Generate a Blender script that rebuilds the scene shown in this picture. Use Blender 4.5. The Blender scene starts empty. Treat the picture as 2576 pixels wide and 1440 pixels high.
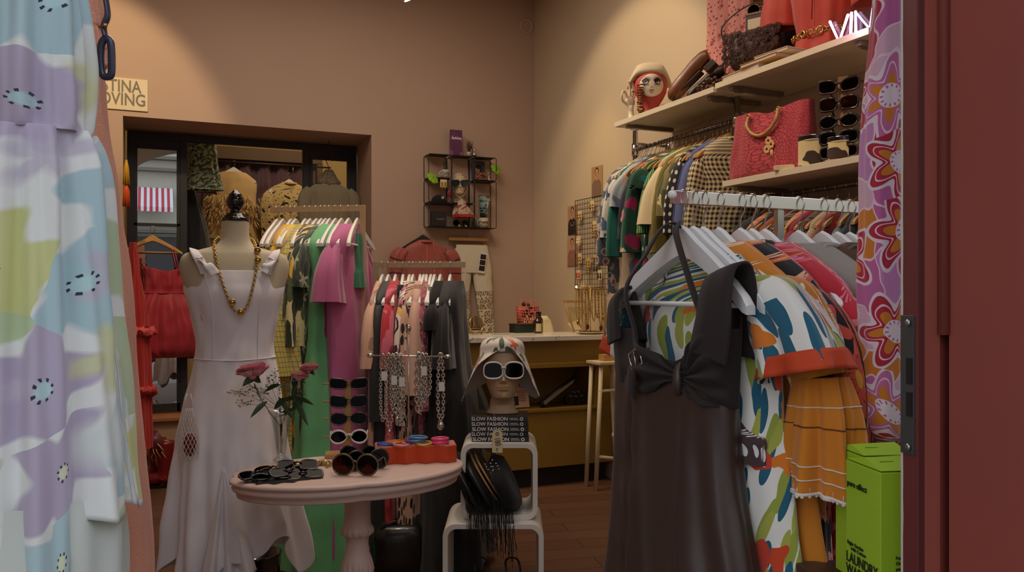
import bpy, bmesh, math, random
from mathutils import Vector, Matrix, noise
from math import sin, cos, pi, radians as rad, exp, sqrt
random.seed(7)
SC = bpy.context.scene
COL = SC.collection
# ---------------------------------------------------------------- camera
FPX = 2068.0; HZ = 735.0; CX = 1288.0; CAMZ = 1.40; YAW = rad(23.7)
FW = Vector((sin(YAW), cos(YAW), 0)); RT = Vector((cos(YAW), -sin(YAW), 0)); CAM = Vector((0, 0, CAMZ))
cam_d = bpy.data.cameras.new('camera'); cam = bpy.data.objects.new('camera', cam_d); COL.objects.link(cam)
cam.location = CAM; cam.rotation_euler = (rad(90), 0, -YAW)
cam_d.sensor_width = 36; cam_d.lens = FPX/2576*36; cam_d.shift_y = (HZ-720)/2576
cam_d.clip_start = .05; cam_d.clip_end = 200
SC.camera = cam
# ---------------------------------------------------------------- world, light, exposure
SC.view_settings.view_transform = 'Standard'; SC.view_settings.look = 'None'
SC.view_settings.gamma = 1; SC.view_settings.exposure = 0.0
SC.view_settings.use_curve_mapping = False
W = bpy.data.worlds.new('overcast'); SC.world = W; W.use_nodes = True
W.node_tree.nodes['Background'].inputs[0].default_value = (.86, .91, 1.0, 1)
W.node_tree.nodes['Background'].inputs[1].default_value = 1.55
def lamp(name, kind, loc, energy, col, size=.1, aim=None, spot=60, blend=.5):
    d = bpy.data.lights.new(name, kind); d.energy = energy; d.color = col
    if kind == 'SPOT': d.spot_size = rad(spot); d.spot_blend = blend; d.shadow_soft_size = size
    elif kind == 'AREA': d.size = size
    else: d.shadow_soft_size = size
    o = bpy.data.objects.new(name, d); COL.objects.link(o); o.location = loc
    if aim is not None: o.rotation_euler = (Vector(aim)-Vector(loc)).to_track_quat('-Z', 'Y').to_euler()
    return o
WARM = (1, .74, .50); WARM2 = (1, .80, .60)
lamp('spot_light_left_wall', 'SPOT', (-.5, 4.9, 3.95), 120, (1,.74,.42), .05, (-.6, 6.7, 2.55), 62, .35)
lamp('spot_light_right_wall', 'SPOT', (1.7, 4.7, 3.95), 66, (1,.78,.48), .05, (3.16, 5.0, 2.1), 74, .35)
lamp('spot_light_counter', 'SPOT', (2.5, 5.2, 3.95), 62, (1,.72,.30), .06, (3.05, 5.7, 1.2), 42, .7)
lamp('spot_light_shelf', 'SPOT', (1.5, 2.6, 3.9), 70, WARM, .05, (3.0, 3.0, 2.2), 56, .5)
lamp('spot_light_rack', 'SPOT', (.9, 2.9, 3.95), 60, WARM2, .08, (.85, 4.2, 1.2), 62, .8)
lamp('spot_light_table', 'SPOT', (1.3, 2.2, 3.95), 25, WARM2, .08, (1.1, 3.2, .9), 60, .8)
lamp('back_room_light', 'POINT', (1.5, 8.0, 3.5), 30, (1,.88,.68), .15)
lamp('ceiling_fill', 'AREA', (1.0, 4.4, 4.0), 56, (1,.84,.70), 2.2, (1.0, 4.4, 0))
# ---------------------------------------------------------------- pixel to place
def ray(px, py): return FW + RT*((px-CX)/FPX) + Vector((0,0,(HZ-py)/FPX))
def AT(px, py, t): return CAM + ray(px, py)*t
def ATY(px, py, Y): v = ray(px, py); return CAM + v*(Y/v.y)
def ATX(px, py, X): v = ray(px, py); return CAM + v*(X/v.x)
def ATZ(px, py, z): v = ray(px, py); return CAM + v*((z-CAMZ)/v.z)
# ---------------------------------------------------------------- colour and materials
def lin(c):
    c = c/255.0
    return c/12.92 if c <= .04045 else ((c+.055)/1.055)**2.4
def rgb(c): return (lin(c[0]), lin(c[1]), lin(c[2]), 1)
class NT:
    def __init__(s, name):
        s.m = bpy.data.materials.new(name); s.m.use_nodes = True; s.t = s.m.node_tree; s.b = s.t.nodes['Principled BSDF']
    def node(s, kind, **kw):
        n = s.t.nodes.new(kind)
        for k, v in kw.items(): setattr(n, k, v)
        return n
    def put(s, inp, v):
        if isinstance(v, bpy.types.NodeSocket): s.t.links.new(v, inp)
        elif v is not None: inp.default_value = v
    def math(s, op, a, b=None, c=None):
        n = s.node('ShaderNodeMath', operation=op)
        s.put(n.inputs[0], a); s.put(n.inputs[1], b)
        if c is not None: s.put(n.inputs[2], c)
        return n.outputs[0]
    def vmath(s, op, a, b=None):
        n = s.node('ShaderNodeVectorMath', operation=op); s.put(n.inputs[0], a); s.put(n.inputs[1], b)
        return n.outputs[0]
    def mix(s, f, a, b, blend='MIX'):
        n = s.node('ShaderNodeMix', data_type='RGBA', blend_type=blend)
        s.put(n.inputs[0], f); s.put(n.inputs[6], a); s.put(n.inputs[7], b)
        return n.outputs[2]
    def ramp(s, f, stops, interp='CONSTANT'):
        n = s.node('ShaderNodeValToRGB'); r = n.color_ramp; r.interpolation = interp
        while len(r.elements) < len(stops): r.elements.new(.5)
        for e, (p, c) in zip(r.elements, stops): e.position = p; e.color = c
        s.put(n.inputs[0], f); return n.outputs[0]
    def coord(s, kind, scale=(1,1,1), rot=(0,0,0), loc=(0,0,0)):
        if kind == 'uv': o = s.node('ShaderNodeTexCoord').outputs['UV']
        else: o = s.node('ShaderNodeTexCoord').outputs['Object']
        mp = s.node('ShaderNodeMapping'); s.put(mp.inputs[0], o)
        mp.inputs[1].default_value = loc; mp.inputs[2].default_value = rot; mp.inputs[3].default_value = scale
        return mp.outputs[0]
    def noise(s, vec, scale=5, det=2, rough=.5, dist=0):
        n = s.node('ShaderNodeTexNoise'); s.put(n.inputs['Vector'], vec)
        n.inputs['Scale'].default_value = scale; n.inputs['Detail'].default_value = det
        n.inputs['Roughness'].default_value = rough; n.inputs['Distortion'].default_value = dist
        return n
    def sep(s, v):
        n = s.node('ShaderNodeSeparateXYZ'); s.put(n.inputs[0], v); return n.outputs
    def bump(s, h, strength=.2, dist=.01):
        n = s.node('ShaderNodeBump'); n.inputs['Strength'].default_value = strength; n.inputs['Distance'].default_value = dist
        s.put(n.inputs['Height'], h); s.t.links.new(n.outputs[0], s.b.inputs['Normal'])
MC = {}
def M(name, col=(200,200,200), rough=.6, metal=0.0, var=.06, bump=0, bscale=60, trans=0, ior=1.45, emit=None, es=0, coat=0, alpha=1, sheen=0, vscale=6):
    if name in MC: return MC[name]
    n = NT(name); b = n.b; c = rgb(col)
    b.inputs['Roughness'].default_value = rough; b.inputs['Metallic'].default_value = metal
    if var:
        nz = n.noise(n.coord('obj'), vscale, 3)
        dark = tuple(x*(1-var*2) for x in c[:3])+(1,); lite = tuple(min(1, x*(1+var)) for x in c[:3])+(1,)
        n.put(b.inputs['Base Color'], n.mix(nz.outputs[0], dark, lite))
    else: b.inputs['Base Color'].default_value = c
    if bump: n.bump(n.noise(n.coord('obj'), bscale, 3).outputs[0], bump, .004)
    if trans: b.inputs['Transmission Weight'].default_value = trans; b.inputs['IOR'].default_value = ior
    if emit: b.inputs['Emission Color'].default_value = rgb(emit); b.inputs['Emission Strength'].default_value = es
    if coat: b.inputs['Coat Weight'].default_value = coat; b.inputs['Coat Roughness'].default_value = .12
    if sheen: b.inputs['Sheen Weight'].default_value = sheen
    if alpha < 1: b.inputs['Alpha'].default_value = alpha
    MC[name] = n.m; return n.m
def fab(name, base, layers=(), coord='uv', rough=.8, sheen=.25, bump=.15, soft=0, satin=False, alpha=1, metal=0):
    """cloth: base colour, then printed motifs one over the other. Coordinates are metres on the cloth."""
    if name in MC: return MC[name]
    n = NT(name); b = n.b
    uv = n.coord(coord)
    col = rgb(base)
    if coord == 'obj':
        sx = n.sep(uv); cb = n.node('ShaderNodeCombineXYZ'); n.put(cb.inputs[0], n.math('ADD', sx[0], n.math('MULTIPLY', sx[1], .8))); n.put(cb.inputs[1], sx[2]); uv = cb.outputs[0]
    nz = n.noise(uv, 9, 2); off = n.vmath('SUBTRACT', nz.outputs['Color'], (.5,.5,.5))
    for L in layers:
        kind = L['k']; cols = [rgb(c) for c in L['c']]; sc = L.get('s', 10); r = L.get('r', .35)
        e = L.get('soft', soft)
        def less(a, bb):
            if e: 
                mr = n.node('ShaderNodeMapRange'); n.put(mr.inputs[0], n.math('SUBTRACT', a, bb)); mr.inputs[1].default_value = -e; mr.inputs[2].default_value = e; mr.inputs[3].default_value = 1; mr.inputs[4].default_value = 0
                return mr.outputs[0]
            return n.math('LESS_THAN', a, bb)
        wob = L.get('wob', .15)
        sca = n.node('ShaderNodeVectorMath', operation='SCALE'); n.put(sca.inputs[0], off); sca.inputs['Scale'].default_value = wob/sc*2
        v0 = n.vmath('ADD', uv, sca.outputs[0])
        if kind in ('stripe', 'grid', 'gingham', 'brick'):
            mp = n.node('ShaderNodeMapping'); n.put(mp.inputs[0], v0); mp.inputs[2].default_value = (0,0,L.get('rot',0)); mp.inputs[3].default_value = (sc,sc,sc)
            xyz = n.sep(mp.outputs[0]); fx = n.math('FRACT', xyz[0]); fy = n.math('FRACT', xyz[1])
            mx = n.math('LESS_THAN', fx, r); my = n.math('LESS_THAN', fy, r)
            if kind == 'stripe':
                if len(cols) > 1:
                    idx = n.math('FRACT', n.math('MULTIPLY', n.math('FLOOR', xyz[0]), .3819))
                    cc = n.ramp(idx, [(i/len(cols), c) for i, c in enumerate(cols)])
                else: cc = cols[0]
                col = n.mix(mx, col, cc)
            elif kind == 'grid': col = n.mix(n.math('MAXIMUM', mx, my), col, cols[0])
            else:
                col = n.mix(n.math('MULTIPLY', n.math('ADD', mx, my), .5), col, cols[0])
            continue
        if kind == 'noise':
            nn = n.noise(v0, sc, 3, .6); col = n.mix(n.math('GREATER_THAN', nn.outputs[0], r), col, cols[0]); continue
        st = L.get('st', 1.0)
        mp = n.node('ShaderNodeMapping'); n.put(mp.inputs[0], v0); mp.inputs[1].default_value = (L.get('o', 0)*1.37, L.get('o', 0)*.71, 0)
        mp.inputs[2].default_value = (0,0,L.get('rot', 0)); mp.inputs[3].default_value = (sc, sc/st, sc)
        vo = n.node('ShaderNodeTexVoronoi', voronoi_dimensions='2D', feature='F1'); n.put(vo.inputs['Vector'], mp.outputs[0])
        vo.inputs['Scale'].default_value = 1; vo.inputs['Randomness'].default_value = L.get('rnd', .85)
        cs = n.sep(vo.outputs['Color']); d = vo.outputs['Distance']
        cc = n.ramp(cs[0], [(i/len(cols), c) for i, c in enumerate(cols)]) if len(cols) > 1 else cols[0]
        prob = L.get('p', 1)
        on = n.math('LESS_THAN', cs[1], prob) if prob < 1 else None
        if kind == 'cells': mask = None
        elif kind == 'spot': mask = less(d, r)
        elif kind == 'ring': mask = n.math('LESS_THAN', n.math('ABSOLUTE', n.math('SUBTRACT', d, r)), L.get('w', .04))
        elif kind in ('flower', 'outline', 'stamen'):
            loc = n.sep(n.vmath('SUBTRACT', mp.outputs[0], vo.outputs['Position']))
            ang = n.math('ADD', n.math('ARCTAN2', loc[1], loc[0]), n.math('MULTIPLY', cs[2], 6.3))
            pet = n.math('COSINE', n.math('MULTIPLY', ang, float(L.get('n', 5))))
            dep = L.get('dep', .25)
            rr = n.math('MULTIPLY_ADD', pet, r*dep, r*(1-dep))
            if kind == 'flower': mask = less(d, rr)
            elif kind == 'outline': mask = n.math('LESS_THAN', n.math('ABSOLUTE', n.math('SUBTRACT', d, rr)), L.get('w', .03))
            else:
                mask = n.math('MULTIPLY', n.math('GREATER_THAN', pet, L.get('th', .5)), n.math('LESS_THAN', n.math('ABSOLUTE', n.math('SUBTRACT', d, r)), L.get('w', .05)))
        elif kind == 'edge':
            v2 = n.node('ShaderNodeTexVoronoi', voronoi_dimensions='2D', feature='DISTANCE_TO_EDGE'); n.put(v2.inputs['Vector'], mp.outputs[0]); v2.inputs['Scale'].default_value = 1; v2.inputs['Randomness'].default_value = L.get('rnd', .85)
            mask = n.math('LESS_THAN', v2.outputs['Distance'], r)
        if mask is None: mask = on if on is not None else 1.0
        elif on is not None: mask = n.math('MULTIPLY', mask, on)
        if L.get('a'): mask = n.math('MULTIPLY', mask, L['a'])
        col = n.mix(mask, col, cc)
    n.put(b.inputs['Base Color'], col)
    b.inputs['Roughness'].default_value = rough; b.inputs['Metallic'].default_value = metal
    b.inputs['Sheen Weight'].default_value = sheen
    if satin: b.inputs['Roughness'].default_value = .42; b.inputs['Sheen Weight'].default_value = .12; b.inputs['Sheen Roughness'].default_value = .3
    if alpha < 1: b.inputs['Alpha'].default_value = alpha
    if bump: n.bump(n.noise(uv, 700 if not satin else 40, 2).outputs[0], bump, .0015 if not satin else .003)
    MC[name] = n.m; return n.m
# ---------------------------------------------------------------- mesh builder
class MB:
    def __init__(s): s.v = []; s.f = []; s.uv = []; s.sm = []
    def add(s, verts, faces, uvs=None, smooth=False, mtx=None):
        k = len(s.v)
        for i, p in enumerate(verts):
            p = Vector(p); s.v.append(mtx @ p if mtx is not None else p)
            s.uv.append(uvs[i] if uvs else (p.x+p.y*.7, p.z+p.y*.2))
        for f in faces: s.f.append([i+k for i in f]); s.sm.append(smooth)
        return s
    def box(s, c, d, rot=None):
        c = Vector(c); x, y, z = d[0]/2, d[1]/2, d[2]/2
        vs = [Vector((i*x, j*y, k*z)) for i in (-1,1) for j in (-1,1) for k in (-1,1)]
        if rot is not None: vs = [rot @ v for v in vs]
        return s.add([c+v for v in vs], [(0,1,3,2),(4,6,7,5),(0,4,5,1),(2,3,7,6),(0,2,6,4),(1,5,7,3)])
    def tube(s, pts, r, n=10, cap=True, closed=False, flat=1.0, up=None):
        pts = [Vector(p) for p in pts]; N = len(pts); vs = []; uvs = []; L = 0
        prev = None
        for i, p in enumerate(pts):
            a = pts[(i-1) % N] if (closed or i > 0) else p
            b = pts[(i+1) % N] if (closed or i < N-1) else p
            t = (b-a); t = t.normalized() if t.length > 1e-9 else Vector((0,0,1))
            if prev is None:
                ref = up or (Vector((0,0,1)) if abs(t.z) < .9 else Vector((1,0,0)))
                u = t.cross(ref).normalized()
            else:
                u = (prev - t*prev.dot(t)); u = u.normalized() if u.length > 1e-9 else prev
            prev = u; w = t.cross(u)
            rr = r[i] if isinstance(r, (list, tuple)) else r
            if i: L += (p-pts[i-1]).length
            for j in range(n):
                th = 2*pi*j/n; vs.append(p + u*cos(th)*rr + w*sin(th)*rr*flat); uvs.append((rr*th, L))
        fs = []
        for i in range(N if closed else N-1):
            for j in range(n):
                a = i*n+j; b = i*n+(j+1) % n; c = ((i+1) % N)*n+(j+1) % n; d = ((i+1) % N)*n+j
                fs.append((a, b, c, d))
        if cap and not closed: fs.append(tuple(range(n))[::-1]); fs.append(tuple((N-1)*n+j for j in range(n)))
        return s.add(vs, fs, uvs, True)
    def cyl(s, a, b, r, n=16, r2=None): return s.tube([a, b], [r, r if r2 is None else r2], n)
    def lathe(s, prof, c=(0,0,0), n=32, mtx=None, flute=0, fn=0):
        vs = []; uvs = []; c = Vector(c)
        for i, q in enumerate(prof):
            r, z = q[0], q[1]; fl = q[2] if len(q) > 2 else 0
            for j in range(n):
                th = 2*pi*j/n; rr = r*(1+fl*cos(fn*th)) if fl else r
                vs.append(c+Vector((rr*cos(th), rr*sin(th), z))); uvs.append((th*.1, z))
        fs = [(i*n+j, i*n+(j+1) % n, (i+1)*n+(j+1) % n, (i+1)*n+j) for i in range(len(prof)-1) for j in range(n)]
        fs.append(tuple(range(n))[::-1]); fs.append(tuple((len(prof)-1)*n+j for j in range(n)))
        return s.add(vs, fs, uvs, True, mtx)
    def ball(s, c, r, n=16, m=10, sc=(1,1,1), fn=None, mtx=None):
        c = Vector(c); vs = []; fs = []; uvs = []
        for i in range(m+1):
            ph = pi*i/m
            for j in range(n):
                th = 2*pi*j/n; d = Vector((sin(ph)*cos(th), sin(ph)*sin(th), cos(ph)))
                k = fn(d) if fn else 1
                vs.append(c+Vector((d.x*sc[0], d.y*sc[1], d.z*sc[2]))*r*k); uvs.append((th*r, -ph*r))
        for i in range(m):
            for j in range(n): fs.append((i*n+j, (i+1)*n+j, (i+1)*n+(j+1) % n, i*n+(j+1) % n))
        return s.add(vs, fs, uvs, True, mtx)
    def prism(s, poly, th, o=(0,0,0), ux=(1,0,0), uy=(0,0,1), smooth=False):
        """2-D outline extruded th/2 both sides of its plane"""
        ux = Vector(ux); uy = Vector(uy); o = Vector(o); nn = ux.cross(uy).normalized()
        N = len(poly); vs = [o+ux*p[0]+uy*p[1]+nn*(k*th/2) for k in (1,-1) for p in poly]
        uvs = [(p[0], p[1]) for k in (0,1) for p in poly]
        fs = [tuple(range(N)), tuple(range(N, 2*N))[::-1]]+[(i, N+i, N+(i+1) % N, (i+1) % N) for i in range(N)]
        return s.add(vs, fs, uvs, smooth)
    def torus(s, c, R, r, mtx=None, n=32, k=10, sc=(1,1)):
        c = Vector(c); pts = [Vector((R*cos(2*pi*i/n)*sc[0], R*sin(2*pi*i/n)*sc[1], 0)) for i in range(n)]
        if mtx is not None: pts = [mtx @ p for p in pts]
        return s.tube([c+p for p in pts], r, k, closed=True)
    def build(s, name, mat, parent=None, bevel=0, solid=0, sub=0):
        me = bpy.data.meshes.new(name); me.from_pydata([tuple(v) for v in s.v], [], s.f)
        me.polygons.foreach_set('use_smooth', s.sm)
        ul = me.uv_layers.new(name='UVMap'); 
        flat = []
        for f in s.f:
            for i in f: flat += [s.uv[i][0], s.uv[i][1]]
        ul.data.foreach_set('uv', flat)
        if isinstance(mat, (list, tuple)):
            for m_ in mat: me.materials.append(m_)
        elif mat: me.materials.append(mat)
        me.update()
        o = bpy.data.objects.new(name, me); COL.objects.link(o)
        if parent is not None: o.parent = parent
        if bevel: b = o.modifiers.new('b', 'BEVEL'); b.width = bevel; b.segments = 2; b.limit_method = 'ANGLE'
        if solid: q = o.modifiers.new('s', 'SOLIDIFY'); q.thickness = solid; q.offset = 0
        if sub: q = o.modifiers.new('u', 'SUBSURF'); q.levels = sub; q.render_levels = sub
        return o
def thing(name, label, cat, loc=(0,0,0), rz=0, group=None, rot=None):
    o = bpy.data.objects.new(name, None); COL.objects.link(o); o.empty_display_size = .05
    o.location = loc; o.rotation_euler = rot if rot else (0, 0, rz)
    o['label'] = label; o['category'] = cat
    if group: o['group'] = group
    return o
def tag(o, label, cat, group=None, kind=None):
    o['label'] = label; o['category'] = cat
    if group: o['group'] = group
    if kind: o['kind'] = kind
    return o
def struct(o): o['kind'] = 'structure'; return o
def copy_tree(o, parent=None):
    c = o.copy(); COL.objects.link(c); c.parent = parent
    for ch in [x for x in bpy.data.objects if x.parent == o]: copy_tree(ch, c)
    return c
def text(body, size, mat, parent, loc, rot, name='lettering', ext=.0006, align='LEFT', sx=1.0):
    c = bpy.data.curves.new('t', 'FONT'); c.body = body; c.size = size; c.extrude = ext; c.align_x = align; c.align_y = 'CENTER'
    c.offset = size*.012; c.resolution_u = 4
    tmp = bpy.data.objects.new('t', c); COL.objects.link(tmp)
    bpy.context.view_layer.update(); me = bpy.data.meshes.new_from_object(tmp.evaluated_get(bpy.context.evaluated_depsgraph_get()))
    bpy.data.objects.remove(tmp); bpy.data.curves.remove(c); me.name = name; me.materials.clear(); me.materials.append(mat)
    o = bpy.data.objects.new(name, me); COL.objects.link(o); o.parent = parent
    o.location = loc; o.rotation_euler = rot; o.scale = (sx, 1, 1); return o
def rnd(a, b): return random.uniform(a, b)
def spline(pts, k=8, closed=False):
    pts = [Vector(p) for p in pts]; N = len(pts); out = []
    for i in range(N if closed else N-1):
        p0 = pts[(i-1) % N] if (closed or i) else pts[0]; p1 = pts[i]; p2 = pts[(i+1) % N]
        p3 = pts[(i+2) % N] if (closed or i+2 < N) else pts[-1]
        for j in range(k):
            t = j/k; out.append(.5*((2*p1)+(p2-p0)*t+(2*p0-5*p1+4*p2-p3)*t*t+(3*p1-p0-3*p2+p3)*t**3))
    if not closed: out.append(pts[-1])
    return out
def interp(rows, t):
    """smooth table lookup over the first column (descending or ascending)"""
    n = len(rows)
    x = t*(n-1); i = min(int(x), n-2); f = x-i
    g = lambda j: rows[max(0, min(n-1, j))]
    a, b, c, d = g(i-1), g(i), g(i+1), g(i+2)
    return [.5*(2*b[q]+(c[q]-a[q])*f+(2*a[q]-5*b[q]+4*c[q]-d[q])*f*f+(3*b[q]-a[q]-3*c[q]+d[q])*f**3) if len(b) > q else 0 for q in range(len(rows[0]))]
def cloth(mb, rows, n=48, m=None, k=7, seed=0, wr=.003, hem=None, power=1.0, sharp=1.0, arc=(0, 2*pi), twist=0):
    """hanging cloth tube. rows: (z, half_x, half_y, centre_x, centre_y, fold depth)"""
    rng = random.Random(seed); p = [rng.uniform(0, 6.28) for _ in range(6)]
    m = m or 6*(len(rows)-1); vs = []; uvs = []; full = abs(arc[1]-arc[0]-2*pi) < 1e-6
    cnt = n if full else n+1
    acc = rows[0][0] if rows else 0; pz_, ph_ = None, None
    for i in range(m+1):
        z, hx, hy, cx_, cy_, fo = interp(rows, i/m)
        if pz_ is not None: acc -= sqrt((z-pz_)**2+(hx-ph_)**2*.6)
        pz_, ph_ = z, hx
        for j in range(cnt):
            th = arc[0]+(arc[1]-arc[0])*j/n
            c, s_ = cos(th), sin(th)
            c2 = math.copysign(abs(c)**power, c); s2 = math.copysign(abs(s_)**power, s_)
            w = .55*sin(k*th+p[0]+twist*z+.7*sin(4*z+p[4]))+.3*sin((2*k+1)*th+p[1]+2*z)+.25*sin((k-2)*th+p[2])
            w = math.copysign(abs(w)**sharp, w)
            o = fo*w + wr*noise.noise(Vector((c*3+seed, s_*3, z*9)))*2
            zz = z
            if hem: zz += hem(th, i/m)
            vs.append((cx_+hx*c2+o*c, cy_+hy*s2+o*s_, zz)); uvs.append((th*max(hx, hy)*.85, acc+zz-z))
    fs = []
    for i in range(m):
        for j in range(n):
            a = i*cnt+j; b = i*cnt+((j+1) % cnt if full else j+1)
            fs.append((a, a+cnt, b+cnt, b))
    mb.add(vs, fs, uvs, True); return mb
def sleeve(mb, path, rx, ry, seed=0, fo=.004, n=20, k=4, m=18):
    """cloth tube along a path, radii lists follow the path; open ended"""
    pts = spline(path, max(2, m//(len(path)-1))); N = len(pts); vs = []; uvs = []; L = 0
    rng = random.Random(seed); p0 = rng.uniform(0, 6)
    prev = Vector((1,0,0)) 
    for i, p in enumerate(pts):
        t = (pts[min(i+1, N-1)]-pts[max(i-1, 0)]).normalized()
        w = t.cross(prev); w = w.normalized() if w.length > 1e-6 else Vector((0,1,0)); u = w.cross(t).normalized()
        a = interp([(r,) for r in rx], i/(N-1))[0]; b = interp([(r,) for r in ry], i/(N-1))[0]
        f = fo*(.3+1.2*i/(N-1))
        if i: L += (p-pts[i-1]).length
        for j in range(n):
            th = 2*pi*j/n; o = f*(sin(k*th+p0+3*L)+.5*sin((2*k+1)*th+p0*2))+.003*noise.noise(p*14+Vector((cos(th), sin(th), seed)))
            vs.append(p+u*(a*cos(th)+o*cos(th))+w*(b*sin(th)+o*sin(th))); uvs.append((th*max(a, b), -L))
    fs = [(i*n+j, (i+1)*n+j, (i+1)*n+(j+1) % n, i*n+(j+1) % n) for i in range(N-1) for j in range(n)]
    mb.add(vs, fs, uvs, True); return mb
# ================================================================ the room
WALLC = M('wall_paint_pink', (186,158,138), .85, var=.03, bump=.08, bscale=40, vscale=1.5)
WALLR = M('wall_paint_cream', (200,180,152), .85, var=.03, bump=.08, bscale=40, vscale=1.5)
REVEAL = M('reveal_paint', (176,132,118), .85, var=.04)
BX, BY, BZ = 3.16, 6.7, 4.1
OX0, OX1, OZ = -.19, 1.67, 2.70
def wall_piece(name, x0, x1, y0, y1, z0, z1, m):
    return struct(MB().box(((x0+x1)/2, (y0+y1)/2, (z0+z1)/2), (x1-x0, y1-y0, z1-z0)).build(name, m))
w = MB()
for x0, x1, z0, z1 in ((-1.7, OX0, 0, BZ), (OX1, BX+.2, 0, BZ), (OX0, OX1, OZ, BZ)):
    w.box(((x0+x1)/2, BY+.3, (z0+z1)/2), (x1-x0, .6, z1-z0))
struct(w.build('wall_back', WALLC))
wall_piece('wall_right', BX, BX+.2, .9, BY, 0, BZ, WALLR)
wall_piece('wall_left', -1.9, -1.7, .9, BY+.6, 0, BZ, WALLC)
wall_piece('ceiling', -1.9, BX+.2, .9, BY, BZ, BZ+.1, M('ceiling_paint', (200,190,178), .9))
# front wall with the arched shop opening
ax, ar, az = .62, 1.42, 2.12
ol = [(-2.6, -.1), (ax-ar, -.1)]+[(ax+ar*cos(a), az+ar*sin(a)) for a in [pi-pi*i/24 for i in range(25)]]+[(ax+ar, -.1), (4.2, -.1), (4.2, 6), (-2.6, 6)]
struct(MB().prism(ol, .34, (0, 1.06, 0)).build('wall_front', M('facade_render', (190,178,160), .9, bump=.2)))
# plank floor
n = NT('floor_planks'); cv = n.coord('obj', (1,1,1)); x = n.sep(cv)
br = n.node('ShaderNodeTexBrick'); n.put(br.inputs['Vector'], n.coord('obj', (1,1,1), (0,0,rad(12))))
br.inputs['Color1'].default_value = rgb((112,74,50)); br.inputs['Color2'].default_value = rgb((92,60,42)); br.inputs['Mortar'].default_value = rgb((44,28,20))
br.inputs['Scale'].default_value = 1; br.inputs['Mortar Size'].default_value = .003; br.inputs['Brick Width'].default_value = 1.3; br.inputs['Row Height'].default_value = .16
gr = n.noise(n.coord('obj', (3, 40, 1), (0,0,rad(12))), 3, 4)
n.put(n.b.inputs['Base Color'], n.mix(n.math('MULTIPLY', gr.outputs[0], .5), br.outputs[0], rgb((70,44,30)), 'MIX'))
n.b.inputs['Roughness'].default_value = .5; n.bump(br.outputs['Fac'], .3, -.002)
struct(MB().box((.75, 3.85, -.05), (5.2, 6.1, .1)).build('floor', n.m))
# wooden steps up to the back room
STEPW = M('step_wood', (150,96,58), .5, bump=.1, var=.12)
RISER = M('riser_paint', (150,128,104), .8)
for i, (z, y0, y1) in enumerate(((.2, 6.72, 7.2), (.42, 6.97, 7.28))):
    t = MB(); t.box((.74, (y0+y1)/2-.01, z-.015), (1.84, y1-y0+.02, .03))
    b = t.build('trim_%d' % (i+1), STEPW, bevel=.004); struct(b)
    r = MB(); r.box((.74, (y0+y1)/2+.01, (z-.03)/2), (1.84, y1-y0-.02, z-.032)); struct(r.build('trim_%d' % (i+3), RISER))
# back room
BACKP = M('back_room_paint', (204,178,116), .9, var=.03)
struct(MB().box((1, 9.78, 2.2), (5, .1, 4)).build('wall_back_room', BACKP))
struct(MB().box((3.3, 8.5, 2.2), (.1, 2.4, 4)).build('wall_back_room_right', BACKP))
struct(MB().box((-1.6, 8.5, 2.2), (.1, 2.4, 4)).build('wall_back_room_left', BACKP))
struct(MB().box((1, 8.5, 4.1), (5, 2.4, .1)).build('ceiling_back_room', BACKP))
struct(MB().box((1, 8.55, .36), (5, 2.5, .1)).build('floor_back_room', STEPW))
# dark steel partition in the opening
STEEL = M('steel_black', (34,35,40), .45, var=.03)
YP = 7.22
fr = MB()
def bar(x0, x1, z0, z1, d=.05): fr.box(((x0+x1)/2, YP, (z0+z1)/2), (x1-x0, d, z1-z0))
bar(OX0+.015, OX1-.01, OZ-.075, OZ-.012); bar(OX0+.015, OX0+.065, .43, OZ-.07); bar(OX1-.06, OX1-.01, .43, OZ-.07)
bar(.215, .27, .43, OZ-.07); bar(1.195, 1.25, .43, OZ-.07)
bar(OX0+.06, .22, OZ-.15, OZ-.07, .035); bar(1.25, OX1-.055, OZ-.15, OZ-.07, .035)
bar(OX0+.06, OX0+.09, .43, OZ-.14, .035); bar(.19, .22, .43, OZ-.14, .035); bar(OX0+.06, .22, 1.93, 1.955, .035)
bar(OX0+.06, .22, .43, .50, .035); bar(1.25, 1.28, .43, OZ-.14, .035); bar(OX1-.09, OX1-.055, .43, OZ-.14, .035); bar(1.25, OX1-.06, .43, .5, .035)
WIN = struct(fr.build('window_1', STEEL, bevel=.003))
def pane_mat(name, refl, rough=.0, tint=(1,1,1,1)):
    n = NT(name); t = n.t; out = t.nodes['Material Output']
    g = n.node('ShaderNodeBsdfGlossy'); g.inputs['Roughness'].default_value = rough; g.inputs['Color'].default_value = (.9,.95,1,1)
    tr = n.node('ShaderNodeBsdfTransparent'); tr.inputs[0].default_value = tint
    mx = n.node('ShaderNodeMixShader'); mx.inputs[0].default_value = refl
    t.links.new(tr.outputs[0], mx.inputs[1]); t.links.new(g.outputs[0], mx.inputs[2]); t.links.new(mx.outputs[0], out.inputs[0])
    return n.m
PANE = pane_mat('door_glass', .55, tint=(.55,.58,.6,1)); PANE2 = pane_mat('side_glass', .06)
for (x0, x1, z0, z1, m_) in ((OX0+.09, .19, 1.955, 2.55, PANE), (OX0+.09, .19, .5, 1.93, PANE), (1.28, OX1-.09, .5, 2.55, PANE2)):
    MB().box(((x0+x1)/2, YP, (z0+z1)/2), (x1-x0, .006, z1-z0)).build('glass_pane', m_, WIN)
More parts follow.
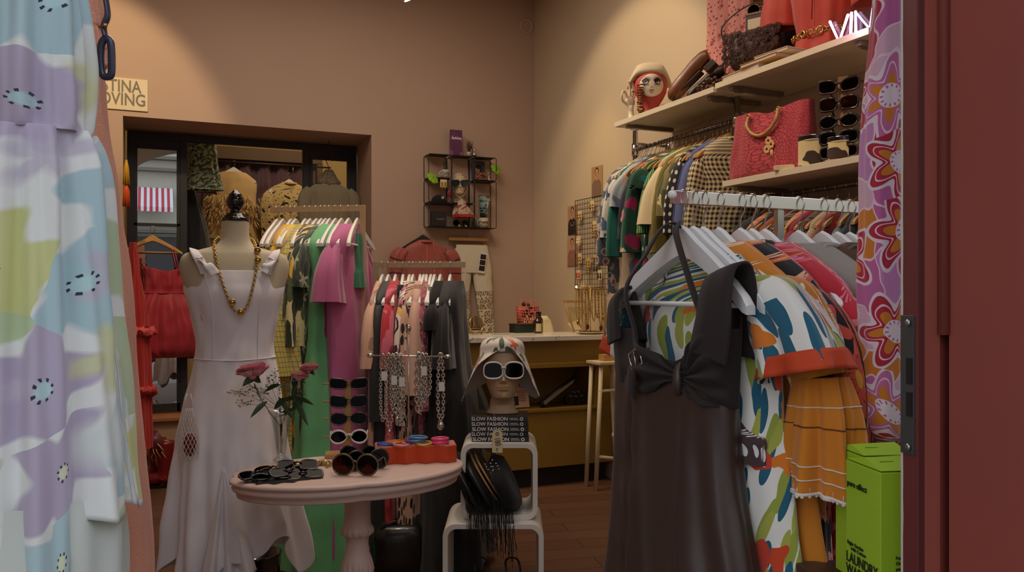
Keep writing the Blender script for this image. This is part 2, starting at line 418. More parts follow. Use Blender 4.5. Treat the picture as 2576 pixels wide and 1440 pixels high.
# back wall of the fitting corner: beam and curtain
DK = M('beam_brown', (96,74,52), .8)
bm = MB(); bm.box((.95, 9.2, 2.87), (1.55, .16, .13)); bm.box((1.70, 9.2, 1.6), (.06, .16, 2.42)); struct(bm.build('trim_beam', DK))
cu = MB(); vs = []; 
cols_ = 160
for i in range(2):
    for j in range(cols_+1):
        x_ = .25+1.42*j/cols_; vs.append((x_, 9.26+.035*sin(x_*38+2*sin(x_*3))+.012*sin(x_*91), 2.81-2.38*i))
cu.add(vs, [(j, j+1, j+cols_+2, j+cols_+1) for j in range(cols_)], smooth=True)
tag(cu.build('curtain', M('curtain_plum', (92,58,66), .9, sheen=.3), solid=.003), 'dark plum curtain hanging across the back room behind the pale blouses', 'curtain')
# the street outside, seen only in the door glass
GREY = M('street_wall', (200,192,172), .9, bscale=3)
f = MB(); f.box((0, -20, 8), (60, .4, 8)); f.box((0, -20.3, 2), (60, .2, 4)); struct(f.build('wall_street', GREY))
f = MB(); 
for zz in (3.7, 6.05, 6.5, 7.4, 9.8): f.box((0, -19.7, zz), (60, .5, .12))
struct(f.build('trim_cornice', M('cornice', (120,112,100), .8)))
for xx in (1.45, 3.4, -3.4, -1.9): 
    s_ = MB().box((xx, -19.78, 5.5), (.9, .1, 1.6)); struct(s_.build('window_street', M('street_window', (52,58,62), .3)))
f = MB().box((0, -19.75, 1.8), (60, .12, 3.4)); struct(f.build('wall_street_ground', M('shop_dark', (66,60,58), .7)))
struct(MB().box((0, -9.6, -.1), (60, 21, .04)).build('ground', M('asphalt', (120,116,110), .9)))
aw = MB(); aw.add([(-1.05,-19.6,5.35),(.75,-19.6,5.35),(.75,-18.7,4.55),(-1.05,-18.7,4.55),(-1.05,-18.7,4.38),(.75,-18.7,4.38)], [(0,1,2,3),(3,2,5,4)], uvs=[(0,0),(1.8,0),(1.8,1),(0,1),(0,1.2),(1.8,1.2)])
aw2 = aw.build('awning', fab('awning_stripes', (240,236,232), [dict(k='stripe', c=[(196,60,78)], s=5, r=.5, wob=0)], coord='uv'), solid=.02)
for l in aw2.data.uv_layers[0].data: pass
tag(aw2, 'red and white striped awning mirrored in the dark framed door glass', 'awning')
# ---------------------------------------------------------------- red door at the right
RED = M('door_red_gloss', (136,64,54), .32, var=.10, bump=.12, bscale=9, coat=.3, vscale=4)
RED2 = M('door_edge_red', (114,54,54), .4, var=.1, bump=.1, bscale=20)
DT = 1.10
a = AT(2268, 735, DT); b_ = AT(2330, 735, DT-.05)
dirx = (b_-a).normalized(); nn = Vector((-dirx.y, dirx.x, 0))
dr = thing('door_1', '', 'x'); del dr['label']; del dr['category']; struct(dr)
q = a
def obox(mb, o, ux, uy, sx, sy, z0, z1):
    """box with one vertical edge at o, extents sx along ux, sy along uy"""
    vs = [Vector((o.x, o.y, 0))+ux*(i*sx)+uy*(j*sy)+Vector((0,0,z)) for z in (z0, z1) for (i, j) in ((0,0),(1,0),(1,1),(0,1))]
    mb.add(vs, [(3,2,1,0),(4,5,6,7),(0,1,5,4),(1,2,6,5),(2,3,7,6),(3,0,4,7)]); return mb
lf = obox(MB(), a, dirx, Vector((-dirx.y, dirx.x, 0)), .034, .5, -.05, 2.9); lf.build('door_leaf', RED2, dr, bevel=.002)
wl = MB(); pts = []
for i in range(90):
    z = .3+2.4*i/90; wd = .0022+.0014*noise.noise(Vector((3, 1, z*25))); pts.append((z, wd))
vs = []
for z, wd in pts: p = a+Vector((0,0,0)); vs += [Vector((p.x, p.y, z))-dirx*.0012-nn*.001+Vector((0,-.0012,0)), Vector((p.x, p.y, z))+dirx*wd+Vector((0,-.0012,0))]
wl.add(vs, [(2*i, 2*i+1, 2*i+3, 2*i+2) for i in range(len(pts)-1)]); wl.build('worn_edge', M('worn_paint', (205,196,186), .7), dr, solid=.001)
# lock plate with its two slots
PL = M('lock_steel', (92,98,98), .45, .6, bump=.2, bscale=50)
fwd = Vector((0,-1,0)); nf = Vector((dirx.y, -dirx.x, 0))
z1 = CAMZ-(793-HZ)/FPX*(DT-.005); z0 = CAMZ-(1140-HZ)/FPX*(DT-.005)
pm = obox(MB(), a+nf*.002, dirx, -nf, .028, .003, z0, z1); LP = pm.build('lock_plate', PL, dr, bevel=.001)
DKM = M('slot_dark', (22,22,24), .6)
for za, zb in ((900, 965), (985, 1045)):
    s_ = obox(MB(), a+dirx*.014+nf*.0032, dirx, -nf, .012, .002, CAMZ-(zb-HZ)/FPX*(DT-.01), CAMZ-(za-HZ)/FPX*(DT-.01)); s_.build('slot', DKM, LP)
for za in (812, 1122):
    p = a+dirx*.019+nf*.003; s_ = MB().cyl((p.x, p.y, CAMZ-(za-HZ)/FPX*(DT-.01)), Vector((p.x, p.y, CAMZ-(za-HZ)/FPX*(DT-.01)))+nf*.002, .0045, 16); s_.build('screw', M('screw_steel', (190,190,186), .3, .9), LP)
# casing in front of it
c0 = AT(2326, 735, DT-.12); c1 = AT(2640, 735, DT-.24); cd = (c1-c0).normalized(); cn = Vector((cd.y, -cd.x, 0))
fr = MB(); obox(fr, c0, cd, -cn, .019, .12, -.05, 2.9); 
ctr = c0+cd*.024+cn*.001
pr = [(ctr+Vector((0,0,z))) for z in (-.05, 2.9)]
fr.tube(pr, .0068, 20)
obox(fr, c0+cd*.029+cn*-.002, cd, -cn, .45, .12, -.05, 2.9)
struct(fr.build('door_2', RED))
g_ = obox(MB(), c0-cd*.004-cn*.012, cd, -cn, .006, .03, -.05, 2.9); struct(g_.build('trim_gap', M('seal_grey', (150,146,142), .7)))
# ---------------------------------------------------------------- counter
OL = M('counter_olive', (138,104,34), .55, var=.06, bump=.05)
MAR = fab('marble', (226,218,208), [dict(k='noise', c=[(176,166,160)], s=2.5, r=.62, wob=1.2)], coord='obj', rough=.2, sheen=0, bump=0)
CY0, CY1, CX0, CX1 = 5.30, 5.78, 1.75, BX-.015
cn_ = thing('reception_counter', 'olive gold shop counter with a marble top and an open niche in front', 'counter', (2.45, CY0, 0))
L0 = lambda p: (p[0]-2.45, p[1]-CY0, p[2])
bd = MB()
def cb(x0, x1, y0, y1, z0, z1, mb=None): (mb or bd).box(L0(((x0+x1)/2, (y0+y1)/2, (z0+z1)/2)), (x1-x0, y1-y0, z1-z0))
cb(CX0, CX1, CY0, CY1, .86, 1.047); cb(CX0, CX1, CY0, CY1, .14, .56); cb(3.0, CX1, CY0, CY1, .56, .86); cb(CX0, 2.0, CY0, CY1, .56, .86); cb(2.0, 3.0, CY0+.32, CY1, .56, .86)
bd.build('body', OL, cn_, bevel=.002)
lp = MB(); cb(CX0, 3.02, CY0-.018, CY0, .855, .888, lp); cb(CX0, 3.02, CY0-.012, CY0, .54, .565, lp); lp.build('ledge', OL, cn_, bevel=.003)
tp = MB(); cb(CX0-.02, CX1, CY0-.03, CY1+.02, 1.048, 1.085, tp); tp.build('counter_top', MAR, cn_, bevel=.004)
pl = MB(); cb(CX0+.03, CX1-.03, CY0+.06, CY1-.05, 0, .14, pl); pl.build('plinth', M('plinth_dark', (34,24,22), .7), cn_)
# ---------------------------------------------------------------- ceiling spot
sp = thing('ceiling_spotlight', 'small white ceiling spotlight cut by the top edge above the pink wall', 'light', AT(1029, -4, 4.9))
MB().lathe([(.03,.12),(.036,.06),(.04,0),(.038,-.004)], n=24, mtx=Matrix.Rotation(rad(-28), 4, 'Y')).build('lamp_shade', M('white_metal', (235,232,226), .4), sp)
MB().lathe([(.033,-.002),(.033,-.006),(.001,-.0065)], n=24, mtx=Matrix.Rotation(rad(-28), 4, 'Y')).build('bulb', M('bulb', (255,250,240), emit=(255,240,220), es=9), sp)
MB().cyl((0,0,.1), (0,0,BZ-sp.location.z), .008).build('stem', M('white_metal'), sp)
# ring on the wall near the corner
rg = ATY(1324, 67, BY-.006)
tag(MB().torus(rg, .056, .006, Matrix.Rotation(rad(90), 3, 'X'), 40, 8).build('wall_ring', M('ring_cream', (214,186,160), .5)), 'small pale ring fixed high on the wall beside the corner', 'ring')
# street-side sign
a = ATY(268, 200, BY-.004); b_ = ATY(372, 278, BY-.004)
sg = thing('wall_sign', 'cream sign with grey outlined capitals on the wall above the doorway', 'sign', (b_.x-.235, BY-.006, (a.z+b_.z)/2+.005))
MB().box((0, 0, 0), (.47, .012, .235)).build('board', M('sign_cream', (222,206,170), .6), sg, bevel=.002)
SGL = M('sign_grey', (122,112,100), .6)
text('STINA', .125, SGL, sg, (.190, -.008, .053), (rad(90),0,0), align='RIGHT', sx=.76)
text('OVING', .125, SGL, sg, (.222, -.008, -.043), (rad(90),0,0), align='RIGHT', sx=.78)
# ================================================================ hangers and hanging clothes
HWHITE = M('hanger_white', (232,228,220), .45, var=.02); HWOOD = M('hanger_wood', (196,148,90), .5, var=.12, bump=.1)
HGREY = M('hanger_grey_white', (232,230,228), .4, var=.02); HBLACK = M('hanger_dark', (40,38,34), .5)
STEELW = M('wire_steel', (196,192,184), .25, 1.0, var=0); CHROME = M('chrome', (205,203,200), .14, 1.0, var=0)
BRASS = M('rack_brass', (224,196,158), .32, .6, var=.03); GOLD = M('gold', (196,164,96), .26, 1.0, var=0); SILVER = M('silver', (200,196,186), .2, 1.0, var=0)
_HM = {}
def hanger(kind, loc, rz, label, group, hw=.22, drop=.135, top=.068, barz=True, tilt=0, scale=1):
    label = ' '.join(label.split()[:16])
    mt = {'white': HWHITE, 'wood': HWOOD, 'grey': HGREY, 'black': HBLACK}[kind]
    key = (kind, hw, drop, top)
    t = thing('clothes_hanger', label, 'hanger', loc, rz, group)
    t.scale = (scale,)*3
    if tilt: t.rotation_euler = (tilt, 0, rz)
    if key in _HM:
        for me in _HM[key]:
            o = bpy.data.objects.new(me.name.split('.')[0], me); COL.objects.link(o); o.parent = t
        return t
    mb = MB(); N = 28; vs = []; rz_ = []
    for i in range(N+1):
        x = -hw+2*hw*i/N; a = abs(x)/hw
        zc = -top-.026-(drop-.018)*(a**1.25); hh = (.026-.010*a) if kind != 'wood' else (.02-.008*a)
        if a > .97: hh *= .6
        y = -.022*a*a; ht = .0065+.003*a
        ztop = zc+hh*.75+.012*exp(-(x/.035)**2); zb = zc-hh
        vs += [(x, y-ht, zb), (x, y+ht, zb), (x, y+ht, ztop-.003), (x, y+ht*.4, ztop), (x, y-ht*.4, ztop), (x, y-ht, ztop-.003)]
    fs = [(i*6+j, i*6+(j+1) % 6, (i+1)*6+(j+1) % 6, (i+1)*6+j) for i in range(N) for j in range(6)]
    fs += [(5,4,3,2,1,0), tuple(N*6+j for j in range(6))]
    mb.add(vs, fs); o1 = mb.build('arms', mt, t)
    hk = MB(); r = .0165; pts = [(r*cos(a)*-1, 0, -.0165+r*sin(a)+.0025) for a in [pi*1.15-(pi*1.25)*i/12 for i in range(13)]]
    pts = [(r*1.02*cos(rad(205)-rad(245)*i/14), 0, -.014+r*sin(rad(205)-rad(245)*i/14)) for i in range(15)]
    # tail on +x side comes round and runs down to the wood
    pts += [(.012, 0, -.033), (.003, 0, -.045), (0, 0, -.052), (0, 0, -top-.02)]
    hk.tube(pts, .0017, 8); hk.ball(pts[0], .0026, 8, 6); o2 = hk.build('hook', STEELW, t)
    ms = [o1.data, o2.data]
    if barz:
        z = -top-.026-(drop-.018)*.86-.012
        o3 = MB().cyl((-hw*.88, -.016, z), (hw*.88, -.016, z), .0052, 10).build('trouser_bar', mt, t); ms.append(o3.data)
    _HM[key] = ms
    return t
def garment(nm, label, cat, mat, loc, rz, L=.9, w=.2, th=.035, hem=1.08, hemth=1.4, sl=0, sr=(.055,.06), sflat=.55, neck=.06, fo=.006, k=6, top=-.098, sh=-.108, seed=None, group=None, waist=1, strap=0, tiers=(), collar=0, open_=.03, sbend=0, hemf=None, extra=None, lean=0, n=44, solid=0, cuff=None, sy=0):
    seed = seed if seed is not None else random.randint(0, 999)
    if w == .2 and not strap: w = .2+.027*(seed % 3 > 0)
    t = thing(nm, label, cat, loc, rz, group)
    b = MB()
    if strap:
        rows = [(top-strap, w*.72, th*.8, 0, 0, fo*.2), (top-strap-.05, w*.82, th, 0, 0, fo*.4), (top-strap-.16, w*.8, th, 0, 0, fo*.6)]
        z0 = top-strap-.16
    else:
        rows = [(top, neck, th*.9, 0, 0, 0), (top+sh*.25, neck+(w-neck)*.35, th*.95, 0, 0, fo*.1), (top+sh*.6, neck+(w-neck)*.75, th, 0, 0, fo*.15), (top+sh, w, th, 0, 0, fo*.25), (top+sh-.06, w*1.01, th*1.05, 0, 0, fo*.4), (top+sh-.16, w*.96, th*1.1, 0, 0, fo*.6)]
        z0 = top+sh-.16
    rem = L+z0; seg = max(3, int(rem/.14)); mul = 1
    for i in range(1, seg+1):
        f = i/seg; z = z0-rem*f
        ww = w*(1+(hem-1)*f); 
        if waist != 1: ww *= 1-(1-waist)*exp(-((z+.48)/.12)**2)
        tt = th*(1.1+(hemth-1.1)*f)
        for tz in tiers:
            if z < tz: ww *= 1.07; tt *= 1.12
        rows.append((z, ww, tt, lean*f, 0, fo*(.6+1.2*f)))
    cloth(b, rows, n, None, k, seed, hem=hemf)
    b.build('body', mat, t, solid=solid)
    if strap:
        for s in (-1, 1):
            s_ = MB(); s_.tube([(s*w*.45, .0, top-strap-.005), (s*w*.42, .01, top-strap*.5), (s*w*.40, 0, top-.02), (s*w*.42, -.012, top-strap*.5), (s*w*.46, -.01, top-strap-.005)], .004, 6, flat=.4)
            s_.build('strap', mat, t)
    if sl:
        for s in (-1, 1):
            m = MB(); zt = top+sh+.005
            path = [(s*(w-.055), 0, zt-.018), (s*(w-.010), sy*.3, zt-.050-sl*.10), (s*(w+.012+open_*.6), sbend+sy*.7, zt-.02-sl*.55), (s*(w+.01+open_), sbend+sy, zt-.02-sl)]
            rx = [sr[0]*.72, sr[0]*1.0, (sr[0]+sr[1])/2, sr[1]]
            sleeve(m, path, rx, [r*sflat for r in rx], seed+s, fo*.8)
            o = m.build('sleeve', mat, t, solid=solid)
            if cuff: 
                c_ = MB(); e = Vector(path[-1]); c_.tube([e+Vector((sr[1]*cos(a)*1.03, sr[1]*sflat*sin(a)*1.1, .002)) for a in [2*pi*i/20 for i in range(20)]], .006, 6, closed=True); c_.build('cuff', cuff, o)
    if collar:
        c_ = MB(); 
        c_.tube([(neck*cos(a)*1.02, th*sin(a)*1.05, top-.004-.012*(sin(a) < 0)) for a in [2*pi*i/24 for i in range(24)]], collar, 8, closed=True, flat=.45); c_.build('collar', mat, t)
    return t
# ------------------------------------------------------------- printed cloths
C = {}
def F(nm, base, *layers, **kw): C[nm] = fab('cloth_'+nm, base, layers, **kw)
F('yellow', (220,172,28))
F('yellow_lilac', (222,190,70), dict(k='stripe', c=[(206,170,190)], s=14, r=.4, rot=1.57), dict(k='stripe', c=[(232,206,90)], s=14, r=.3))
F('yellow_grid', (204,188,96), dict(k='grid', c=[(120,118,90)], s=42, r=.13, wob=.35))
F('orange_floral', (60,54,44), dict(k='flower', c=[(214,130,30),(230,160,60),(180,80,40),(90,110,80)], s=9, r=.5, n=5), dict(k='spot', c=[(40,40,36),(240,220,160)], s=16, r=.22))
F('palm', (226,214,160), dict(k='spot', c=[(52,66,44),(84,98,60),(40,52,38)], s=13, r=.42, st=3.2, rot=.7, wob=.7), dict(k='spot', c=[(236,190,60),(230,222,190)], s=7, r=.3, p=.5, o=3), dict(k='spot', c=[(40,54,38)], s=16, r=.35, st=4, rot=-.6, o=7, wob=.6))
F('palm_dark', (66,78,58), dict(k='flower', c=[(190,190,160),(110,124,90),(150,160,120)], s=10, r=.45, n=6, dep=.4), dict(k='spot', c=[(40,50,40)], s=20, r=.3, st=2.5))
F('sage', (150,170,110)); F('mint', (112,186,128), dict(k='stripe', c=[(96,168,112)], s=90, r=.25, wob=.6), bump=.3)
F('raspberry', (160,30,62)); F('magenta', (150,34,92)); F('pink', (186,96,142))
F('peach_print', (222,176,150), dict(k='spot', c=[(176,140,110),(200,110,100)], s=9, r=.3, p=.6, wob=.5))
F('emerald', (30,116,84)); F('black', (18,17,19), bump=.1); F('black_textured', (26,26,28), dict(k='spot', c=[(14,14,15)], s=45, r=.3), rough=.6)
F('black_velvet', (14,13,15), rough=.95, sheen=.1); F('tulle_black', (24,22,22), alpha=.55, sheen=.1)
F('red_pink', (196,44,58), dict(k='flower', c=[(214,96,124),(220,110,130),(150,24,30)], s=5, r=.6, n=4, wob=.6), dict(k='spot', c=[(120,16,24)], s=10, r=.18, st=3, o=3))
F('navy_black', (24,26,34)); F('art_print', (226,196,178), dict(k='cells', c=[(24,22,26),(238,226,214),(214,120,140),(224,178,60),(24,22,26),(196,120,110)], s=9, wob=.5), dict(k='ring', c=[(20,18,20)], s=9, r=.3, w=.06, wob=.5))
F('leopard', (206,164,136), dict(k='spot', c=[(26,20,20)], s=24, r=.34, st=1.7, wob=.5))
F('beige_pink', (206,164,144)); F('cream', (224,208,172)); F('paisley', (166,84,98), dict(k='ring', c=[(96,34,54)], s=24, r=.25, w=.1, st=1.6, wob=.4), dict(k='spot', c=[(214,150,150)], s=30, r=.16, wob=.4))
F('grey_stripe', (156,152,136), dict(k='stripe', c=[(96,94,86)], s=30, r=.35)); F('taupe_skirt', (190,150,126)); F('pale_green', (190,190,150))
F('white', (232,228,232), bump=.1); F('red', (154,22,42), rough=.6)
F('salmon', (168,84,74), rough=.6); F('salmon_plaid', (168,82,72), dict(k='stripe', c=[(70,32,32)], s=9, r=.12, rot=1.57, wob=.2), rough=.6)
# far right rail
F('paisley_blue', (92,100,112), dict(k='flower', c=[(206,190,170),(160,70,60),(60,70,90)], s=14, r=.4, n=4), dict(k='ring', c=[(190,184,180)], s=14, r=.3, w=.06))
F('white_blue', (222,214,200), dict(k='ring', c=[(70,80,110)], s=8, r=.4, w=.05, wob=.8, st=2), dict(k='spot', c=[(90,110,150)], s=6, r=.25, p=.5, wob=.6))
F('teal', (28,112,98)); F('ink_multi', (34,34,54), dict(k='spot', c=[(210,196,180),(150,50,70),(190,90,90),(40,80,80)], s=14, r=.4, wob=.8, st=1.6, p=.7))
F('green_pink', (22,84,62), dict(k='spot', c=[(180,40,100),(214,120,40),(20,120,150),(216,206,180)], s=9, r=.42, wob=.5, p=.7))
F('green_white', (26,96,70), dict(k='spot', c=[(220,214,196),(20,60,50)], s=26, r=.32, wob=.6, p=.75))
F('green_stripe', (24,104,62), dict(k='stripe', c=[(150,190,110)], s=52, r=.28, wob=.05), dict(k='stripe', c=[(24,30,24)], s=7, r=.14, rot=1.57, wob=.1))
F('ivory', (220,200,156)); F('olive', (116,104,36)); F('olive_floral', (128,116,66), dict(k='flower', c=[(226,210,150),(190,70,34),(214,160,80)], s=8, r=.38, n=5, p=.7), dict(k='spot', c=[(70,80,40)], s=14, r=.3, st=3, rot=.7, p=.6))
F('dots_black', (22,22,28), dict(k='spot', c=[(222,214,200)], s=22, r=.26, rnd=.1)); F('navy', (26,34,96)); F('periwinkle', (88,100,146))
F('gingham', (226,206,160), dict(k='gingham', c=[(22,18,16)], s=38, r=.5, wob=.03))
F('pastel_scene', (150,160,180), dict(k='cells', c=[(190,196,200),(120,130,160),(206,180,150),(170,120,120)], s=12, wob=.8))
F('peach_floral', (214,150,110), dict(k='flower', c=[(190,80,60),(236,206,170),(150,60,70)], s=16, r=.42)); F('wine', (140,26,60)); F('dark_floral', (40,34,34), dict(k='spot', c=[(206,196,170),(120,40,40)], s=30, r=.3))
F('knit_cream', (206,190,160), dict(k='grid', c=[(160,140,110)], s=90, r=.3), bump=.5); F('dark_knit', (48,42,38), dict(k='spot', c=[(150,130,100)], s=60, r=.3, st=1.5)); F('red_floral', (150,24,30), dict(k='flower', c=[(206,150,90),(70,90,70)], s=18, r=.36)); F('sea', (90,124,120)); F('denim_dark', (34,40,52)); F('rust', (150,76,40)); F('grey_brown', (110,96,84))
# ------------------------------------------------------------- two low racks behind the table
def rackline(px0, px1, p0, p1, px):
    """point on the bar under pixel column px"""
    d = p1-p0; v = ray(px, HZ)
    # solve (p0+d*s) x v = 0 in plan
    s = -(p0.x*v.y-p0.y*v.x)/(d.x*v.y-d.y*v.x); return p0+d*s
def rack(name, label, p0, p1, post_at, mat, h=.03, foot=.25):
    t = thing(name, label, 'clothes rack', (p0.x, p0.y, 0)); d = (p1-p0); d.z = 0; L = d.length; t.rotation_euler = (0, 0, math.atan2(d.y, d.x)); z = p0.z
    MB().box((L/2, 0, z-h/2), (L+.03, .014, h)).build('rail', mat, t, bevel=.001)
    xs = [0 if post_at == 0 else L] if post_at in (0, 1) else [0, L]
    for x in xs:
        MB().box((x, 0, z/2-h/2+.01), (.028, .014, z-h-.02)).build('post', mat, t, bevel=.001)
        MB().box((x, 0, .01), (.04, .5, .02)).build('foot', mat, t, bevel=.002)
    MB().box((L/2, 0, .012), (L, .03, .02)).build('base_bar', mat, t)
    return t, math.atan2(d.y, d.x)
A0, A1 = AT(688, 520, 4.24), AT(912, 516, 4.17); A1.z = A0.z
rkA, angA = rack('garment_rack', 'brass coloured rack of yellow, green and pink dresses behind the dress form', A0, A1, 1, BRASS)
DRS = 'dresses on the yellow to pink rack'
itemsA = [
 (697, None, 'leftmost empty white hanger at the end of the yellow to pink rack'),
 (712, None, 'second white hanger from the left on the yellow to pink rack'),
 (732, ('yellow', 'blouse', 'plain sunflower yellow blouse hanging just right of the dress form', dict(L=1.15, sl=.5, th=.04, sr=(.06,.07), fo=.01))),
 (744, ('yellow_lilac', 'shirt', 'yellow and lilac checked shirt hanging beside the plain yellow blouse', dict(L=.85, sl=.5, th=.04))),
 (768, ('yellow_grid', 'dress', 'pale yellow crossed line print dress with wide drooping sleeves', dict(L=1.72, sl=.62, th=.05, sr=(.07,.14), sflat=.6, fo=.012, hemth=2))),
 (780, ('orange_floral', 'dress', 'dark dress with orange flowers squeezed beside the pale yellow one', dict(L=1.5, sl=.3, th=.035))),
 (796, ('palm', 'dress', 'cream dress with dark green palm leaves and yellow blooms', dict(L=1.0, sl=.48, th=.05, sr=(.06,.075), fo=.012))),
 (808, ('palm_dark', 'dress', 'deep green leaf print dress behind the mint one', dict(L=1.55, sl=.2, th=.045))),
 (819, ('sage', 'top', 'sage green slip just left of the mint dress', dict(L=1.5, w=.17, th=.02, strap=.12))),
 (829, ('mint', 'dress', 'mint green crinkled maxi dress with ruffled tiers', dict(L=1.78, sl=0, w=.20, th=.075, hem=1.25, hemth=2.6, fo=.02, k=8, tiers=(-.78,-1.25)))),
 (844, ('raspberry', 'dress', 'dark raspberry slip dress next to the mint one', dict(L=1.75, w=.17, th=.03, strap=.10))),
 (859, ('magenta', 'dress', 'deep magenta dress left of the rose pink gown', dict(L=1.72, w=.19, th=.04, strap=.06))),
 (877, ('pink', 'dress', 'rose pink gown with frilled short sleeves', dict(L=1.75, sl=.27, w=.20, th=.065, sr=(.055,.085), sflat=.8, hemth=1.9, fo=.016))),
 (899, ('emerald', 'top', 'small emerald and silver halter at the right end of the yellow to pink rack', dict(L=.42, w=.10, th=.03, strap=.05))),
]
def fill_rack(items, p0, p1, ang, kind, side, cloth_group, hgroup, rackname, jit=.06):
    for it in items:
        px = it[0]; p = rackline(0, 0, p0, p1, px); rz = ang+pi/2*side+rnd(-jit, jit)
        if it[1] is None: hanger(kind, p, rz, it[2], hgroup); continue
        nm, kd, lab, sp_ = it[1]
        hanger(kind, p, rz, '%s hanger holding the %s' % ({'white': 'white', 'wood': 'light wooden', 'grey': 'broad white'}[kind], lab), hgroup)
        cat = {'dress': 'dress', 'blouse': 'blouse', 'shirt': 'shirt', 'top': 'top', 'jacket': 'jacket', 'trousers': 'trousers', 'skirt': 'skirt', 'coat': 'coat'}[kd]
        sp2 = dict(sp_); sp2.setdefault('seed', int(px))
        garment(kd if kd != 'top' else 'halter_top', lab, cat, C[nm], p, rz, group=cloth_group, **sp2)
fill_rack(itemsA, A0, A1, angA, 'white', 1, DRS, 'white hangers on the yellow to pink rack', 'A')
B0, B1 = AT(945, 659, 4.2), Vector((1.45, 3.93, 0)); B1.z = B0.z
rkB, angB = rack('garment_rack', 'lower brushed rack of black, red and beige clothes left of the counter', B0, B1, 0, M('rack_bronze', (186,166,138), .34, .55, var=.03))
itemsB = [
 (962, ('peach_print', 'dress', 'peach floral dress at the left end of the lower rack', dict(L=1.0, sl=.3, th=.03))),
 (977, ('black_textured', 'coat', 'long black textured coat on the lower rack', dict(L=1.52, sl=.55, th=.055, sr=(.06,.06)))),
 (995, ('red_pink', 'dress', 'red and pink floral dress on the lower rack', dict(L=1.35, sl=.3, th=.045))),
 (1014, ('navy_black', 'dress', 'narrow midnight black dress between the red and the printed one', dict(L=1.52, w=.18, th=.04, strap=.02))),
 (1030, ('art_print', 'shirt', 'black, pink and mustard abstract print shirt', dict(L=.80, sl=.42, th=.04))),
 (1039, ('leopard', 'dress', 'long leopard spotted dress on the lower rack', dict(L=1.40, sl=.45, th=.05, fo=.01))),
 (1057, ('beige_pink', 'blouse', 'dusty beige blouse with a wide short sleeve', dict(L=.7, sl=.42, th=.04, sr=(.07,.10)))),
 (1066, ('taupe_skirt', 'dress', 'plain taupe long dress under the beige blouse', dict(L=1.36, w=.19, th=.05, strap=.02, fo=.012))),
 (1073, ('paisley', 'dress', 'pink paisley dress on the lower rack', dict(L=1.0, sl=.5, th=.035))),
 (1084, ('pale_green', 'trousers', 'pale sage trousers showing below the paisley dress', dict(L=1.38, w=.16, th=.03, strap=.02))),
 (1093, ('grey_stripe', 'top', 'grey ribbed top hanging beside the black velvet dress', dict(L=.7, w=.19, th=.03, strap=.03))),
 (1108, ('black_velvet', 'dress', 'short black velvet dress on the lower rack', dict(L=.95, sl=.12, th=.06, hemth=1.6))),
 (1133, ('black', 'dress', 'long black tiered dress with sheer tulle at the right end', dict(L=1.5, w=.2, th=.075, hem=1.25, hemth=2.2, sl=.3, sr=(.06,.08), fo=.018, tiers=(-.55,-.95)))),
]
fill_rack(itemsB, B0, B1, angB, 'white', 1, 'clothes on the lower rack', 'white hangers on the lower rack', 'B')
tl = [o for o in bpy.data.objects if o.get('label', '').startswith('long black tiered')][0]
tm = MB(); cloth(tm, [(-.62, .23, .14, 0, 0, .01), (-.75, .27, .19, 0, 0, .02), (-.95, .30, .22, 0, 0, .03), (-1.0, .30, .22, 0, 0, .03)], 60, 12, 12, 5); 
tm.build('tulle_overlay', C['tulle_black'], tl)
# ================================================================ wall shelving on the right
SHELFM = M('shelf_cream', (222,208,180), .6, var=.02)
def shelf(label, y0, y1, zb, x0=2.716, x1=BX-.005, th=.03, nm='wall_shelf'):
    t = thing(nm, label, 'shelf', ((x0+x1)/2, (y0+y1)/2, zb))
    MB().box((0, 0, th/2), (x1-x0, y1-y0, th)).build('board', SHELFM, t, bevel=.001)
    return t
SZ = 2.455
sh1 = shelf('long cream wall shelf carrying the beret head, left upper one', 3.545, 4.555, SZ)
sh2 = shelf('cream upper wall shelf carrying the ruffled bag and neon letters', 2.52, 3.53, SZ+.012)
sh3 = shelf('lower cream wall shelf with the pink straw bag on it', 2.15, 3.47, 1.945)
for s_, ys in ((sh1, (4.45, 3.62)), (sh2, (3.44, 2.6)), (sh3, (3.4, 2.3))):
    for y in ys:
        b = MB(); yy = y-s_.location.y; b.box((-.02, yy, -.012), (.34, .03, .022)); b.box((-.12, yy, -.02), (.05, .06, .008)); b.build('bracket', M('bracket_grey', (150,140,124), .4, .5), s_)
def wallrail(label, y0, y1, z, x=2.9):
    t = thing('hanging_rail', label, 'rail', (x, y1, 0))
    MB().cyl((0, 0, z-.012), (0, y0-y1, z-.012), .0125, 14).build('rail', M('rail_dark_chrome', (120,112,104), .25, .9, var=0), t)
    for y in (y0, y1):
        p = MB(); p.cyl((0, y-y1, 0), (0, y-y1, SZ if z > 2 else 1.945), .017, 18); p.cyl((0, y-y1, z-.05), (0, y-y1, z+.03), .023, 18); o = p.build('post', CHROME, t)
        a = MB(); a.cyl((0, y-y1, z+.03), (BX-x-.005, y-y1, z+.03), .009, 10); a.lathe([(.026,0),(.026,.012),(.012,.014)], mtx=Matrix.Translation((BX-x-.012, y-y1, z+.03)) @ Matrix.Rotation(rad(90), 4, 'Y'), n=18); a.build('wall_arm', CHROME, t)
    return t
wallrail('dark metal rail under the upper shelf holding green and blue shirts', 3.58, 4.60, 2.34)
wallrail('dark metal rail under the lower shelf behind the white hangers', 2.25, 3.40, 1.90)
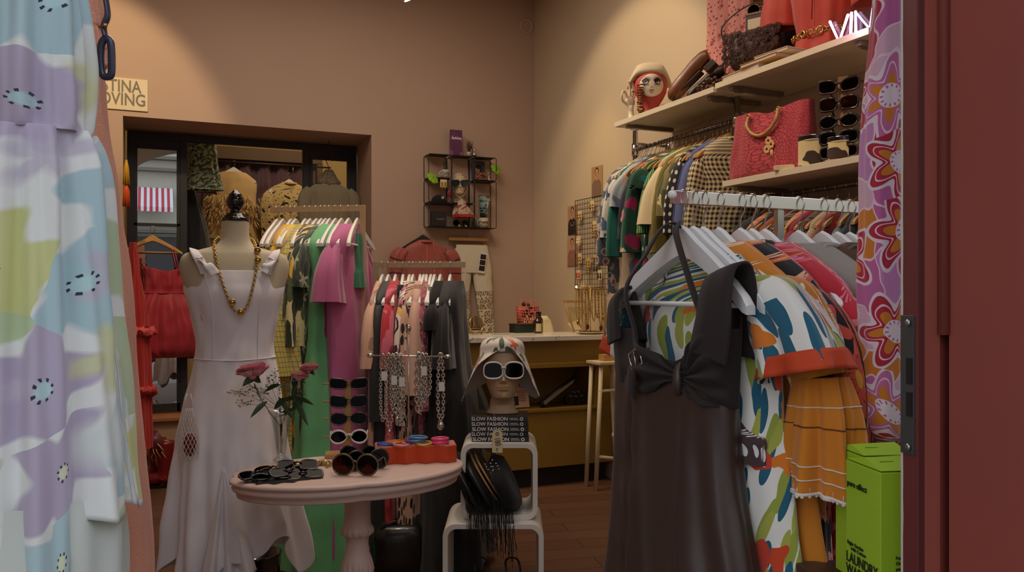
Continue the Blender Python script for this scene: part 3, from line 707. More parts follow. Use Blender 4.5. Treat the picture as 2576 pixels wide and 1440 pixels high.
r1 = [
 (4.55, ('paisley_blue', 'shirt', 'grey blue patterned shirt, first on the upper rail', dict(L=.95, sl=.55, th=.04))),
 (4.50, ('white_blue', 'blouse', 'white blouse with blue line drawings and rolled sleeve', dict(L=.62, sl=.38, th=.045, sr=(.06,.075)))),
 (4.46, ('ivory', 'dress', 'ivory slip dress under the blue line blouse', dict(L=.95, w=.19, th=.04, strap=.02))),
 (4.42, ('teal', 'top', 'plain teal long sleeved top on the upper rail', dict(L=.66, sl=.50, th=.035))),
 (4.37, ('pastel_scene', 'dress', 'misty blue watercolour dress on the upper rail', dict(L=1.05, sl=.2, th=.04))),
 (4.32, ('ink_multi', 'blouse', 'ink coloured blouse with red and cream swirls', dict(L=.7, sl=.4, th=.04))),
 (4.26, ('green_pink', 'shirt', 'bottle green shirt with pink and blue shapes', dict(L=.95, sl=.48, th=.05, sr=(.06,.07)))),
 (4.20, ('green_white', 'dress', 'green dress with small white leaves', dict(L=1.05, w=.19, sl=.1, th=.035))),
 (4.13, ('green_pink', 'dress', 'green dress with large pink discs next to the striped one', dict(L=1.0, sl=.1, th=.035))),
 (4.08, ('green_stripe', 'shirt', 'bright green striped shirt with black bands on the sleeve', dict(L=1.0, sl=.38, th=.055, sr=(.065,.075)))),
 (3.98, ('ivory', 'blouse', 'ivory blouse with a flared cream sleeve', dict(L=.85, sl=.34, th=.04, sr=(.05,.10), sflat=.8))),
 (3.92, ('olive', 'jacket', 'plain olive green jacket on the upper rail', dict(L=.62, sl=.5, th=.055, sr=(.06,.065)))),
 (3.86, ('olive_floral', 'dress', 'olive dress with white and rust flowers', dict(L=1.15, sl=.3, th=.055))),
 (3.79, ('dots_black', 'blouse', 'black blouse with white dots beside the navy jacket', dict(L=.8, sl=.4, th=.035))),
 (3.75, ('navy', 'jacket', 'navy blue blazer left of the checked jacket', dict(L=.75, sl=.52, th=.05))),
 (3.70, ('periwinkle', 'shirt', 'soft periwinkle shirt between blazer and checked jacket', dict(L=.95, sl=.5, th=.035))),
 (3.63, ('gingham', 'jacket', 'black and cream gingham jacket at the end of the upper rail', dict(L=1.0, sl=.58, w=.205, th=.075, sr=(.065,.06), collar=.012, fo=.008))),
]
for y, (nm, kd, lab, sp_) in r1:
    p = Vector((2.9, y, 2.34)); rz = rnd(-.05, .05) - (.12 if nm == 'gingham' else 0)
    hanger('wood' if y < 4.4 else 'white', p, rz, '%s hanger holding the %s' % ('light wooden' if y < 4.4 else 'white', lab), 'hangers on the upper wall rail')
    garment(kd if kd != 'top' else 'knit_top', lab, kd if kd != 'top' else 'top', C[nm], p, rz, group='clothes on the upper wall rail', seed=int(y*100), **sp_)
for i, y in enumerate((4.57, 4.53, 4.48, 4.29, 4.23, 4.17, 4.04, 3.66)):
    hanger('wood', Vector((2.9, y, 2.34)), rnd(-.06, .06), 'spare light wooden hanger between the shirts on the upper wall rail', 'spare wooden hangers on the upper rail')
r2 = [
 (3.34, 'denim_dark', 'jacket', 'dark denim jacket at the far end of the lower rail'), (3.27, 'peach_floral', 'blouse', 'peach blossom blouse on the lower wall rail'),
 (3.21, 'black', 'dress', 'black dress on the lower wall rail'), (3.14, 'rust', 'blouse', 'rust brown blouse on the lower wall rail'),
 (3.07, 'dark_floral', 'dress', 'charcoal dress with tiny pale flowers on the lower rail'), (3.00, 'peach_floral', 'dress', 'peach flowered dress right of the chrome post'),
 (2.93, 'wine', 'blouse', 'wine red blouse on the lower rail'), (2.87, 'dark_knit', 'jacket', 'black and beige speckled knit on the lower rail'),
 (2.80, 'knit_cream', 'jacket', 'cream chunky knit on the lower rail'), (2.74, 'red_floral', 'dress', 'red dress with ochre flowers on the lower rail'),
 (2.67, 'sea', 'shirt', 'sea green shirt on the lower rail'), (2.60, 'denim_dark', 'jacket', 'dark denim jacket near the swirl print dress'),
 (2.53, 'grey_brown', 'coat', 'grey brown coat on the lower rail'), (2.46, 'wine', 'dress', 'wine red dress at the near end of the lower rail'),
]
for y, nm, kd, lab in r2:
    p = Vector((2.9, y, 1.90)); rz = rnd(-.06, .06)
    hanger('wood', p, rz, 'light wooden hanger holding the '+lab, 'hangers on the lower wall rail')
    garment(kd, lab, kd, C[nm], p, rz, group='clothes on the lower wall rail', seed=int(y*100), L=rnd(.75, 1.0), sl=.45, th=.045)
# ================================================================ the near chrome rack at the right
F('satin_brown', (62,46,40), satin=True, bump=.1); F('chiffon_brown', (40,31,28), rough=.9, sheen=.05, bump=.1)
F('polka', (70,48,46), dict(k='spot', c=[(226,222,222)], s=26, r=.30, rnd=.25, wob=.1))
F('tropical', (232,228,220), dict(k='spot', c=[(22,92,116),(26,84,110),(150,160,60)], s=26, r=.40, st=3.0, rot=.6, wob=.35, p=.75), dict(k='spot', c=[(22,92,116),(170,172,70)], s=26, r=.34, st=3.0, rot=-.7, wob=.35, p=.6, o=4), dict(k='flower', c=[(208,66,24),(222,120,24),(204,58,30)], s=12, r=.42, n=3, dep=.2, wob=.5, p=.35, o=2))
F('mustard', (206,122,16), bump=.25)
F('mustard_emb', (206,122,16), dict(k='flower', c=[(232,222,206)], s=8, r=.48, n=11, dep=.32, wob=.1, p=.55), dict(k='outline', c=[(206,122,16)], s=8, r=.22, n=9, w=.02, dep=.3), bump=.25)
F('black_coral', (22,22,28), dict(k='flower', c=[(222,96,74),(214,84,66),(226,170,140)], s=9, r=.52, n=7, dep=.24, wob=.2), dict(k='outline', c=[(160,50,44)], s=9, r=.26, n=7, w=.02, dep=.4, wob=.2), dict(k='spot', c=[(226,170,60)], s=9, r=.09, wob=.2))
F('swirl_red', (186,24,44), dict(k='ring', c=[(220,120,150),(232,180,60)], s=5, r=.2, w=.025, wob=.4), dict(k='ring', c=[(220,120,150)], s=5, r=.34, w=.03, wob=.4), dict(k='ring', c=[(230,130,140)], s=5, r=.48, w=.03, wob=.4), dict(k='spot', c=[(214,170,20),(170,20,80),(214,170,20)], s=4, r=.3, p=.35, o=5, wob=.4))
LEATHER = M('leather_taupe', (150,142,132), .5, var=.04, bump=.15, bscale=90); LBROWN = M('puffer_brown', (86,58,44), .5, var=.08, bump=.2); LTAN = M('tan_jacket', (150,106,70), .55, var=.06, bump=.2)
C['leather_taupe'] = LEATHER; C['puffer_brown'] = LBROWN; C['tan_jacket'] = LTAN
NY, NZ = 1.33, 1.596
nr = thing('chrome_rack', 'bright chrome clothes rack in the foreground carrying broad white hangers', 'clothes rack', (.93, NY, 0))
MB().box((.42, 0, NZ-.0125), (.86, .012, .025)).build('rail', M('chrome_bright', (226,224,222), .12, 1.0, var=0), nr, bevel=.001)
for x in (.265, .80):
    MB().box((x, .012, (NZ-.025)/2), (.018, .012, NZ-.025)).build('post', CHROME, nr, bevel=.001)
    MB().box((x, 0, .012), (.03, .46, .022)).build('foot', CHROME, nr, bevel=.002)
MB().ball((-.008, 0, NZ-.008), .009, 14, 10).build('end_cap', M('rack_cap_white', (240,238,232), .4), nr)
NR = 'broad white hangers on the near chrome rack'
def nh(X, label, rz=0, kind='grey'): hanger(kind, (X, NY, NZ), -pi/2+rz, label, NR, hw=.225, drop=.145, top=.072)
NG = 'clothes on the near chrome rack'
nh(.946, 'broad white hanger holding the dark brown satin dress'); nh(.972, 'broad white hanger holding the brown dotted dress', .05)
# --- the brown satin dress: local x runs towards the camera side, local -y faces the camera
bd_ = thing('satin_dress', 'dark brown satin slip dress with twisted bust, foremost on the chrome rack', 'dress', (.93, NY, NZ), -pi/2, NG)
def surf(xr, zt, zb, depth, disp, nx=90, nz=40, cx=lambda v: 0, back=True):
    """closed tube: front and back of a garment panel between top contour and bottom contour"""
    mb = MB(); vs = []; uvs = []; tot = nx*2 if back else nx+1
    for i in range(nz+1):
        v = i/nz
        for j in range(tot):
            th = pi+pi*j/nx; c, s = cos(th), sin(th); x = c
            X = cx(v)+xr(v)*math.copysign(abs(c)**.9, c); zz = zt(x)*(1-v)+zb(x)*v
            if s > 0: zz = (zt(x)-.03*(1-abs(x)))*(1-v)+zb(x)*v
            d = disp(X, zz, v) if s <= 0 else 0
            vs.append((X, depth(v)*s-d, zz)); uvs.append((X, zz))
    fs = [(i*tot+j, (i+1)*tot+j, (i+1)*tot+(j+1) % tot, i*tot+(j+1) % tot) for i in range(nz) for j in (range(tot) if back else range(nx))]
    mb.add(vs, fs, uvs, True); return mb
kx, kz = .080, -.352
def bust_disp(X, z, v):
    dx, dz = X-kx, z-kz; r = sqrt(dx*dx+dz*dz); ph = math.atan2(dz, abs(dx)+.002)
    cup = .032*exp(-((abs(dx)-.09)/.055)**2-((z+.305)/.075)**2)
    return cup+.0065*sin(17*ph+3*r)*exp(-((r-.07)/.09)**2)+.005*sin(9*ph+1)*min(1, r/.15)+.003*noise.noise(Vector((X*25, z*25, 3)))
def ztop(x): a = abs(x-.36); return -.325+(.055*min(1, a/.7)**1.1 if x < .36 else .10*min(1, a/.5)**1.1-.035*max(0, (x-.88)/.12))
m = surf(lambda v: .200-.010*v, ztop, lambda x: -.392+.03*exp(-((x-.3)/.2)**2)-.008*x*x, lambda v: .045, bust_disp, cx=lambda v: -.012)
m.build('bodice', C['chiffon_brown'], bd_, solid=.0015)
kn = MB(); kn.tube(spline([(kx-.008, -.040, kz+.03), (kx-.004, -.050, kz+.012), (kx, -.053, kz-.008), (kx-.003, -.050, kz-.026), (kx-.006, -.040, kz-.036)], 6), [.003+.0055*sin(pi*i/24) for i in range(25)], 12, flat=.7); kn.build('knot', C['satin_brown'], bd_)
def seamdent(X): return -.004*exp(-((X+.09)/.006)**2)-.004*exp(-((X-.085)/.006)**2)
sk = MB(); rows = [(-.365, .188, .046, -.012, 0, .0), (-.42, .186, .05, -.012, 0, .003), (-.50, .188, .055, -.01, 0, .005), (-.60, .198, .06, 0, 0, .008), (-.72, .22, .07, .012, 0, .011), (-.9, .26, .085, .025, 0, .015), (-1.15, .29, .10, .03, 0, .02), (-1.35, .31, .11, .03, 0, .02)]
cloth(sk, rows, 140, 60, 6, 11, wr=.002, power=.9)
for i, p in enumerate(sk.v):
    if p.y < 0:
        p.y -= seamdent(p.x)*min(1, max(0, (-.38-p.z)*20)); p.z += .028*exp(-((p.x-.062)/.03)**2)*max(0, 1-abs(p.z+.365)/.05)
        p.y += .0025*sin(p.z*60+p.x*40)*exp(-((p.x+.09)/.03)**2)
sk.build('skirt', C['satin_brown'], bd_, solid=.0015)
def ribbon(pts, w, th, wdir, k=8, wave=0):
    """flat band along a path; wdir is the across direction, w may taper"""
    P = spline(pts, k); N = len(P); mb = MB(); vs = []; uvs = []
    for i, p in enumerate(P):
        f = i/(N-1); ww = (w[0]+(w[1]-w[0])*f) if isinstance(w, tuple) else w
        t = (P[min(i+1, N-1)]-P[max(i-1, 0)]).normalized(); a = Vector(wdir(f) if callable(wdir) else wdir); a = (a-t*a.dot(t)).normalized(); nn = t.cross(a)
        for (u, v) in ((-1,-1),(-.4,-1.25),(.4,-1.25),(1,-1),(1,1),(.4,1.25),(-.4,1.25),(-1,1)):
            vs.append(p+a*(u*ww/2)+nn*(v*th/2+wave*sin(f*9+u*2))); uvs.append((u*ww/2, -f))
    fs = [(i*8+j, i*8+(j+1) % 8, (i+1)*8+(j+1) % 8, (i+1)*8+j) for i in range(N-1) for j in range(8)]
    fs += [tuple(range(8))[::-1], tuple((N-1)*8+j for j in range(8))]
    mb.add(vs, fs, uvs, True); return mb
# wide shoulder straps looped over the hanger ends
ribbon([(.165, -.050, -.31), (.180, -.050, -.25), (.180, -.044, -.195), (.174, -.028, -.162), (.170, .0, -.155), (.168, .016, -.18), (.165, .025, -.24), (.16, .03, -.31)], (.085, .07), .005, (1,.1,.25), wave=.0015).build('wide_strap', C['chiffon_brown'], bd_)
ribbon([(-.155, -.045, -.30), (-.168, -.04, -.25), (-.178, -.032, -.215), (-.18, -.015, -.195), (-.18, .002, -.192), (-.178, .014, -.22), (-.17, .03, -.3)], (.065, .05), .006, (1,-.2,.2), wave=.0015).build('wide_strap', C['chiffon_brown'], bd_)
ribbon([(-.04, -.062, -.33), (-.04, -.068, -.27), (-.06, -.075, -.19), (-.025, -.05, -.12), (-.015, -.025, -.075), (-.008, 0, -.062), (0, .02, -.08)], (.028, .016), .003, (1,-.3,0)).build('halter_strap', C['chiffon_brown'], bd_)
ribbon([(.155, -.045, -.26), (.12, -.045, -.20), (.07, -.035, -.13), (.03, -.02, -.085), (.006, 0, -.064)], (.026, .018), .003, (1,-.3,0)).build('halter_strap', C['chiffon_brown'], bd_)
bu = MB(); bc = Vector((-.03, -.072, -.325)); M3 = Matrix.Rotation(rad(-24), 3, 'Y')
bu.tube([bc+M3 @ Vector(p) for p in ((-.02,0,.016),(.02,0,.016),(.02,0,-.016),(-.02,0,-.016))], .0026, 8, closed=True); bu.tube([bc+M3 @ Vector((0,0,.016)), bc+M3 @ Vector((0,-.003,-.016))], .0016, 8)
bu.build('buckle', CHROME, bd_)
ribbon([(-.03, -.066, -.31), (-.04, -.072, -.345), (-.055, -.066, -.375), (-.065, -.06, -.40)], (.034, .042), .003, (1,-.2,0)).build('belt_tail', C['chiffon_brown'], bd_)
# --- the garments behind it
garment('dotted_dress', 'brown dress with white dots peeping out behind the satin dress', 'dress', C['polka'], (.972, NY, NZ), -pi/2, L=.50, w=.20, th=.025, hem=.97, fo=.006, strap=.17, group=NG, seed=4, n=80)
nh(.995, 'broad white hanger holding the white leaf print dress', .02)
tr_ = thing('leaf_print_dress', 'white dress with teal leaves and orange fruit behind the brown satin dress', 'dress', (1.0, NY, NZ), -pi/2, NG)
cloth(MB(), [], 1) if 0 else None
b = MB(); cloth(b, [(-.125,.10,.03,0,0,0),(-.165,.155,.04,0,0,.002),(-.205,.20,.05,0,0,.003),(-.26,.215,.055,.0,0,.006),(-.4,.21,.06,0,0,.01),(-.6,.235,.06,.01,0,.014),(-.9,.27,.07,.01,0,.02),(-1.2,.30,.08,0,0,.025)], 110, 50, 6, 3); b.build('body', C['tropical'], tr_)
for s in (-1, 1):
    m = MB(); sleeve(m, [(s*.15,0,-.19), (s*.205,-.004,-.225), (s*.248,-.006,-.275), (s*.270,-.006,-.33)], [.03,.062,.074,.085], [.03,.045,.05,.052], 5+s, .006, 36, 4, 24); so = m.build('sleeve', C['tropical'], tr_, solid=.0015)
    e = MB(); sleeve(e, [(s*.268,-.006,-.30), (s*.275,-.006,-.333)], [.084,.0885], [.053,.056], 5+s, .006, 36, 4, 4); e.build('sleeve_hem', M('hem_orange', (204,70,30), .8), so, solid=.002)
nh(1.033, 'broad white hanger holding the mustard embroidered blouse', -.02)
mu = thing('embroidered_dress', 'mustard yellow dress with white embroidery and wide bell sleeves edged in lace', 'dress', (1.035, NY, NZ), -pi/2, NG)
b = MB(); cloth(b, [(-.10,.075,.03,0,0,0),(-.14,.14,.04,0,0,.002),(-.19,.20,.05,0,0,.003),(-.30,.21,.055,0,0,.006),(-.38,.208,.055,0,0,.008)], 90, 24, 6, 8); b.build('yoke', C['mustard_emb'], mu)
b = MB(); cloth(b, [(-.375,.208,.055,0,0,.008),(-.5,.215,.06,.02,0,.014),(-.75,.245,.065,.04,0,.02),(-1.25,.27,.08,.03,0,.024)], 90, 40, 7, 9); b.build('skirt', C['mustard'], mu)
LACE = M('lace_white', (224,214,204), .8)
for s in (-1, 1):
    m = MB(); sleeve(m, [(s*.15,0,-.19), (s*.205,-.004,-.23), (s*.25,-.006,-.29), (s*.272,-.006,-.345)], [.03,.060,.06,.050], [.03,.042,.04,.034], 15+s, .003, 36, 4, 24); so = m.build('upper_sleeve', C['mustard_emb'], mu, solid=.0015)
    m = MB(); 
    pth = [(s*.272,-.006,-.34), (s*.278,-.006,-.40), (s*.278,-.006,-.46), (s*.276,-.006,-.525)]
    sleeve(m, pth, [.050,.060,.064,.066], [.033,.042,.044,.046], 25+s, .011, 80, 6, 30); so = m.build('bell_cuff', C['mustard'], mu, solid=.0015)
    # lace edging follows the wavy hem; gathered band above, stitched lines between
    ring = m.v[-80:]; lm = MB(); pr = [p+Vector((0,0,-.0015)) for p in ring]; lm.tube(pr, .0032, 6, closed=True)
    for q in range(0, 80, 2): lm.tube([ring[q]*1.0+Vector((0,0,-.001)), ring[q]+Vector((0,0,.010))], .0011, 4)
    for p in pr[::1]: lm.ball(p+Vector((0,0,-.003)), .0034, 6, 4)
    lm.build('lace_trim', LACE, so)
    for z_i, rr in ((8, .0012), (13, .0012), (23, .0013), (26, .0013)):
        rg_ = m.v[z_i*80:(z_i+1)*80]
        if len(rg_) < 80: continue
        cc = sum(rg_, Vector())/80
        a_ = MB(); a_.tube([cc+(p-cc)*1.025 for p in rg_], rr, 5, closed=True); a_.build('stitching', LACE if z_i != 13 else M('stitch_brown', (90,50,20), .8), so)
nh(1.086, 'broad white hanger left of the chrome post holding the black coral dress', .03); nh(1.115, 'broad white hanger right behind the black coral dress hanger', -.03); nh(1.148, 'broad white hanger holding the red swirl print dress', .02)
garment('floral_blouse', 'black blouse with coral daisies left of the taupe leather jacket', 'blouse', C['black_coral'], (1.09, NY, NZ), -pi/2, L=.75, w=.22, th=.035, sl=.24, sr=(.065,.07), sflat=.6, collar=.014, group=NG, seed=33, n=90, top=-.095, sh=-.11, open_=.02, solid=.0015)
sw = garment('swirl_dress', 'long red and pink swirl print dress with a yellow cuff', 'dress', C['swirl_red'], (1.15, NY, NZ), -pi/2, L=1.2, w=.225, th=.055, sl=.33, sr=(.06,.07), sflat=.6, group=NG, seed=37, n=90, open_=.0, hem=1.15, cuff=M('cuff_yellow', (214,170,20), .8), solid=.0015)
nh(1.236, 'broad white hanger holding the taupe leather jacket', 0); nh(1.302, 'broad white hanger holding the dark brown puffer jacket', .02); nh(1.344, 'broad white hanger holding the tan jacket', -.02); nh(1.379, 'broad white hanger behind the tan jacket near the swirl print scarf'); nh(1.414, 'last broad white hanger beside the pink print scarf', .03)
garment('leather_jacket', 'taupe leather jacket on the near chrome rack', 'jacket', LEATHER, (1.24, NY, NZ), -pi/2, L=.62, w=.215, th=.06, sl=.42, sr=(.06,.055), sflat=.75, collar=.018, group=NG, seed=41, n=90, open_=.0, solid=.002)
garment('puffer_jacket', 'dark brown puffer jacket right of the taupe leather one', 'jacket', LBROWN, (1.31, NY, NZ), -pi/2, L=.6, w=.215, th=.06, sl=.4, sr=(.07,.06), sflat=.75, collar=.02, fo=.012, group=NG, seed=43, n=90)
garment('suede_jacket', 'tan suede jacket, last garment beside the pink print scarf', 'jacket', LTAN, (1.37, NY, NZ), -pi/2, L=.6, w=.22, th=.05, sl=.4, sr=(.07,.06), sflat=.7, collar=.016, group=NG, seed=45, n=60)
# --- pink swirl print scarf dress beside the door
F('psyche', (226,200,206), dict(k='cells', c=[(190,96,152),(214,170,188),(176,26,52),(206,120,30),(196,130,180),(190,96,152)], s=13, wob=.9, rnd=1), dict(k='edge', c=[(236,196,210)], s=13, r=.025, wob=.9, rnd=1),
  dict(k='flower', c=[(226,206,214)], s=7.5, r=.58, n=6, dep=.2, rnd=.5, o=1), dict(k='flower', c=[(196,106,158),(176,26,52)], s=7.5, r=.53, n=6, dep=.25, rnd=.5, o=1), dict(k='outline', c=[(236,196,210)], s=7.5, r=.42, n=6, dep=.25, rnd=.5, w=.012, o=1), dict(k='flower', c=[(208,122,28)], s=7.5, r=.33, n=6, dep=.3, rnd=.5, o=1), dict(k='spot', c=[(232,214,222)], s=7.5, r=.16, rnd=.5, o=1), dict(k='stamen', c=[(190,96,152)], s=7.5, r=.125, n=12, w=.02, rnd=.5, o=1), bump=.1)
sc = AT(2226, 735, 1.385)
pk = thing('print_scarf', 'pink, orange and crimson psychedelic flower print cloth hanging beside the red door', 'scarf', (sc.x, sc.y, 1.147), -YAW-rad(22))
b = MB(); cloth(b, [(.95,.026,.028,.009,0,.002),(.80,.027,.03,.009,0,.002),(.66,.030,.034,.006,0,.003),(.52,.037,.038,.0,0,.004),(.4,.038,.038,-.001,0,.004),(.2,.039,.04,-.001,0,.004),(.08,.038,.04,-.001,0,.003),(.02,.034,.03,-.001,0,.002),(0,.02,.01,0,0,0)], 60, 60, 4, 71, wr=.0015)
b.uv = [(u*1.3+.3, v) for u, v in b.uv]; b.build('body', C['psyche'], pk)
# --- green laundry boxes
BG = M('carton_lime', (160,196,44), .5, var=.015); INK = M('ink_dark', (30,34,24), .6, var=0)
P1, P2 = AT(2215, HZ, 1.15), AT(2128, HZ, 1.243); u1 = (P2-P1).normalized(); u2 = Vector((u1.y, -u1.x, 0)); zt = CAMZ-452*1.15/FPX; H = .20
def carton(label, o, wide, deep, zt, letters):
    t = thing('laundry_carton', label, 'box', (o.x, o.y, zt-H), math.atan2(u2.y, u2.x), 'lime green cartons')
    # local x = u2 (to the right), local y = u1 (away to the left)
    t.rotation_euler = (0, 0, math.atan2(u2.y, u2.x)); b = MB()
    b.box((wide/2, deep/2, H/2-.001), (wide, deep, H-.002)); b.build('carton', BG, t, bevel=.0012)
    f = MB(); f.add([(.001,.001,H),(wide-.001,.001,H),(wide-.001,deep-.001,H),(.001,deep-.001,H),(.004,deep*.5,H+.010),(wide-.004,deep*.5,H+.012)], [(0,1,5,4),(2,3,4,5),(0,4,3),(1,2,5)]); f.build('lid', BG, t, solid=.001)
    fl = MB(); fl.box((wide*.35, deep*.3, H+.0075), (.022, .0008, .0008)); fl.build('seam_slit', M('slit', (90,120,20), .7), t)
    if letters:
        R1 = (rad(90), 0, -rad(90))
        def tl(s, size, y, z, sx=1, mt=INK): text(s, size, mt, t, (-.0012, deep-y, z), R1, ext=.0003, sx=sx)
        tl('pure effect', .0125, .005, H-.035); tl('LAUNDRY', .021, .003, H-.146, .88); tl('WASH', .021, .003, H-.164, .88); tl('Scent of Green Lemon', .007, .006, H-.178, .9)
        tl('Right Garden', .0075, .006, H-.124, 1.1); tl('with Cotton', .0075, .016, H-.131, 1.1)
        R2 = (rad(90), 0, 0)
        for i, s in enumerate(('Pure Effect', 'Cleaning but', 'yet gentle to', 'One laundry', 'including de', 'and active')): text(s, .0062, INK, t, (.022, -.001, H-.122-.0078*i), R2, ext=.0003)
        for i, s in enumerate(('Laundry: 0.5', '(1/200 for', 'concentrate', 'mately 20')): text(s, .0062, INK, t, (.022, -.001, H-.181-.0078*i), R2, ext=.0003)
    return t
carton('lime green laundry wash carton in front, bottom right beside the door', P1, .075, (P2-P1).length, zt, True)
carton('lime green carton standing behind the laundry wash carton', P1+u1*((P2-P1).length+.012)+u2*.035, .08, .085, zt, False)
st = thing('wooden_bench', 'dark brown wooden bench edge under the lime green cartons', 'bench', (P1.x, P1.y, 0), math.atan2(u2.y, u2.x))
bw = M('bench_brown', (78,50,38), .5, var=.1)
MB().box((.045, .11, zt-H-.015), (.12, .25, .028)).build('seat', bw, st, bevel=.004)
for x in (.0, .09):
    for y in (.01, .21): MB().box((x, y, (zt-H-.03)/2), (.03, .03, zt-H-.03)).build('leg', bw, st)
# ================================================================ dresses hanging at the left edge
F('pastel', (236,238,236), dict(k='flower', c=[(190,178,202),(180,208,216),(194,210,172),(212,214,150),(190,178,202),(184,210,218)], s=6.4, r=.60, n=5, dep=.2, wob=.16, soft=.03, rnd=.7), dict(k='flower', c=[(190,212,220),(196,214,176),(200,192,210),(216,218,168)], s=6.8, r=.36, n=5, dep=.25, wob=.16, soft=.07, o=5, p=.6, a=.85), dict(k='spot', c=[(222,228,226)], s=5, r=.22, soft=.1, o=9, p=.5, wob=.2),
  dict(k='spot', c=[(190,222,228),(226,232,200)], s=6.4, r=.075, wob=.16, soft=.02, rnd=.7), dict(k='stamen', c=[(52,56,66)], s=6.4, r=.088, n=8, w=.014, th=.35, wob=.16, rnd=.7), bump=.12, rough=.85)
F('peach', (222,150,122), dict(k='noise', c=[(236,176,150)], s=400, r=.56), bump=.4); 
def edge_rows(px, t, tab, hyf, cxpx, fo):
    """rows from a list of (pixel row, right edge pixel) at depth t"""
    r = []
    for k, (py, ex, f) in enumerate(tab):
        z = CAMZ-(py-HZ)/FPX*t; hx = (ex-cxpx-(34+30*min(1, max(0, (py-150)/250)) if cxpx == 70 else 8))/FPX*t; r.append((z, hx, hx*hyf, 0, 0, f*fo))
    return r
o = AT(70, HZ, 1.17)
ld = thing('floral_dress', 'large pastel watercolour flower dress hanging at the left edge', 'dress', (o.x, o.y, 0), -YAW+rad(18))
tab = [(-260,200,.2),(-100,215,.4),(0,232,.6),(150,246,.8),(300,262,.8),(335,268,.4)]
b = MB(); cloth(b, edge_rows(0, 1.17, tab, .75, 70, .016), 150, 40, 8, 21, wr=.003, sharp=.8); b.build('upper_tier', C['pastel'], ld, solid=.001)
tab = [(330,268,.4),(380,282,.9),(470,300,1.1),(700,320,1.1),(1000,345,1.2),(1290,372,1.4)]
def lh(th, f): 
    a = ((th+pi/2+pi) % (2*pi))-pi     # 0 at the front
    return (-.34*(1/(1+exp((a-.42)*10)))-.010*sin(9*th))*f**3
b = MB(); cloth(b, edge_rows(0, 1.17, tab, .75, 70, .017), 170, 60, 9, 23, wr=.003, sharp=.8, hem=lh); b.build('lower_tier', C['pastel'], ld, solid=.001)
lw = MB(); cloth(lw, [(1.11,.14,.09,-.02,0,.012),(1.0,.145,.10,-.02,0,.016),(.7,.15,.11,-.02,0,.018)], 90, 20, 7, 5); lw.build('lining', F('lining', (206,212,206)) or C['lining'], ld)
o = AT(150, HZ, 1.47)
pd = thing('peach_dress', 'peach sparkly ruffled dress just behind the pastel floral dress', 'dress', (o.x, o.y, 0), -YAW)
tab = [(-200,240,.3),(-60,248,.5),(0,256,.6),(100,260,.6),(200,262,.5),(350,276,.5),(500,300,.5),(740,330,.5),(1000,346,.6),(1290,372,1.0),(1500,384,1.2)]
b = MB(); cloth(b, edge_rows(0, 1.47, tab, .6, 150, .010), 120, 70, 6, 31); b.build('body', C['peach'], pd, solid=.001)
for k, (py, w) in enumerate(((20, .088), (75, .092), (118, .094))):
    z = CAMZ-(py-HZ)/FPX*1.47; r = MB(); cloth(r, [(z+.03,w*.72,w*.4,0,0,.002),(z,w*.78,w*.46,0,0,.007),(z-.035,w*.84,w*.5,0,0,.010)], 140, 8, 22, 40+k); r.build('ruffle', C['peach'], pd, solid=.001)
# dark blue frame of a bag handle in front of it
bg = thing('blue_handle', 'glossy slate blue oval bag handle hanging at the upper left', 'bag handle', AT(266, 145, 1.32), -YAW)
BLU = M('blue_acrylic', (58,64,92), .25, coat=.4)
h = MB(); s13 = 1.32/FPX
out = [(-14,52),(-10,54),(10,54),(15,46),(17,10),(18,-46),(14,-54),(-4,-54),(-12,-48),(-19,-5),(-18,38)]
inn = [(-2,44),(4,44),(8,34),(11,0),(10,-36),(5,-44),(-1,-42),(-5,-30),(-7,0),(-6,34)]
P = spline([(x*s13, 0, z*s13) for x, z in [(2,48),(12,38),(15,0),(14,-40),(6,-48),(-6,-46),(-11,-30),(-13,0),(-10,36)]], 6, True)
h.tube(P, .0058, 12, closed=True); h.build('ring', BLU, bg)
h = MB(); h.tube(spline([(0, 0, 50*s13), (-6*s13, .002, 80*s13), (2*s13, .004, 110*s13), (-4*s13, .004, 160*s13), (-8*s13, .004, 230*s13)], 6), .0075, 10, flat=.5); h.build('strap', BLU, bg)
MB().ball((2*s13, -.006, 78*s13), .004, 10, 8).build('rivet', GOLD, bg)
# ================================================================ dress form
F('linen', (196,184,158), bump=.3); LINEN = C['linen']
def frow(py, wpx, hy, t, cx=0, f=0): return (CAMZ-(py-HZ)/FPX*t, wpx/2/FPX*t, hy, cx, 0, f)
TD = 3.30; o = AT(592, HZ, TD)
df = thing('dress_form', 'linen dressmaker form with black turned finial wearing the white dress', 'mannequin', (o.x, o.y, 0), -rad(4))
b = MB(); R_ = [frow(556, 66, .052, TD), frow(585, 66, .052, TD), frow(606, 74, .055, TD), frow(620, 104, .062, TD), frow(630, 168, .072, TD), frow(642, 240, .085, TD), frow(668, 262, .10, TD), frow(705, 250, .112, TD), frow(745, 226, .125, TD), frow(800, 200, .110, TD), frow(865, 178, .095, TD), frow(920, 176, .092, TD), frow(980, 180, .09, TD), frow(1000, 170, .085, TD)]
cloth(b, R_, 64, 90, 3, 1, wr=0, power=.92); n0 = len(b.v); b.f.append(list(range(64))[::-1]); b.sm.append(True); b.build('torso', LINEN, df)
FN = M('black_lacquer', (14,13,13), .15, coat=.6); zc = CAMZ-(556-HZ)/FPX*TD
MB().lathe([(.001,-.004),(.054,-.004),(.056,.004),(.054,.012),(.046,.014),(.046,.020),(.038,.022),(.038,.028),(.030,.030),(.022,.038),(.020,.044),(.026,.050),(.034,.062),(.037,.076),(.034,.090),(.027,.098),(.028,.102),(.024,.108),(.016,.114),(.012,.120),(.006,.124),(.001,.125)], (0,0,zc), 36).build('finial', FN, df)
MB().cyl((0,0,.04), (0,0,1.0), .014).build('pole', FN, df)
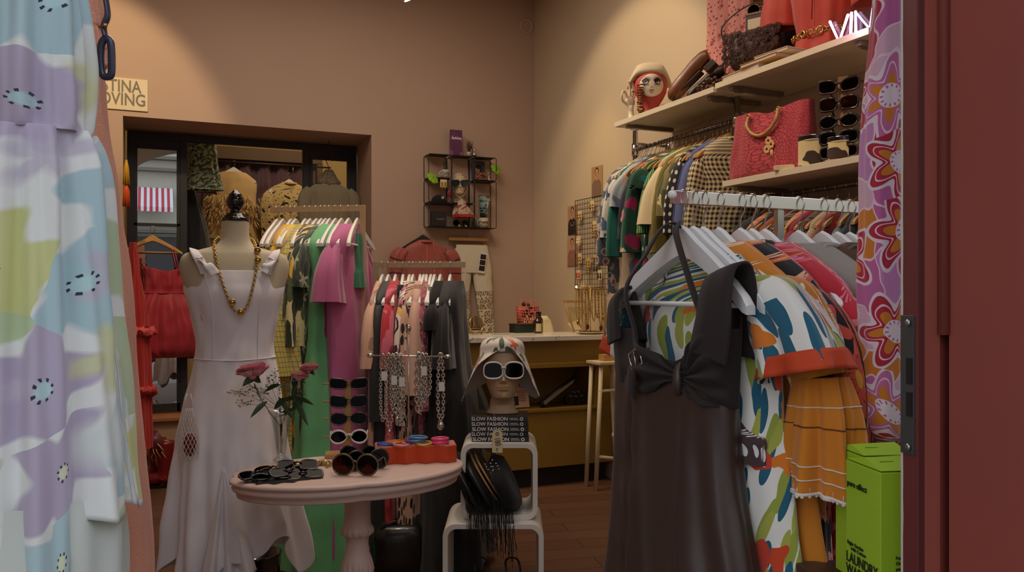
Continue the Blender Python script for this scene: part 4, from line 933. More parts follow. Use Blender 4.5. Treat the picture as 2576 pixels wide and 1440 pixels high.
MB().lathe([(.001,0),(.17,0),(.175,.01),(.165,.022),(.06,.035),(.02,.05),(.001,.05)], (.02,-.08,0), 40).build('base', FN, df)
# white dress with handkerchief hem
WD = C['white']; wd = thing('white_dress', 'white sleeveless dress with buckled straps and handkerchief hem on the dress form', 'dress', (o.x, o.y, 0), -rad(4))
def fl(lst): return [frow(*a) for a in lst]
zT = CAMZ-(690-HZ)/FPX*TD
def topc(th, f): c = cos(th); return ((.012-.045*max(0, (abs(c)-.55)/.45)) - .03*max(0, sin(th)))*(1-f)**3
b = MB(); cloth(b, fl([(690,238,.112,TD),(715,240,.124,TD),(745,232,.134,TD),(800,205,.118,TD),(860,186,.104,TD),(905,192,.106,TD)]), 120, 50, 8, 14, wr=.0035, hem=topc)
for p in b.v: 
    for sx in (-.085, .085):
        pass
b.build('bodice', WD, wd, solid=.002)
for sx in (-1, 1):
    sm_ = MB(); pts = []
    for i in range(24):
        f = i/23; z = zT-.01-(f*.33); xx = sx*(.118-.035*sin(min(1, f*1.25)*pi/2)); 
        row = interp([(r[0], r[1], r[2]) for r in fl([(690,240,.114,TD),(715,242,.126,TD),(745,234,.136,TD),(800,207,.120,TD),(860,188,.106,TD),(905,194,.108,TD)])], f*.98)
        yy = -row[2]*sqrt(max(0, 1-(xx/row[1])**2))-.0015
        pts.append((xx, yy, row[0]))
    sm_.tube(pts, .0018, 6); sm_.build('seam', M('white_seam', (236,232,236), .8), wd)
wz = CAMZ-(903-HZ)/FPX*TD
wb = MB(); wb.tube([(.1535*cos(a), .1095*sin(a), wz+.012*cos(a)*0+.006*abs(cos(a))) for a in [2*pi*i/60 for i in range(60)]], .004, 8, closed=True, flat=.6); wb.build('waistband', WD, wd)
def hemw(th, f):
    a = (th % (2*pi)); g = max(0, f-.45)/.55
    v = .055*sin(4*th+.6)+.035*sin(7*th+1.3)
    v += -.05*exp(-((a-4.05)/.22)**2)-.07*exp(-((a-3.35)/.25)**2)+.09*exp(-((a-5.4)/.35)**2)
    return v*g**1.5
b = MB(); cloth(b, fl([(900,190,.106,TD,0,.0),(950,210,.115,TD,0,.002),(1010,236,.13,TD,-.005,.003),(1080,255,.145,TD,-.01,.006),(1160,275,.165,TD,-.012,.014),(1250,300,.19,TD,-.008,.026),(1330,322,.21,TD,0,.034),(1400,340,.22,TD,.002,.040)]), 180, 90, 9, 19, wr=.003, hem=hemw, sharp=.9); b.build('skirt', WD, wd, solid=.002)
g = MB(); rows = []
gz0 = CAMZ-(1155-HZ)/FPX*TD; vs = []; 
for i in range(26):
    f = i/25
    for j in range(31):
        u = j/30*2-1; x = -.045+f*.02+u*(.004+.095*f); y = -.172-.05*f-.030*f*cos(u*9.4)-.01*f; vs.append((x, y, gz0-f*(.44-.05*abs(u))))
g.add(vs, [(i*31+j, i*31+j+1, (i+1)*31+j+1, (i+1)*31+j) for i in range(25) for j in range(30)], smooth=True); g.build('godet', WD, wd, solid=.002)
for s in (-1, 1):
    x0, x1 = s*.128, s*.155
    ribbon([(s*.112, -.108, zT+.0), (s*.122, -.104, zT+.03), (s*.142, -.09, zT+.068), (s*.152, -.06, zT+.088), (s*.154, 0, zT+.096), (s*.15, .05, zT+.07), (s*.13, .098, zT-.01)], .036, .003, (1,0,.3*s)).build('strap', WD, wd)
    bk = MB(); c_ = Vector((s*.140, -.098, zT+.058)); bk.tube([c_+Vector(p) for p in ((-.02,0,.004*s),(.02,0,-.004*s),(.02,.002,-.011),(-.02,.002,-.004))], .0022, 6, closed=True); bk.build('buckle', STEELW, wd)
    ribbon([(s*.138, -.104, zT+.05), (s*.108, -.120, zT+.035), (s*.085, -.124, zT+.010), (s*.078, -.126, zT-.004)] if s < 0 else [(s*.138, -.104, zT+.05), (s*.122, -.120, zT+.035), (s*.108, -.122, zT+.018), (s*.100, -.124, zT+.008)], (.034,.04), .002, (1,0,.5*s)).build('strap_end', WD, wd)
# chunky gold necklace: links along a catenary
def chain(mb, pts, link, r, k=1.0, seg=8):
    """alternating oval links along a path"""
    L = [0]
    for i in range(1, len(pts)): L.append(L[-1]+(pts[i]-pts[i-1]).length)
    n = max(2, int(L[-1]/(link*1.35))); q = 0
    for i in range(n):
        d = L[-1]*i/(n-1)*.999
        while q < len(pts)-2 and L[q+1] < d: q += 1
        p = pts[q].lerp(pts[q+1], (d-L[q])/max(1e-9, L[q+1]-L[q])); t = (pts[q+1]-pts[q]).normalized()
        a = t.cross(Vector((0,1,0))); a = a.normalized() if a.length > .1 else Vector((1,0,0))
        if i % 2: a = t.cross(a).normalized()
        mb.tube([p+t*(link*cos(x))+a*(link*.62*k*sin(x)) for x in [2*pi*j/seg for j in range(seg)]], r, 5, closed=True)
    return mb
nk = thing('necklace', 'long chunky gold chain necklace around the neck of the dress form', 'necklace', (o.x, o.y, 0), -rad(4))
pp = [(592-535,0)]
def dfp(px, py, y): return Vector(((px-592)/FPX*TD, y, CAMZ-(py-HZ)/FPX*TD))
NP = spline([dfp(553,598,0.02), dfp(543,612,-.035), dfp(545,645,-.085), dfp(556,695,-.122), dfp(572,745,-.140), dfp(585,775,-.142), dfp(602,784,-.143), dfp(620,765,-.142), dfp(634,710,-.130), dfp(641,665,-.105), dfp(640,625,-.055), dfp(636,606,-.01), dfp(628,598,.03)], 8)
m = MB(); chain(m, NP, .0072, .0022); m.build('chain', GOLD, nk)
for px, py, y in ((583,760,-.146),(602,784,-.15),(643,632,-.075),(643,657,-.105)):
    q = dfp(px, py, y); b = MB(); b.ball(q, .0115, 14, 10, (1,.6,1)); b.torus(q+Vector((0,-.005,0)), .011, .0028, Matrix.Rotation(rad(90), 3, 'X'), 20, 6); b.ball(q+Vector((0,-.008,0)), .0045, 10, 8); b.build('medallion', GOLD, nk)
# net bag at the hip
nb = thing('net_bag', 'white crocheted net bag with dark red contents hanging at the left hip of the dress', 'bag', AT(475, 1090, 3.12), -rad(20))
m = MB(); vs = []; NR_, NC = 13, 16
def nbp(i, j):
    f = i/(NR_-1); a = 2*pi*(j+.5*(i % 2))/NC; rx = .012+.026*sin(min(1, f*1.1)*pi*.62)**.8; return Vector((rx*cos(a), rx*.8*sin(a), .095-.19*f))
for i in range(NR_-1):
    for j in range(NC):
        m.tube([nbp(i, j), nbp(i+1, j if i % 2 == 0 else j+1)], .0011, 4, cap=False); m.tube([nbp(i, j), nbp(i+1, j-1 if i % 2 == 0 else j)], .0011, 4, cap=False)
m.build('net', M('net_white', (226,218,214), .8), nb)
MB().ball((.004, 0, -.045), .03, 14, 10, (.8,.6,1.4), fn=lambda d: 1+.12*noise.noise(d*4)).build('contents', M('dark_red_cloth', (110,26,34), .9), nb)
for s in (-1, 1): 
    hb = MB(); hb.tube([(s*.010, 0, .09), (s*.014, -.004, .12), (s*.006, 0, .15)], .002, 6); hb.build('handle', M('net_white'), nb)
# ================================================================ pedestal table
TP = M('table_paint', (214,186,174), .5, var=.03, bump=.1, bscale=30)
tx, ty, tz = .665, 2.975, .76
tb = thing('pedestal_table', 'pale pink painted pedestal table with moulded scalloped oval top', 'table', (tx, ty, 0))
def tout(a):
    k = 1.0
    for c0_ in (rad(268), rad(8), rad(88), rad(172)): 
        d = (a-c0_+pi) % (2*pi)-pi; k -= .055*exp(-abs(d)/.10)
    return k
tp = MB(); prof = [(.93,.0),(.985,-.002),(1,-.008),(1,-.014),(.972,-.018),(.968,-.024),(.985,-.030),(.975,-.040),(.95,-.046),(.945,-.060),(.94,-.064),(.7,-.064)]
N = 160; vs = []
for k, z in prof:
    for j in range(N):
        a = 2*pi*j/N; r = tout(a); vs.append((.425*cos(a)*r*k-(0), .272*sin(a)*r*k, tz+z))
fs = [(i*N+j, (i+1)*N+j, (i+1)*N+(j+1) % N, i*N+(j+1) % N) for i in range(len(prof)-1) for j in range(N)]+[tuple(range(N)), tuple((len(prof)-1)*N+j for j in range(N))[::-1]]
tp.add(vs, fs, smooth=True); tp.build('tabletop', TP, tb, bevel=0)
pz = lambda py: CAMZ-(py-HZ)/FPX*2.99
MB().lathe([(.055,tz-.062),(.050,tz-.075),(.0475,tz-.09),(.046,.62),(.047,.575),(.050,.553),(.0565,.548,.0),(.0575,.540,.05),(.0565,.528,.06),(.052,.522),(.042,.512),(.040,.49),(.044,.455),(.050,.44),(.054,.428),(.056,.415,.03),(.058,.40,.06),(.056,.385,.05),(.050,.372),(.042,.362),(.040,.34),(.048,.325),(.056,.32,.04),(.058,.30,.05),(.05,.28),(.04,.27),(.038,.20),(.05,.16),(.06,.12),(.055,.08),(.02,.06)], (.02,-.02,0), 96, fn=16).build('pedestal', TP, tb)
for k in range(3):
    a = rad(210)+2*pi*k/3; lg = MB(); lg.tube(spline([(.02+.04*cos(a), -.02+.04*sin(a), .14), (.02+.14*cos(a), -.02+.14*sin(a), .11), (.02+.22*cos(a), -.02+.22*sin(a), .05), (.02+.28*cos(a), -.02+.28*sin(a), .02)], 5), [.03,.03,.028,.027,.026,.025,.024,.022,.021,.02,.02,.02,.02,.02,.02,.02][:16], 12); lg.build('leg', TP, tb)
def onT(px, py, dz=0): return ATZ(px, py, tz+dz)
# vase and flowers
vp = onT(707, 1160)
vs_ = thing('glass_vase', 'slender fluted clear glass vase with flowers on the left of the table', 'vase', vp)
GL = pane_mat('vase_glass', .16, .05, (.86,.88,.86,1)); GR = M('stem_green', (74,96,50), .6); LEAF = M('leaf_green', (44,72,40), .5, var=.15)
MB().lathe([(.001,.004),(.030,.0),(.031,.006),(.018,.014),(.016,.022),(.020,.05),(.026,.10),(.032,.14),(.040,.172),(.050,.188),(.047,.188),(.037,.172),(.029,.14),(.023,.10),(.017,.05),(.012,.026),(.001,.022)], n=48, fn=12).build('vase', GL, vs_)
def stemc(mb, pts, r=.0018): mb.tube(spline(pts, 6), r, 6)
def wpt(px, py, t=3.12): return AT(px, py, t)-vp
def leafm(mb, base, tip, w, bend=.01):
    base, tip = Vector(base), Vector(tip); d = tip-base; s = d.cross(Vector((.25,1,.1))).normalized(); vs = []; n_ = 10
    for i in range(n_+1):
        f = i/n_; p = base+d*f+Vector((0, 0, bend*sin(pi*f))); ww = w*sin(pi*min(1, f*.97+.02))**.8*(1-.25*f)
        vs += [p-s*ww, p+Vector((0,-.003,0)), p+s*ww]
    mb.add(vs, [(3*i+k, 3*i+k+1, 3*i+k+4, 3*i+k+3) for i in range(n_) for k in (0,1)], smooth=True)
PEO = M('peony_pink', (226,150,166), .7, var=.2, vscale=60); PEO2 = M('peony_tip', (236,196,184), .7, var=.15, vscale=60)
def peony(name, label, head, R, base, closed=0):
    t = thing(name, label, 'flower', head+vp, rot=(rad(rnd(-10,10)), rad(rnd(-12,12)), 0), group='peonies in the glass vase')
    rng = random.Random(int(R*9999))
    a = MB(); b = MB()
    for k in range(80):
        lay = k/80; ph = rng.uniform(0, 2*pi); el = rad(-25+95*lay+rng.uniform(-8, 8)); rr = R*(1.0-.45*lay)
        d = Vector((cos(ph)*cos(el), sin(ph)*cos(el), sin(el)*.75)); t1 = d.cross(Vector((0,0,1))).normalized(); t2 = t1.cross(d)
        mb = a if rng.random() < .7 else b; sz = R*(.52-.2*lay); vs = []
        for i in range(5):
            for j in range(5):
                u, v = (j-2)/2, i/4; wv = .12*sz*sin(7*u+k)+.1*sz*sin(5*v+k)
                vs.append(d*(rr*(.35+.62*v)+wv-.18*sz*u*u)+t1*(u*sz*(.45+.6*v))+t2*(v*sz*1.1-.3*sz))
        mb.add([v*1.35 for v in vs], [(i*5+j, i*5+j+1, (i+1)*5+j+1, (i+1)*5+j) for i in range(4) for j in range(4)], smooth=True)
    a.ball((0,0,0), R*.6, 10, 8)
    a.build('petals', PEO, t); b.build('outer_petals', PEO2, t)
    s = MB(); l0 = t.rotation_euler.to_matrix().inverted(); pts = [l0 @ (Vector(p)-head) for p in base]; stemc(s, pts); s.build('stem', GR, t)
    lf = MB()
    for q in range(3): a_ = rng.uniform(0, 6.3); leafm(lf, (0,0,-R*.6), (R*1.1*cos(a_), R*1.1*sin(a_), -R*.9), R*.3)
    lf.build('sepals', LEAF, t)
    return t
ptp = wpt
peony('peony', 'largest pink peony, upper left of the vase', ptp(637,938,3.06), .047, [ptp(640,965,3.07), ptp(655,1000,3.08), ptp(680,1040,3.1), Vector((0,0,.12)), Vector((.002,0,.03))])
peony('peony', 'small pink peony bud just right of the vase, the lower one', ptp(752,950,3.10), .026, [ptp(750,965,3.1), ptp(735,1000,3.1), ptp(720,1040,3.11), Vector((.004,.002,.12)), Vector((-.003,0,.03))])
peony('peony', 'pink peony bud highest at the right of the bouquet', ptp(777,929,3.13), .029, [ptp(770,945,3.13), ptp(745,1000,3.12), ptp(725,1030,3.11), Vector((0,.003,.12)), Vector((0,.003,.03))])
fg = thing('flower_sprig', 'loose green sprigs with tiny buds and leaves filling the vase', 'flowers', vp)
lf = MB(); st_ = MB(); bd2 = MB()
for a, b, w in (((668,985),(706,968),.010),((672,1010),(630,1052),.011),((700,1000),(740,1060),.012),((742,1010),(775,1072),.012),((735,1000),(790,1020),.010),((712,1010),(760,1000),.010),((690,1030),(725,1000),.013),((700,1050),(745,1030),.012)):
    leafm(lf, wpt(*a, 3.09), wpt(*b, 3.05), w, .006)
lf.build('leaves', LEAF, fg)
rng = random.Random(5)
for tip in ((580,982),(600,1015),(622,965),(670,945),(690,935),(700,965),(718,955),(655,975),(730,975),(640,985),(765,985)):
    T = wpt(tip[0], tip[1], 3.12+rng.uniform(-.05,.05)); B = wpt(705, 1040, 3.11); M1 = B.lerp(T, .55)+Vector((0,0,.01)); stemc(st_, [Vector((0,0,.06)), B, M1, T], .0007)
    for q in range(13):
        c = T.lerp(M1, rng.random()*.75)+Vector((rng.uniform(-.018,.018), rng.uniform(-.015,.015), rng.uniform(-.014,.016))); bd2.ball(c, rng.uniform(.0018,.0034), 6, 5); st_.tube([T.lerp(M1, rng.random()*.6), c], .0004, 4, cap=False)
st_.build('stems', GR, fg); bd2.build('buds', M('bud_green', (110,116,84), .7), fg)['kind'] = 'stuff'
# ---------------------------------------------------------------- sunglasses
LENS = {}
def lensm(nm, col, a): 
    if nm not in LENS:
        n = NT('lens_'+nm); t = n.t; out = t.nodes['Material Output']; g = n.node('ShaderNodeBsdfGlossy'); g.inputs['Roughness'].default_value = .06
        tr = n.node('ShaderNodeBsdfTransparent'); tr.inputs[0].default_value = rgb(col); mx = n.node('ShaderNodeMixShader'); mx.inputs[0].default_value = a*.13
        t.links.new(tr.outputs[0], mx.inputs[1]); t.links.new(g.outputs[0], mx.inputs[2]); t.links.new(mx.outputs[0], out.inputs[0]); LENS[nm] = n.m
    return LENS[nm]
def shape(kind, w, h, s=1, N=28):
    out = []
    for i in range(N):
        a = 2*pi*i/N; c, d = cos(a), sin(a)
        if kind == 'round': x, y = c, d
        elif kind == 'oval': x, y = c, d*(1+.06*c*s)
        elif kind == 'square': p = .55; x, y = math.copysign(abs(c)**p, c), math.copysign(abs(d)**p, d)
        elif kind == 'cat': p = .62; x, y = math.copysign(abs(c)**p, c), math.copysign(abs(d)**p, d)+.28*s*c*(1 if d > 0 else .35)
        elif kind == 'hex': p = .8; x, y = math.copysign(abs(c)**p, c)*(1+.12*(-d)*.4), math.copysign(abs(d)**.62, d)
        elif kind == 'heart': x = c; y = d*.85+.22*abs(c)**.7*(1 if d > 0 else 0)-(.35*(1-abs(c)) if d < 0 else .12*(1-abs(c)))
        else: x, y = c, d
        out.append((x*w/2, y*h/2))
    return out
def shades(label, loc, rz, kind='oval', w=.056, h=.042, gap=.018, fr=None, lens=None, thick=.004, ft=.005, fold=False, rot=None, group=None, arms=.13, name='sunglasses', cat='sunglasses', scale=1):
    t = thing(name, label, cat, loc, rz, group, rot); t.scale = (scale,)*3
    f = MB(); cxs = (w+gap)/2
    for s in (-1, 1):
        poly = shape(kind, w, h, s); f.tube([(s*cxs+x, .004*(x*s/w)**2*4, y) for x, y in poly], thick/2, 8, closed=True, flat=1)
    f.tube([(-gap*.75, -.001, h*.12), (0, -.004, h*.2), (gap*.75, -.001, h*.12)], thick/2*1.1, 8)
    f.build('frame', fr, t)
    for s in (-1, 1):
        l = MB(); poly = shape(kind, w*.97, h*.97, s); l.prism([(s*cxs+x, y) for x, y in poly], .0015, (0,.001,0)); l.build('lens', lens, t)
        a = MB(); ex = s*(cxs+w/2)
        if fold: pts = [(ex, .004, h*.2), (ex-s*.004, .012, h*.19), (ex-s*.05, .018, h*.12), (ex-s*.10, .022, h*.0), (ex-s*.118, .022, -h*.3)]
        else: pts = [(ex, .002, h*.2), (ex+s*.002, .03, h*.2), (ex+s*.002, arms*.7, h*.18), (ex, arms, -h*.05), (ex, arms*1.08, -h*.35)]
        a.tube(spline(pts, 4), ft/2, 6, flat=.6); a.build('temple', fr, t)
    return t
BLK = M('frame_black', (16,15,16), .2, coat=.5); TORT = M('frame_tortoise', (64,36,22), .25, var=.3, vscale=90, coat=.5); WHF = M('frame_white', (232,228,224), .3, coat=.3); CLR = M('frame_olive', (96,84,62), .2, coat=.5)
LB = lensm('brown', (70,40,34), .10); LK = lensm('black', (28,25,28), .14); LG = lensm('gradient', (90,80,78), .22); LA = lensm('amber', (150,110,40), .1); LBR = lensm('rust', (130,74,52), .12)
# wooden display stand with four pairs
sp0 = onT(848, 1150)
ss = thing('sunglass_stand', 'small wooden peg stand holding four sunglasses at the back of the table', 'display stand', sp0, -rad(14))
WO = M('light_wood', (190,144,92), .5, var=.1, bump=.1)
MB().box((.02, 0, .009), (.13, .075, .018)).build('base', WO, ss, bevel=.003)
MB().box((.04, .012, .15), (.028, .014, .27)).build('upright', WO, ss, bevel=.002)
zs = [CAMZ-(py-HZ)/FPX*(3.12)-tz for py in (971, 1017, 1061, 1107)]
pg = []
for z in zs:
    for x in (-.035,): MB().cyl((-.055, .004, z), (.09, .004, z), .0035, 8).build('peg', WO, ss)
tgm = MB(); tgm.box((.04, -.03, zs[3]-.045), (.05, .001, .022)); tgm.build('price_card', M('card_pink', (206,120,140), .7), ss)
Rz = Matrix.Rotation(-rad(14), 3, 'Z')
for z, kind, w, h, fr_, ln, lab in ((zs[0], 'cat', .062, .040, TORT, LB, 'tortoiseshell cat eye sunglasses on the top peg of the wooden stand'), (zs[1], 'cat', .060, .044, BLK, LK, 'glossy black squared cat eye sunglasses, second from the top of the wooden stand'),
                                (zs[2], 'oval', .058, .046, BLK, LK, 'black oval sunglasses, third from the top of the wooden stand'), (zs[3], 'oval', .060, .050, WHF, LK, 'white oval framed sunglasses on the lowest peg of the wooden stand')):
    q = sp0+Rz @ Vector((.045, -.012, z)); shades(lab, q, -rad(14), kind, w, h, .018, fr_, ln, .008 if fr_ is WHF else .006, .005, group='sunglasses on the wooden stand')
# three large round sunglasses in front
for px, py, rz, r, fr_, ln, lab in ((893, 1178, -.25, .074, CLR, LBR, 'brown round oversized sunglasses, foremost on the table front'), (925, 1170, .30, .072, M('frame_smoke', (44,46,42), .2, coat=.5), LG, 'smoky green round oversized sunglasses right of the brown ones'), (905, 1162, -.15, .066, BLK, LK, 'black round oversized sunglasses behind the brown and smoky ones')):
    dpt = {893: 2.86, 925: 2.95, 905: 3.06}[px]
    q = AT(px, py, dpt); q.z = tz+r/2+.001; shades(lab, q, -YAW*.6+rz, 'round', r, r, .012, fr_, ln, .007, .006, group='oversized round sunglasses on the table', arms=.11)
# heap on a glass plate at the left
plp = onT(706, 1205)
pt = thing('star_plate', 'dark mirrored star edged plate under the heap of sunglasses', 'plate', plp)
MB().prism([((.125 if i % 2 else .10)*cos(2*pi*i/24), (.085 if i % 2 else .068)*sin(2*pi*i/24)) for i in range(24)], .005, (0,0,.003), (1,0,0), (0,1,0)).build('plate', M('plate_dark', (40,42,40), .25, .1), pt)
rng = random.Random(12)
hp = [(-.07,.01,.022,.3,'black oval sunglasses at the left end of the heap on the plate',BLK,LK),(-.02,.035,.03,-.4,'brown sunglasses at the back of the heap on the plate',TORT,LB),(.03,-.005,.024,.2,'black sunglasses lying in the middle of the heap on the plate',BLK,LK),(.06,.02,.04,-.2,'tortoise sunglasses on top of the heap on the plate',TORT,LB),(-.03,-.02,.016,.05,'dark sunglasses low at the front left of the heap on the plate',BLK,LB),(.07,-.03,.015,-.15,'black sunglasses at the front right edge of the heap on the plate',BLK,LK)]
for x, y, z, rz, lab, fr_, ln in hp:
    shades(lab, plp+Vector((x, y, z)), 0, rng.choice(['oval','square','round']), .058, .045, .018, fr_, ln, .006, .005, fold=True, rot=(rad(-62+rng.uniform(-14,14)), rng.uniform(-.12,.12), rz), group='heap of sunglasses on the plate')
gc = thing('gold_bracelet', 'gold and silver ridged chain bracelet lying between the vase and the round sunglasses', 'bracelet', onT(790, 1178))
m = MB(); P = spline([(-.055,.01,.008),(-.03,.03,.010),(0,.022,.012),(.03,.03,.010),(.055,.012,.008),(.045,-.012,.008)], 7)
for i, p in enumerate(P): m.torus(p, .010, .0028, Matrix.Rotation(i*.5, 3, 'Z') @ Matrix.Rotation(rad(78), 3, 'X'), 12, 5)
m.build('links', M('mixed_metal', (206,184,130), .2, 1, var=.1, vscale=60), gc)
# orange zigzag box with bangles
zb = onT(945, 1166); zb2 = onT(1150, 1160)
zo = thing('orange_box', 'bright orange zigzag fronted box on the right side of the table', 'box', Vector(((zb.x+zb2.x)/2, (zb.y+zb2.y)/2+.015, tz)), math.atan2(zb2.y-zb.y, zb2.x-zb.x)+.02)
wz_ = (zb2-zb).length; OR = M('orange_card', (206,72,34), .5, var=.03); n_ = 4
pol = []
for i in range(n_*2+1): pol.append((-wz_/2+wz_*i/(n_*2), -.035-(.022 if i % 2 else 0)))
for i in range(n_*2, -1, -1): pol.append((-wz_/2+wz_*i/(n_*2), .055+(.0 if i % 2 else .012)))
MB().prism(pol, .062, (0,0,.032), (1,0,0), (0,1,0)).build('box', OR, zo, bevel=.001)
MB().prism([(x*.97, y*.95) for x, y in pol], .002, (0,0,.064), (1,0,0), (0,1,0)).build('tray_top', M('tray_pink', (196,130,120), .5), zo)
rzz = zo.rotation_euler.z
for i, (x, y, z, R, r, c, lab) in enumerate(((-.115,-.01,.071,.026,.0045,(44,84,180),'blue bangle at the left end of the orange box'),(-.075,.02,.072,.032,.005,(206,128,40),'amber bangle lying on the orange box'),(-.055,-.03,.071,.028,.0045,(226,140,150),'pale pink bangle at the front of the orange box'),(-.02,.03,.072,.030,.0045,(190,44,34),'red bangle under the blue ones'),(.0,.0,.080,.034,.005,(60,110,170),'thick blue bangle on top of the bangles'),(.012,.006,.090,.032,.004,(90,150,190),'light blue bangle, topmost of the stack'),(.03,-.02,.071,.028,.0045,(206,170,60),'mustard bangle under the light blue one'),(.09,-.01,.072,.032,.0055,(226,50,110),'hot pink bangle at the right of the orange box'),(.092,-.006,.084,.030,.005,(236,80,130),'second hot pink bangle stacked at the right end'))):
    t = MB().torus((0,0,0), R, r, n=36, k=8).build('bangle', M('bangle_%d' % i, c, .25, coat=.4), None)
    v = Matrix.Rotation(rzz, 3, 'Z') @ Vector((x, y, z)); t.location = zo.location+v; t.rotation_euler = (rnd(-.08,.08), rnd(-.08,.08), 0); tag(t, lab, 'bangle', 'coloured bangles on the orange box')
# necklace T stand
ns0 = AT(1028, HZ, 3.22); ns = thing('necklace_stand', 'tall silver T shaped stand with crystal knobs loaded with silver chains', 'jewellery stand', (ns0.x, ns0.y, tz))
ns.rotation_euler = (0, 0, -YAW+.12); zz = lambda py: CAMZ-(py-HZ)/FPX*3.22-tz
SV = M('stand_silver', (200,196,188), .25, .9, var=0)
MB().lathe([(.001,0),(.06,0),(.06,.006),(.01,.014),(.001,.014)], n=30).build('base', SV, ns)
MB().cyl((0,0,.01), (0,0,zz(838)), .0035, 10).build('pole', SV, ns); MB().cyl((-.145,0,zz(894)), (.15,0,zz(899)), .0032, 10).build('crossbar', SV, ns)
def knob(p, ax): 
    m_ = MB(); m_.lathe([(.002,-.016),(.007,-.012),(.010,0),(.006,.010),(.001,.013)], n=8, mtx=Matrix.Translation(p) @ ax.to_4x4()); return m_
knob(Vector((0,0,zz(826))), Matrix.Identity(3)).build('knob', SILVER, ns); knob(Vector((-.15,0,zz(894))), Matrix.Rotation(-pi/2, 3, 'Y')).build('knob', SILVER, ns); knob(Vector((.155,0,zz(899))), Matrix.Rotation(pi/2, 3, 'Y')).build('knob', SILVER, ns)
rng = random.Random(3)
Wns = Matrix.Translation(ns.location) @ ns.rotation_euler.to_matrix().to_4x4()
for i, (x, d, lk, lab) in enumerate(((-.098,.25,.006,'silver chain nearest the left knob of the T stand'),(-.075,.28,.007,'long silver chain with coin discs, second on the T stand'),(-.06,.20,.0055,'short silver chain left of the pole'),(-.045,.23,.008,'chunky silver chain left of the pole'),(-.03,.26,.006,'fine silver chain close to the pole, left side'),(.04,.22,.009,'heavy silver curb chain right of the pole'),(.056,.19,.007,'silver chain beside the heavy curb chain'),(.07,.16,.006,'short silver chain right of the heavy curb chain'),(.125,.26,.007,'silver chain with a ball pendant nearest the right knob'))):
    nk = thing('chain_necklace', lab, 'necklace', Wns @ Vector((x, 0, zz(897))), ns.rotation_euler.z, 'silver chains on the T stand')
    wd_ = .008+.006*rng.random(); P = spline([(-wd_*.3,.004,.003),(-wd_,.0,-d*.3),(-wd_,-.004,-d*.8),(0,-.006,-d),(wd_,-.004,-d*.8),(wd_,0,-d*.3),(wd_*.3,-.004,.003)], 10)
    m = MB(); chain(m, P, lk*1.35, lk*.42); m.build('chain', SILVER, nk)
    if i in (1, 3, 8): MB().ball((0,-.008,-d-.014), .014 if i == 8 else .009, 14, 10, (1,.6,1.2)).build('pendant', SILVER, nk)
    if i in (0, 2, 4, 6, 8): MB().box((.004*(-1)**i, -.010, -d*(.3+.08*(i % 3))), (.022, .0008, .036)).build('price_tag', M('tag_white', (226,222,214), .7), nk)
# ================================================================ heads
def head_mesh(mb, S=1.0, nx=96, nz=110, neck=.09, neck_r=.052, flare=.085, base=.0):
    """face towards -y; origin at the chin level centre. S scales metres."""
    vs = []; uvs = []
    top = .225; bot = -neck
    for i in range(nz+1):
        f = i/nz; z = top+(bot-top)*f
        # half width / front / back profile
        def prof(z):
            if z > .0:
                h = (z-.0)/.225
                hw = .077*sqrt(max(0, 1-((h-.55)/.46)**2)) if h > .55 else .077*(.58+.42*sin(min(1, h/.55)*pi/2))
                fr = .092*sqrt(max(0, 1-((h-.5)/.51)**4)) if h > .5 else .092*(.86+.14*sin(min(1, h/.5)*pi/2))
                bk = .100*sqrt(max(0, 1-((h-.55)/.46)**2)) if h > .55 else .100*(.30+.70*sin(min(1, h/.55)*pi/2))
                return hw, fr, bk
            g = min(1, -z/.03); k = -z/neck
            nr = neck_r+(flare-neck_r)*max(0, (k-.55)/.45)**2
            hw0, fr0, bk0 = .077*.58, .092*.86, .03
            return hw0+(nr-hw0)*g, fr0+(nr*.70-.0-fr0)*g**.5, bk0+(nr*1.1-bk0)*g
        hw, fr, bk = prof(z)
        for j in range(nx):
            th = 2*pi*j/nx; c, s = cos(th), sin(th)
            x = hw*math.copysign(abs(c)**.95, c); y = (fr if s < 0 else bk)*math.copysign(abs(s)**(.85 if s < 0 else 1), s)
            if s < 0 and z > -.012:
                d = 0; G = lambda x0, z0, sx, sz: exp(-((x-x0)/sx)**2-((z-z0)/sz)**2)
                fz = 1 if z < .17 else max(0, 1-(z-.17)/.03)
                d += .021*G(0, .073, .0085, .0085)+.015*G(0, .088, .0065, .015)+.007*G(0, .108, .006, .014)   # nose
                d += .007*(G(.010, .068, .006, .006)+G(-.010, .068, .006, .006))
                d -= .011*(G(.030, .112, .017, .011)+G(-.030, .112, .017, .011))         # sockets
                d += .005*(G(.030, .111, .011, .006)+G(-.030, .111, .011, .006))
                d += .0045*(G(.028, .130, .020, .006)+G(-.028, .130, .020, .006))         # brows
                d += .0075*G(0, .046, .017, .0042)+.008*G(0, .036, .015, .0048)-.003*G(0, .0412, .02, .0016)-.003*G(0, .056, .004, .006)
                d -= .004*G(0, .027, .018, .004); d += .009*G(0, .010, .017, .012)        # chin
                d += .006*(G(.046, .082, .018, .018)+G(-.046, .082, .018, .018))         # cheeks
                d -= .004*(G(.043, .048, .014, .02)+G(-.043, .048, .014, .02))
                y -= d*fz
            vs.append((x*S, y*S, z*S)); uvs.append((x, z))
    fs = [(i*nx+j, (i+1)*nx+j, (i+1)*nx+(j+1) % nx, i*nx+(j+1) % nx) for i in range(nz) for j in range(nx)]
    fs.append(tuple(nz*nx+j for j in range(nx))[::-1])
    mb.add(vs, fs, uvs, True); return mb
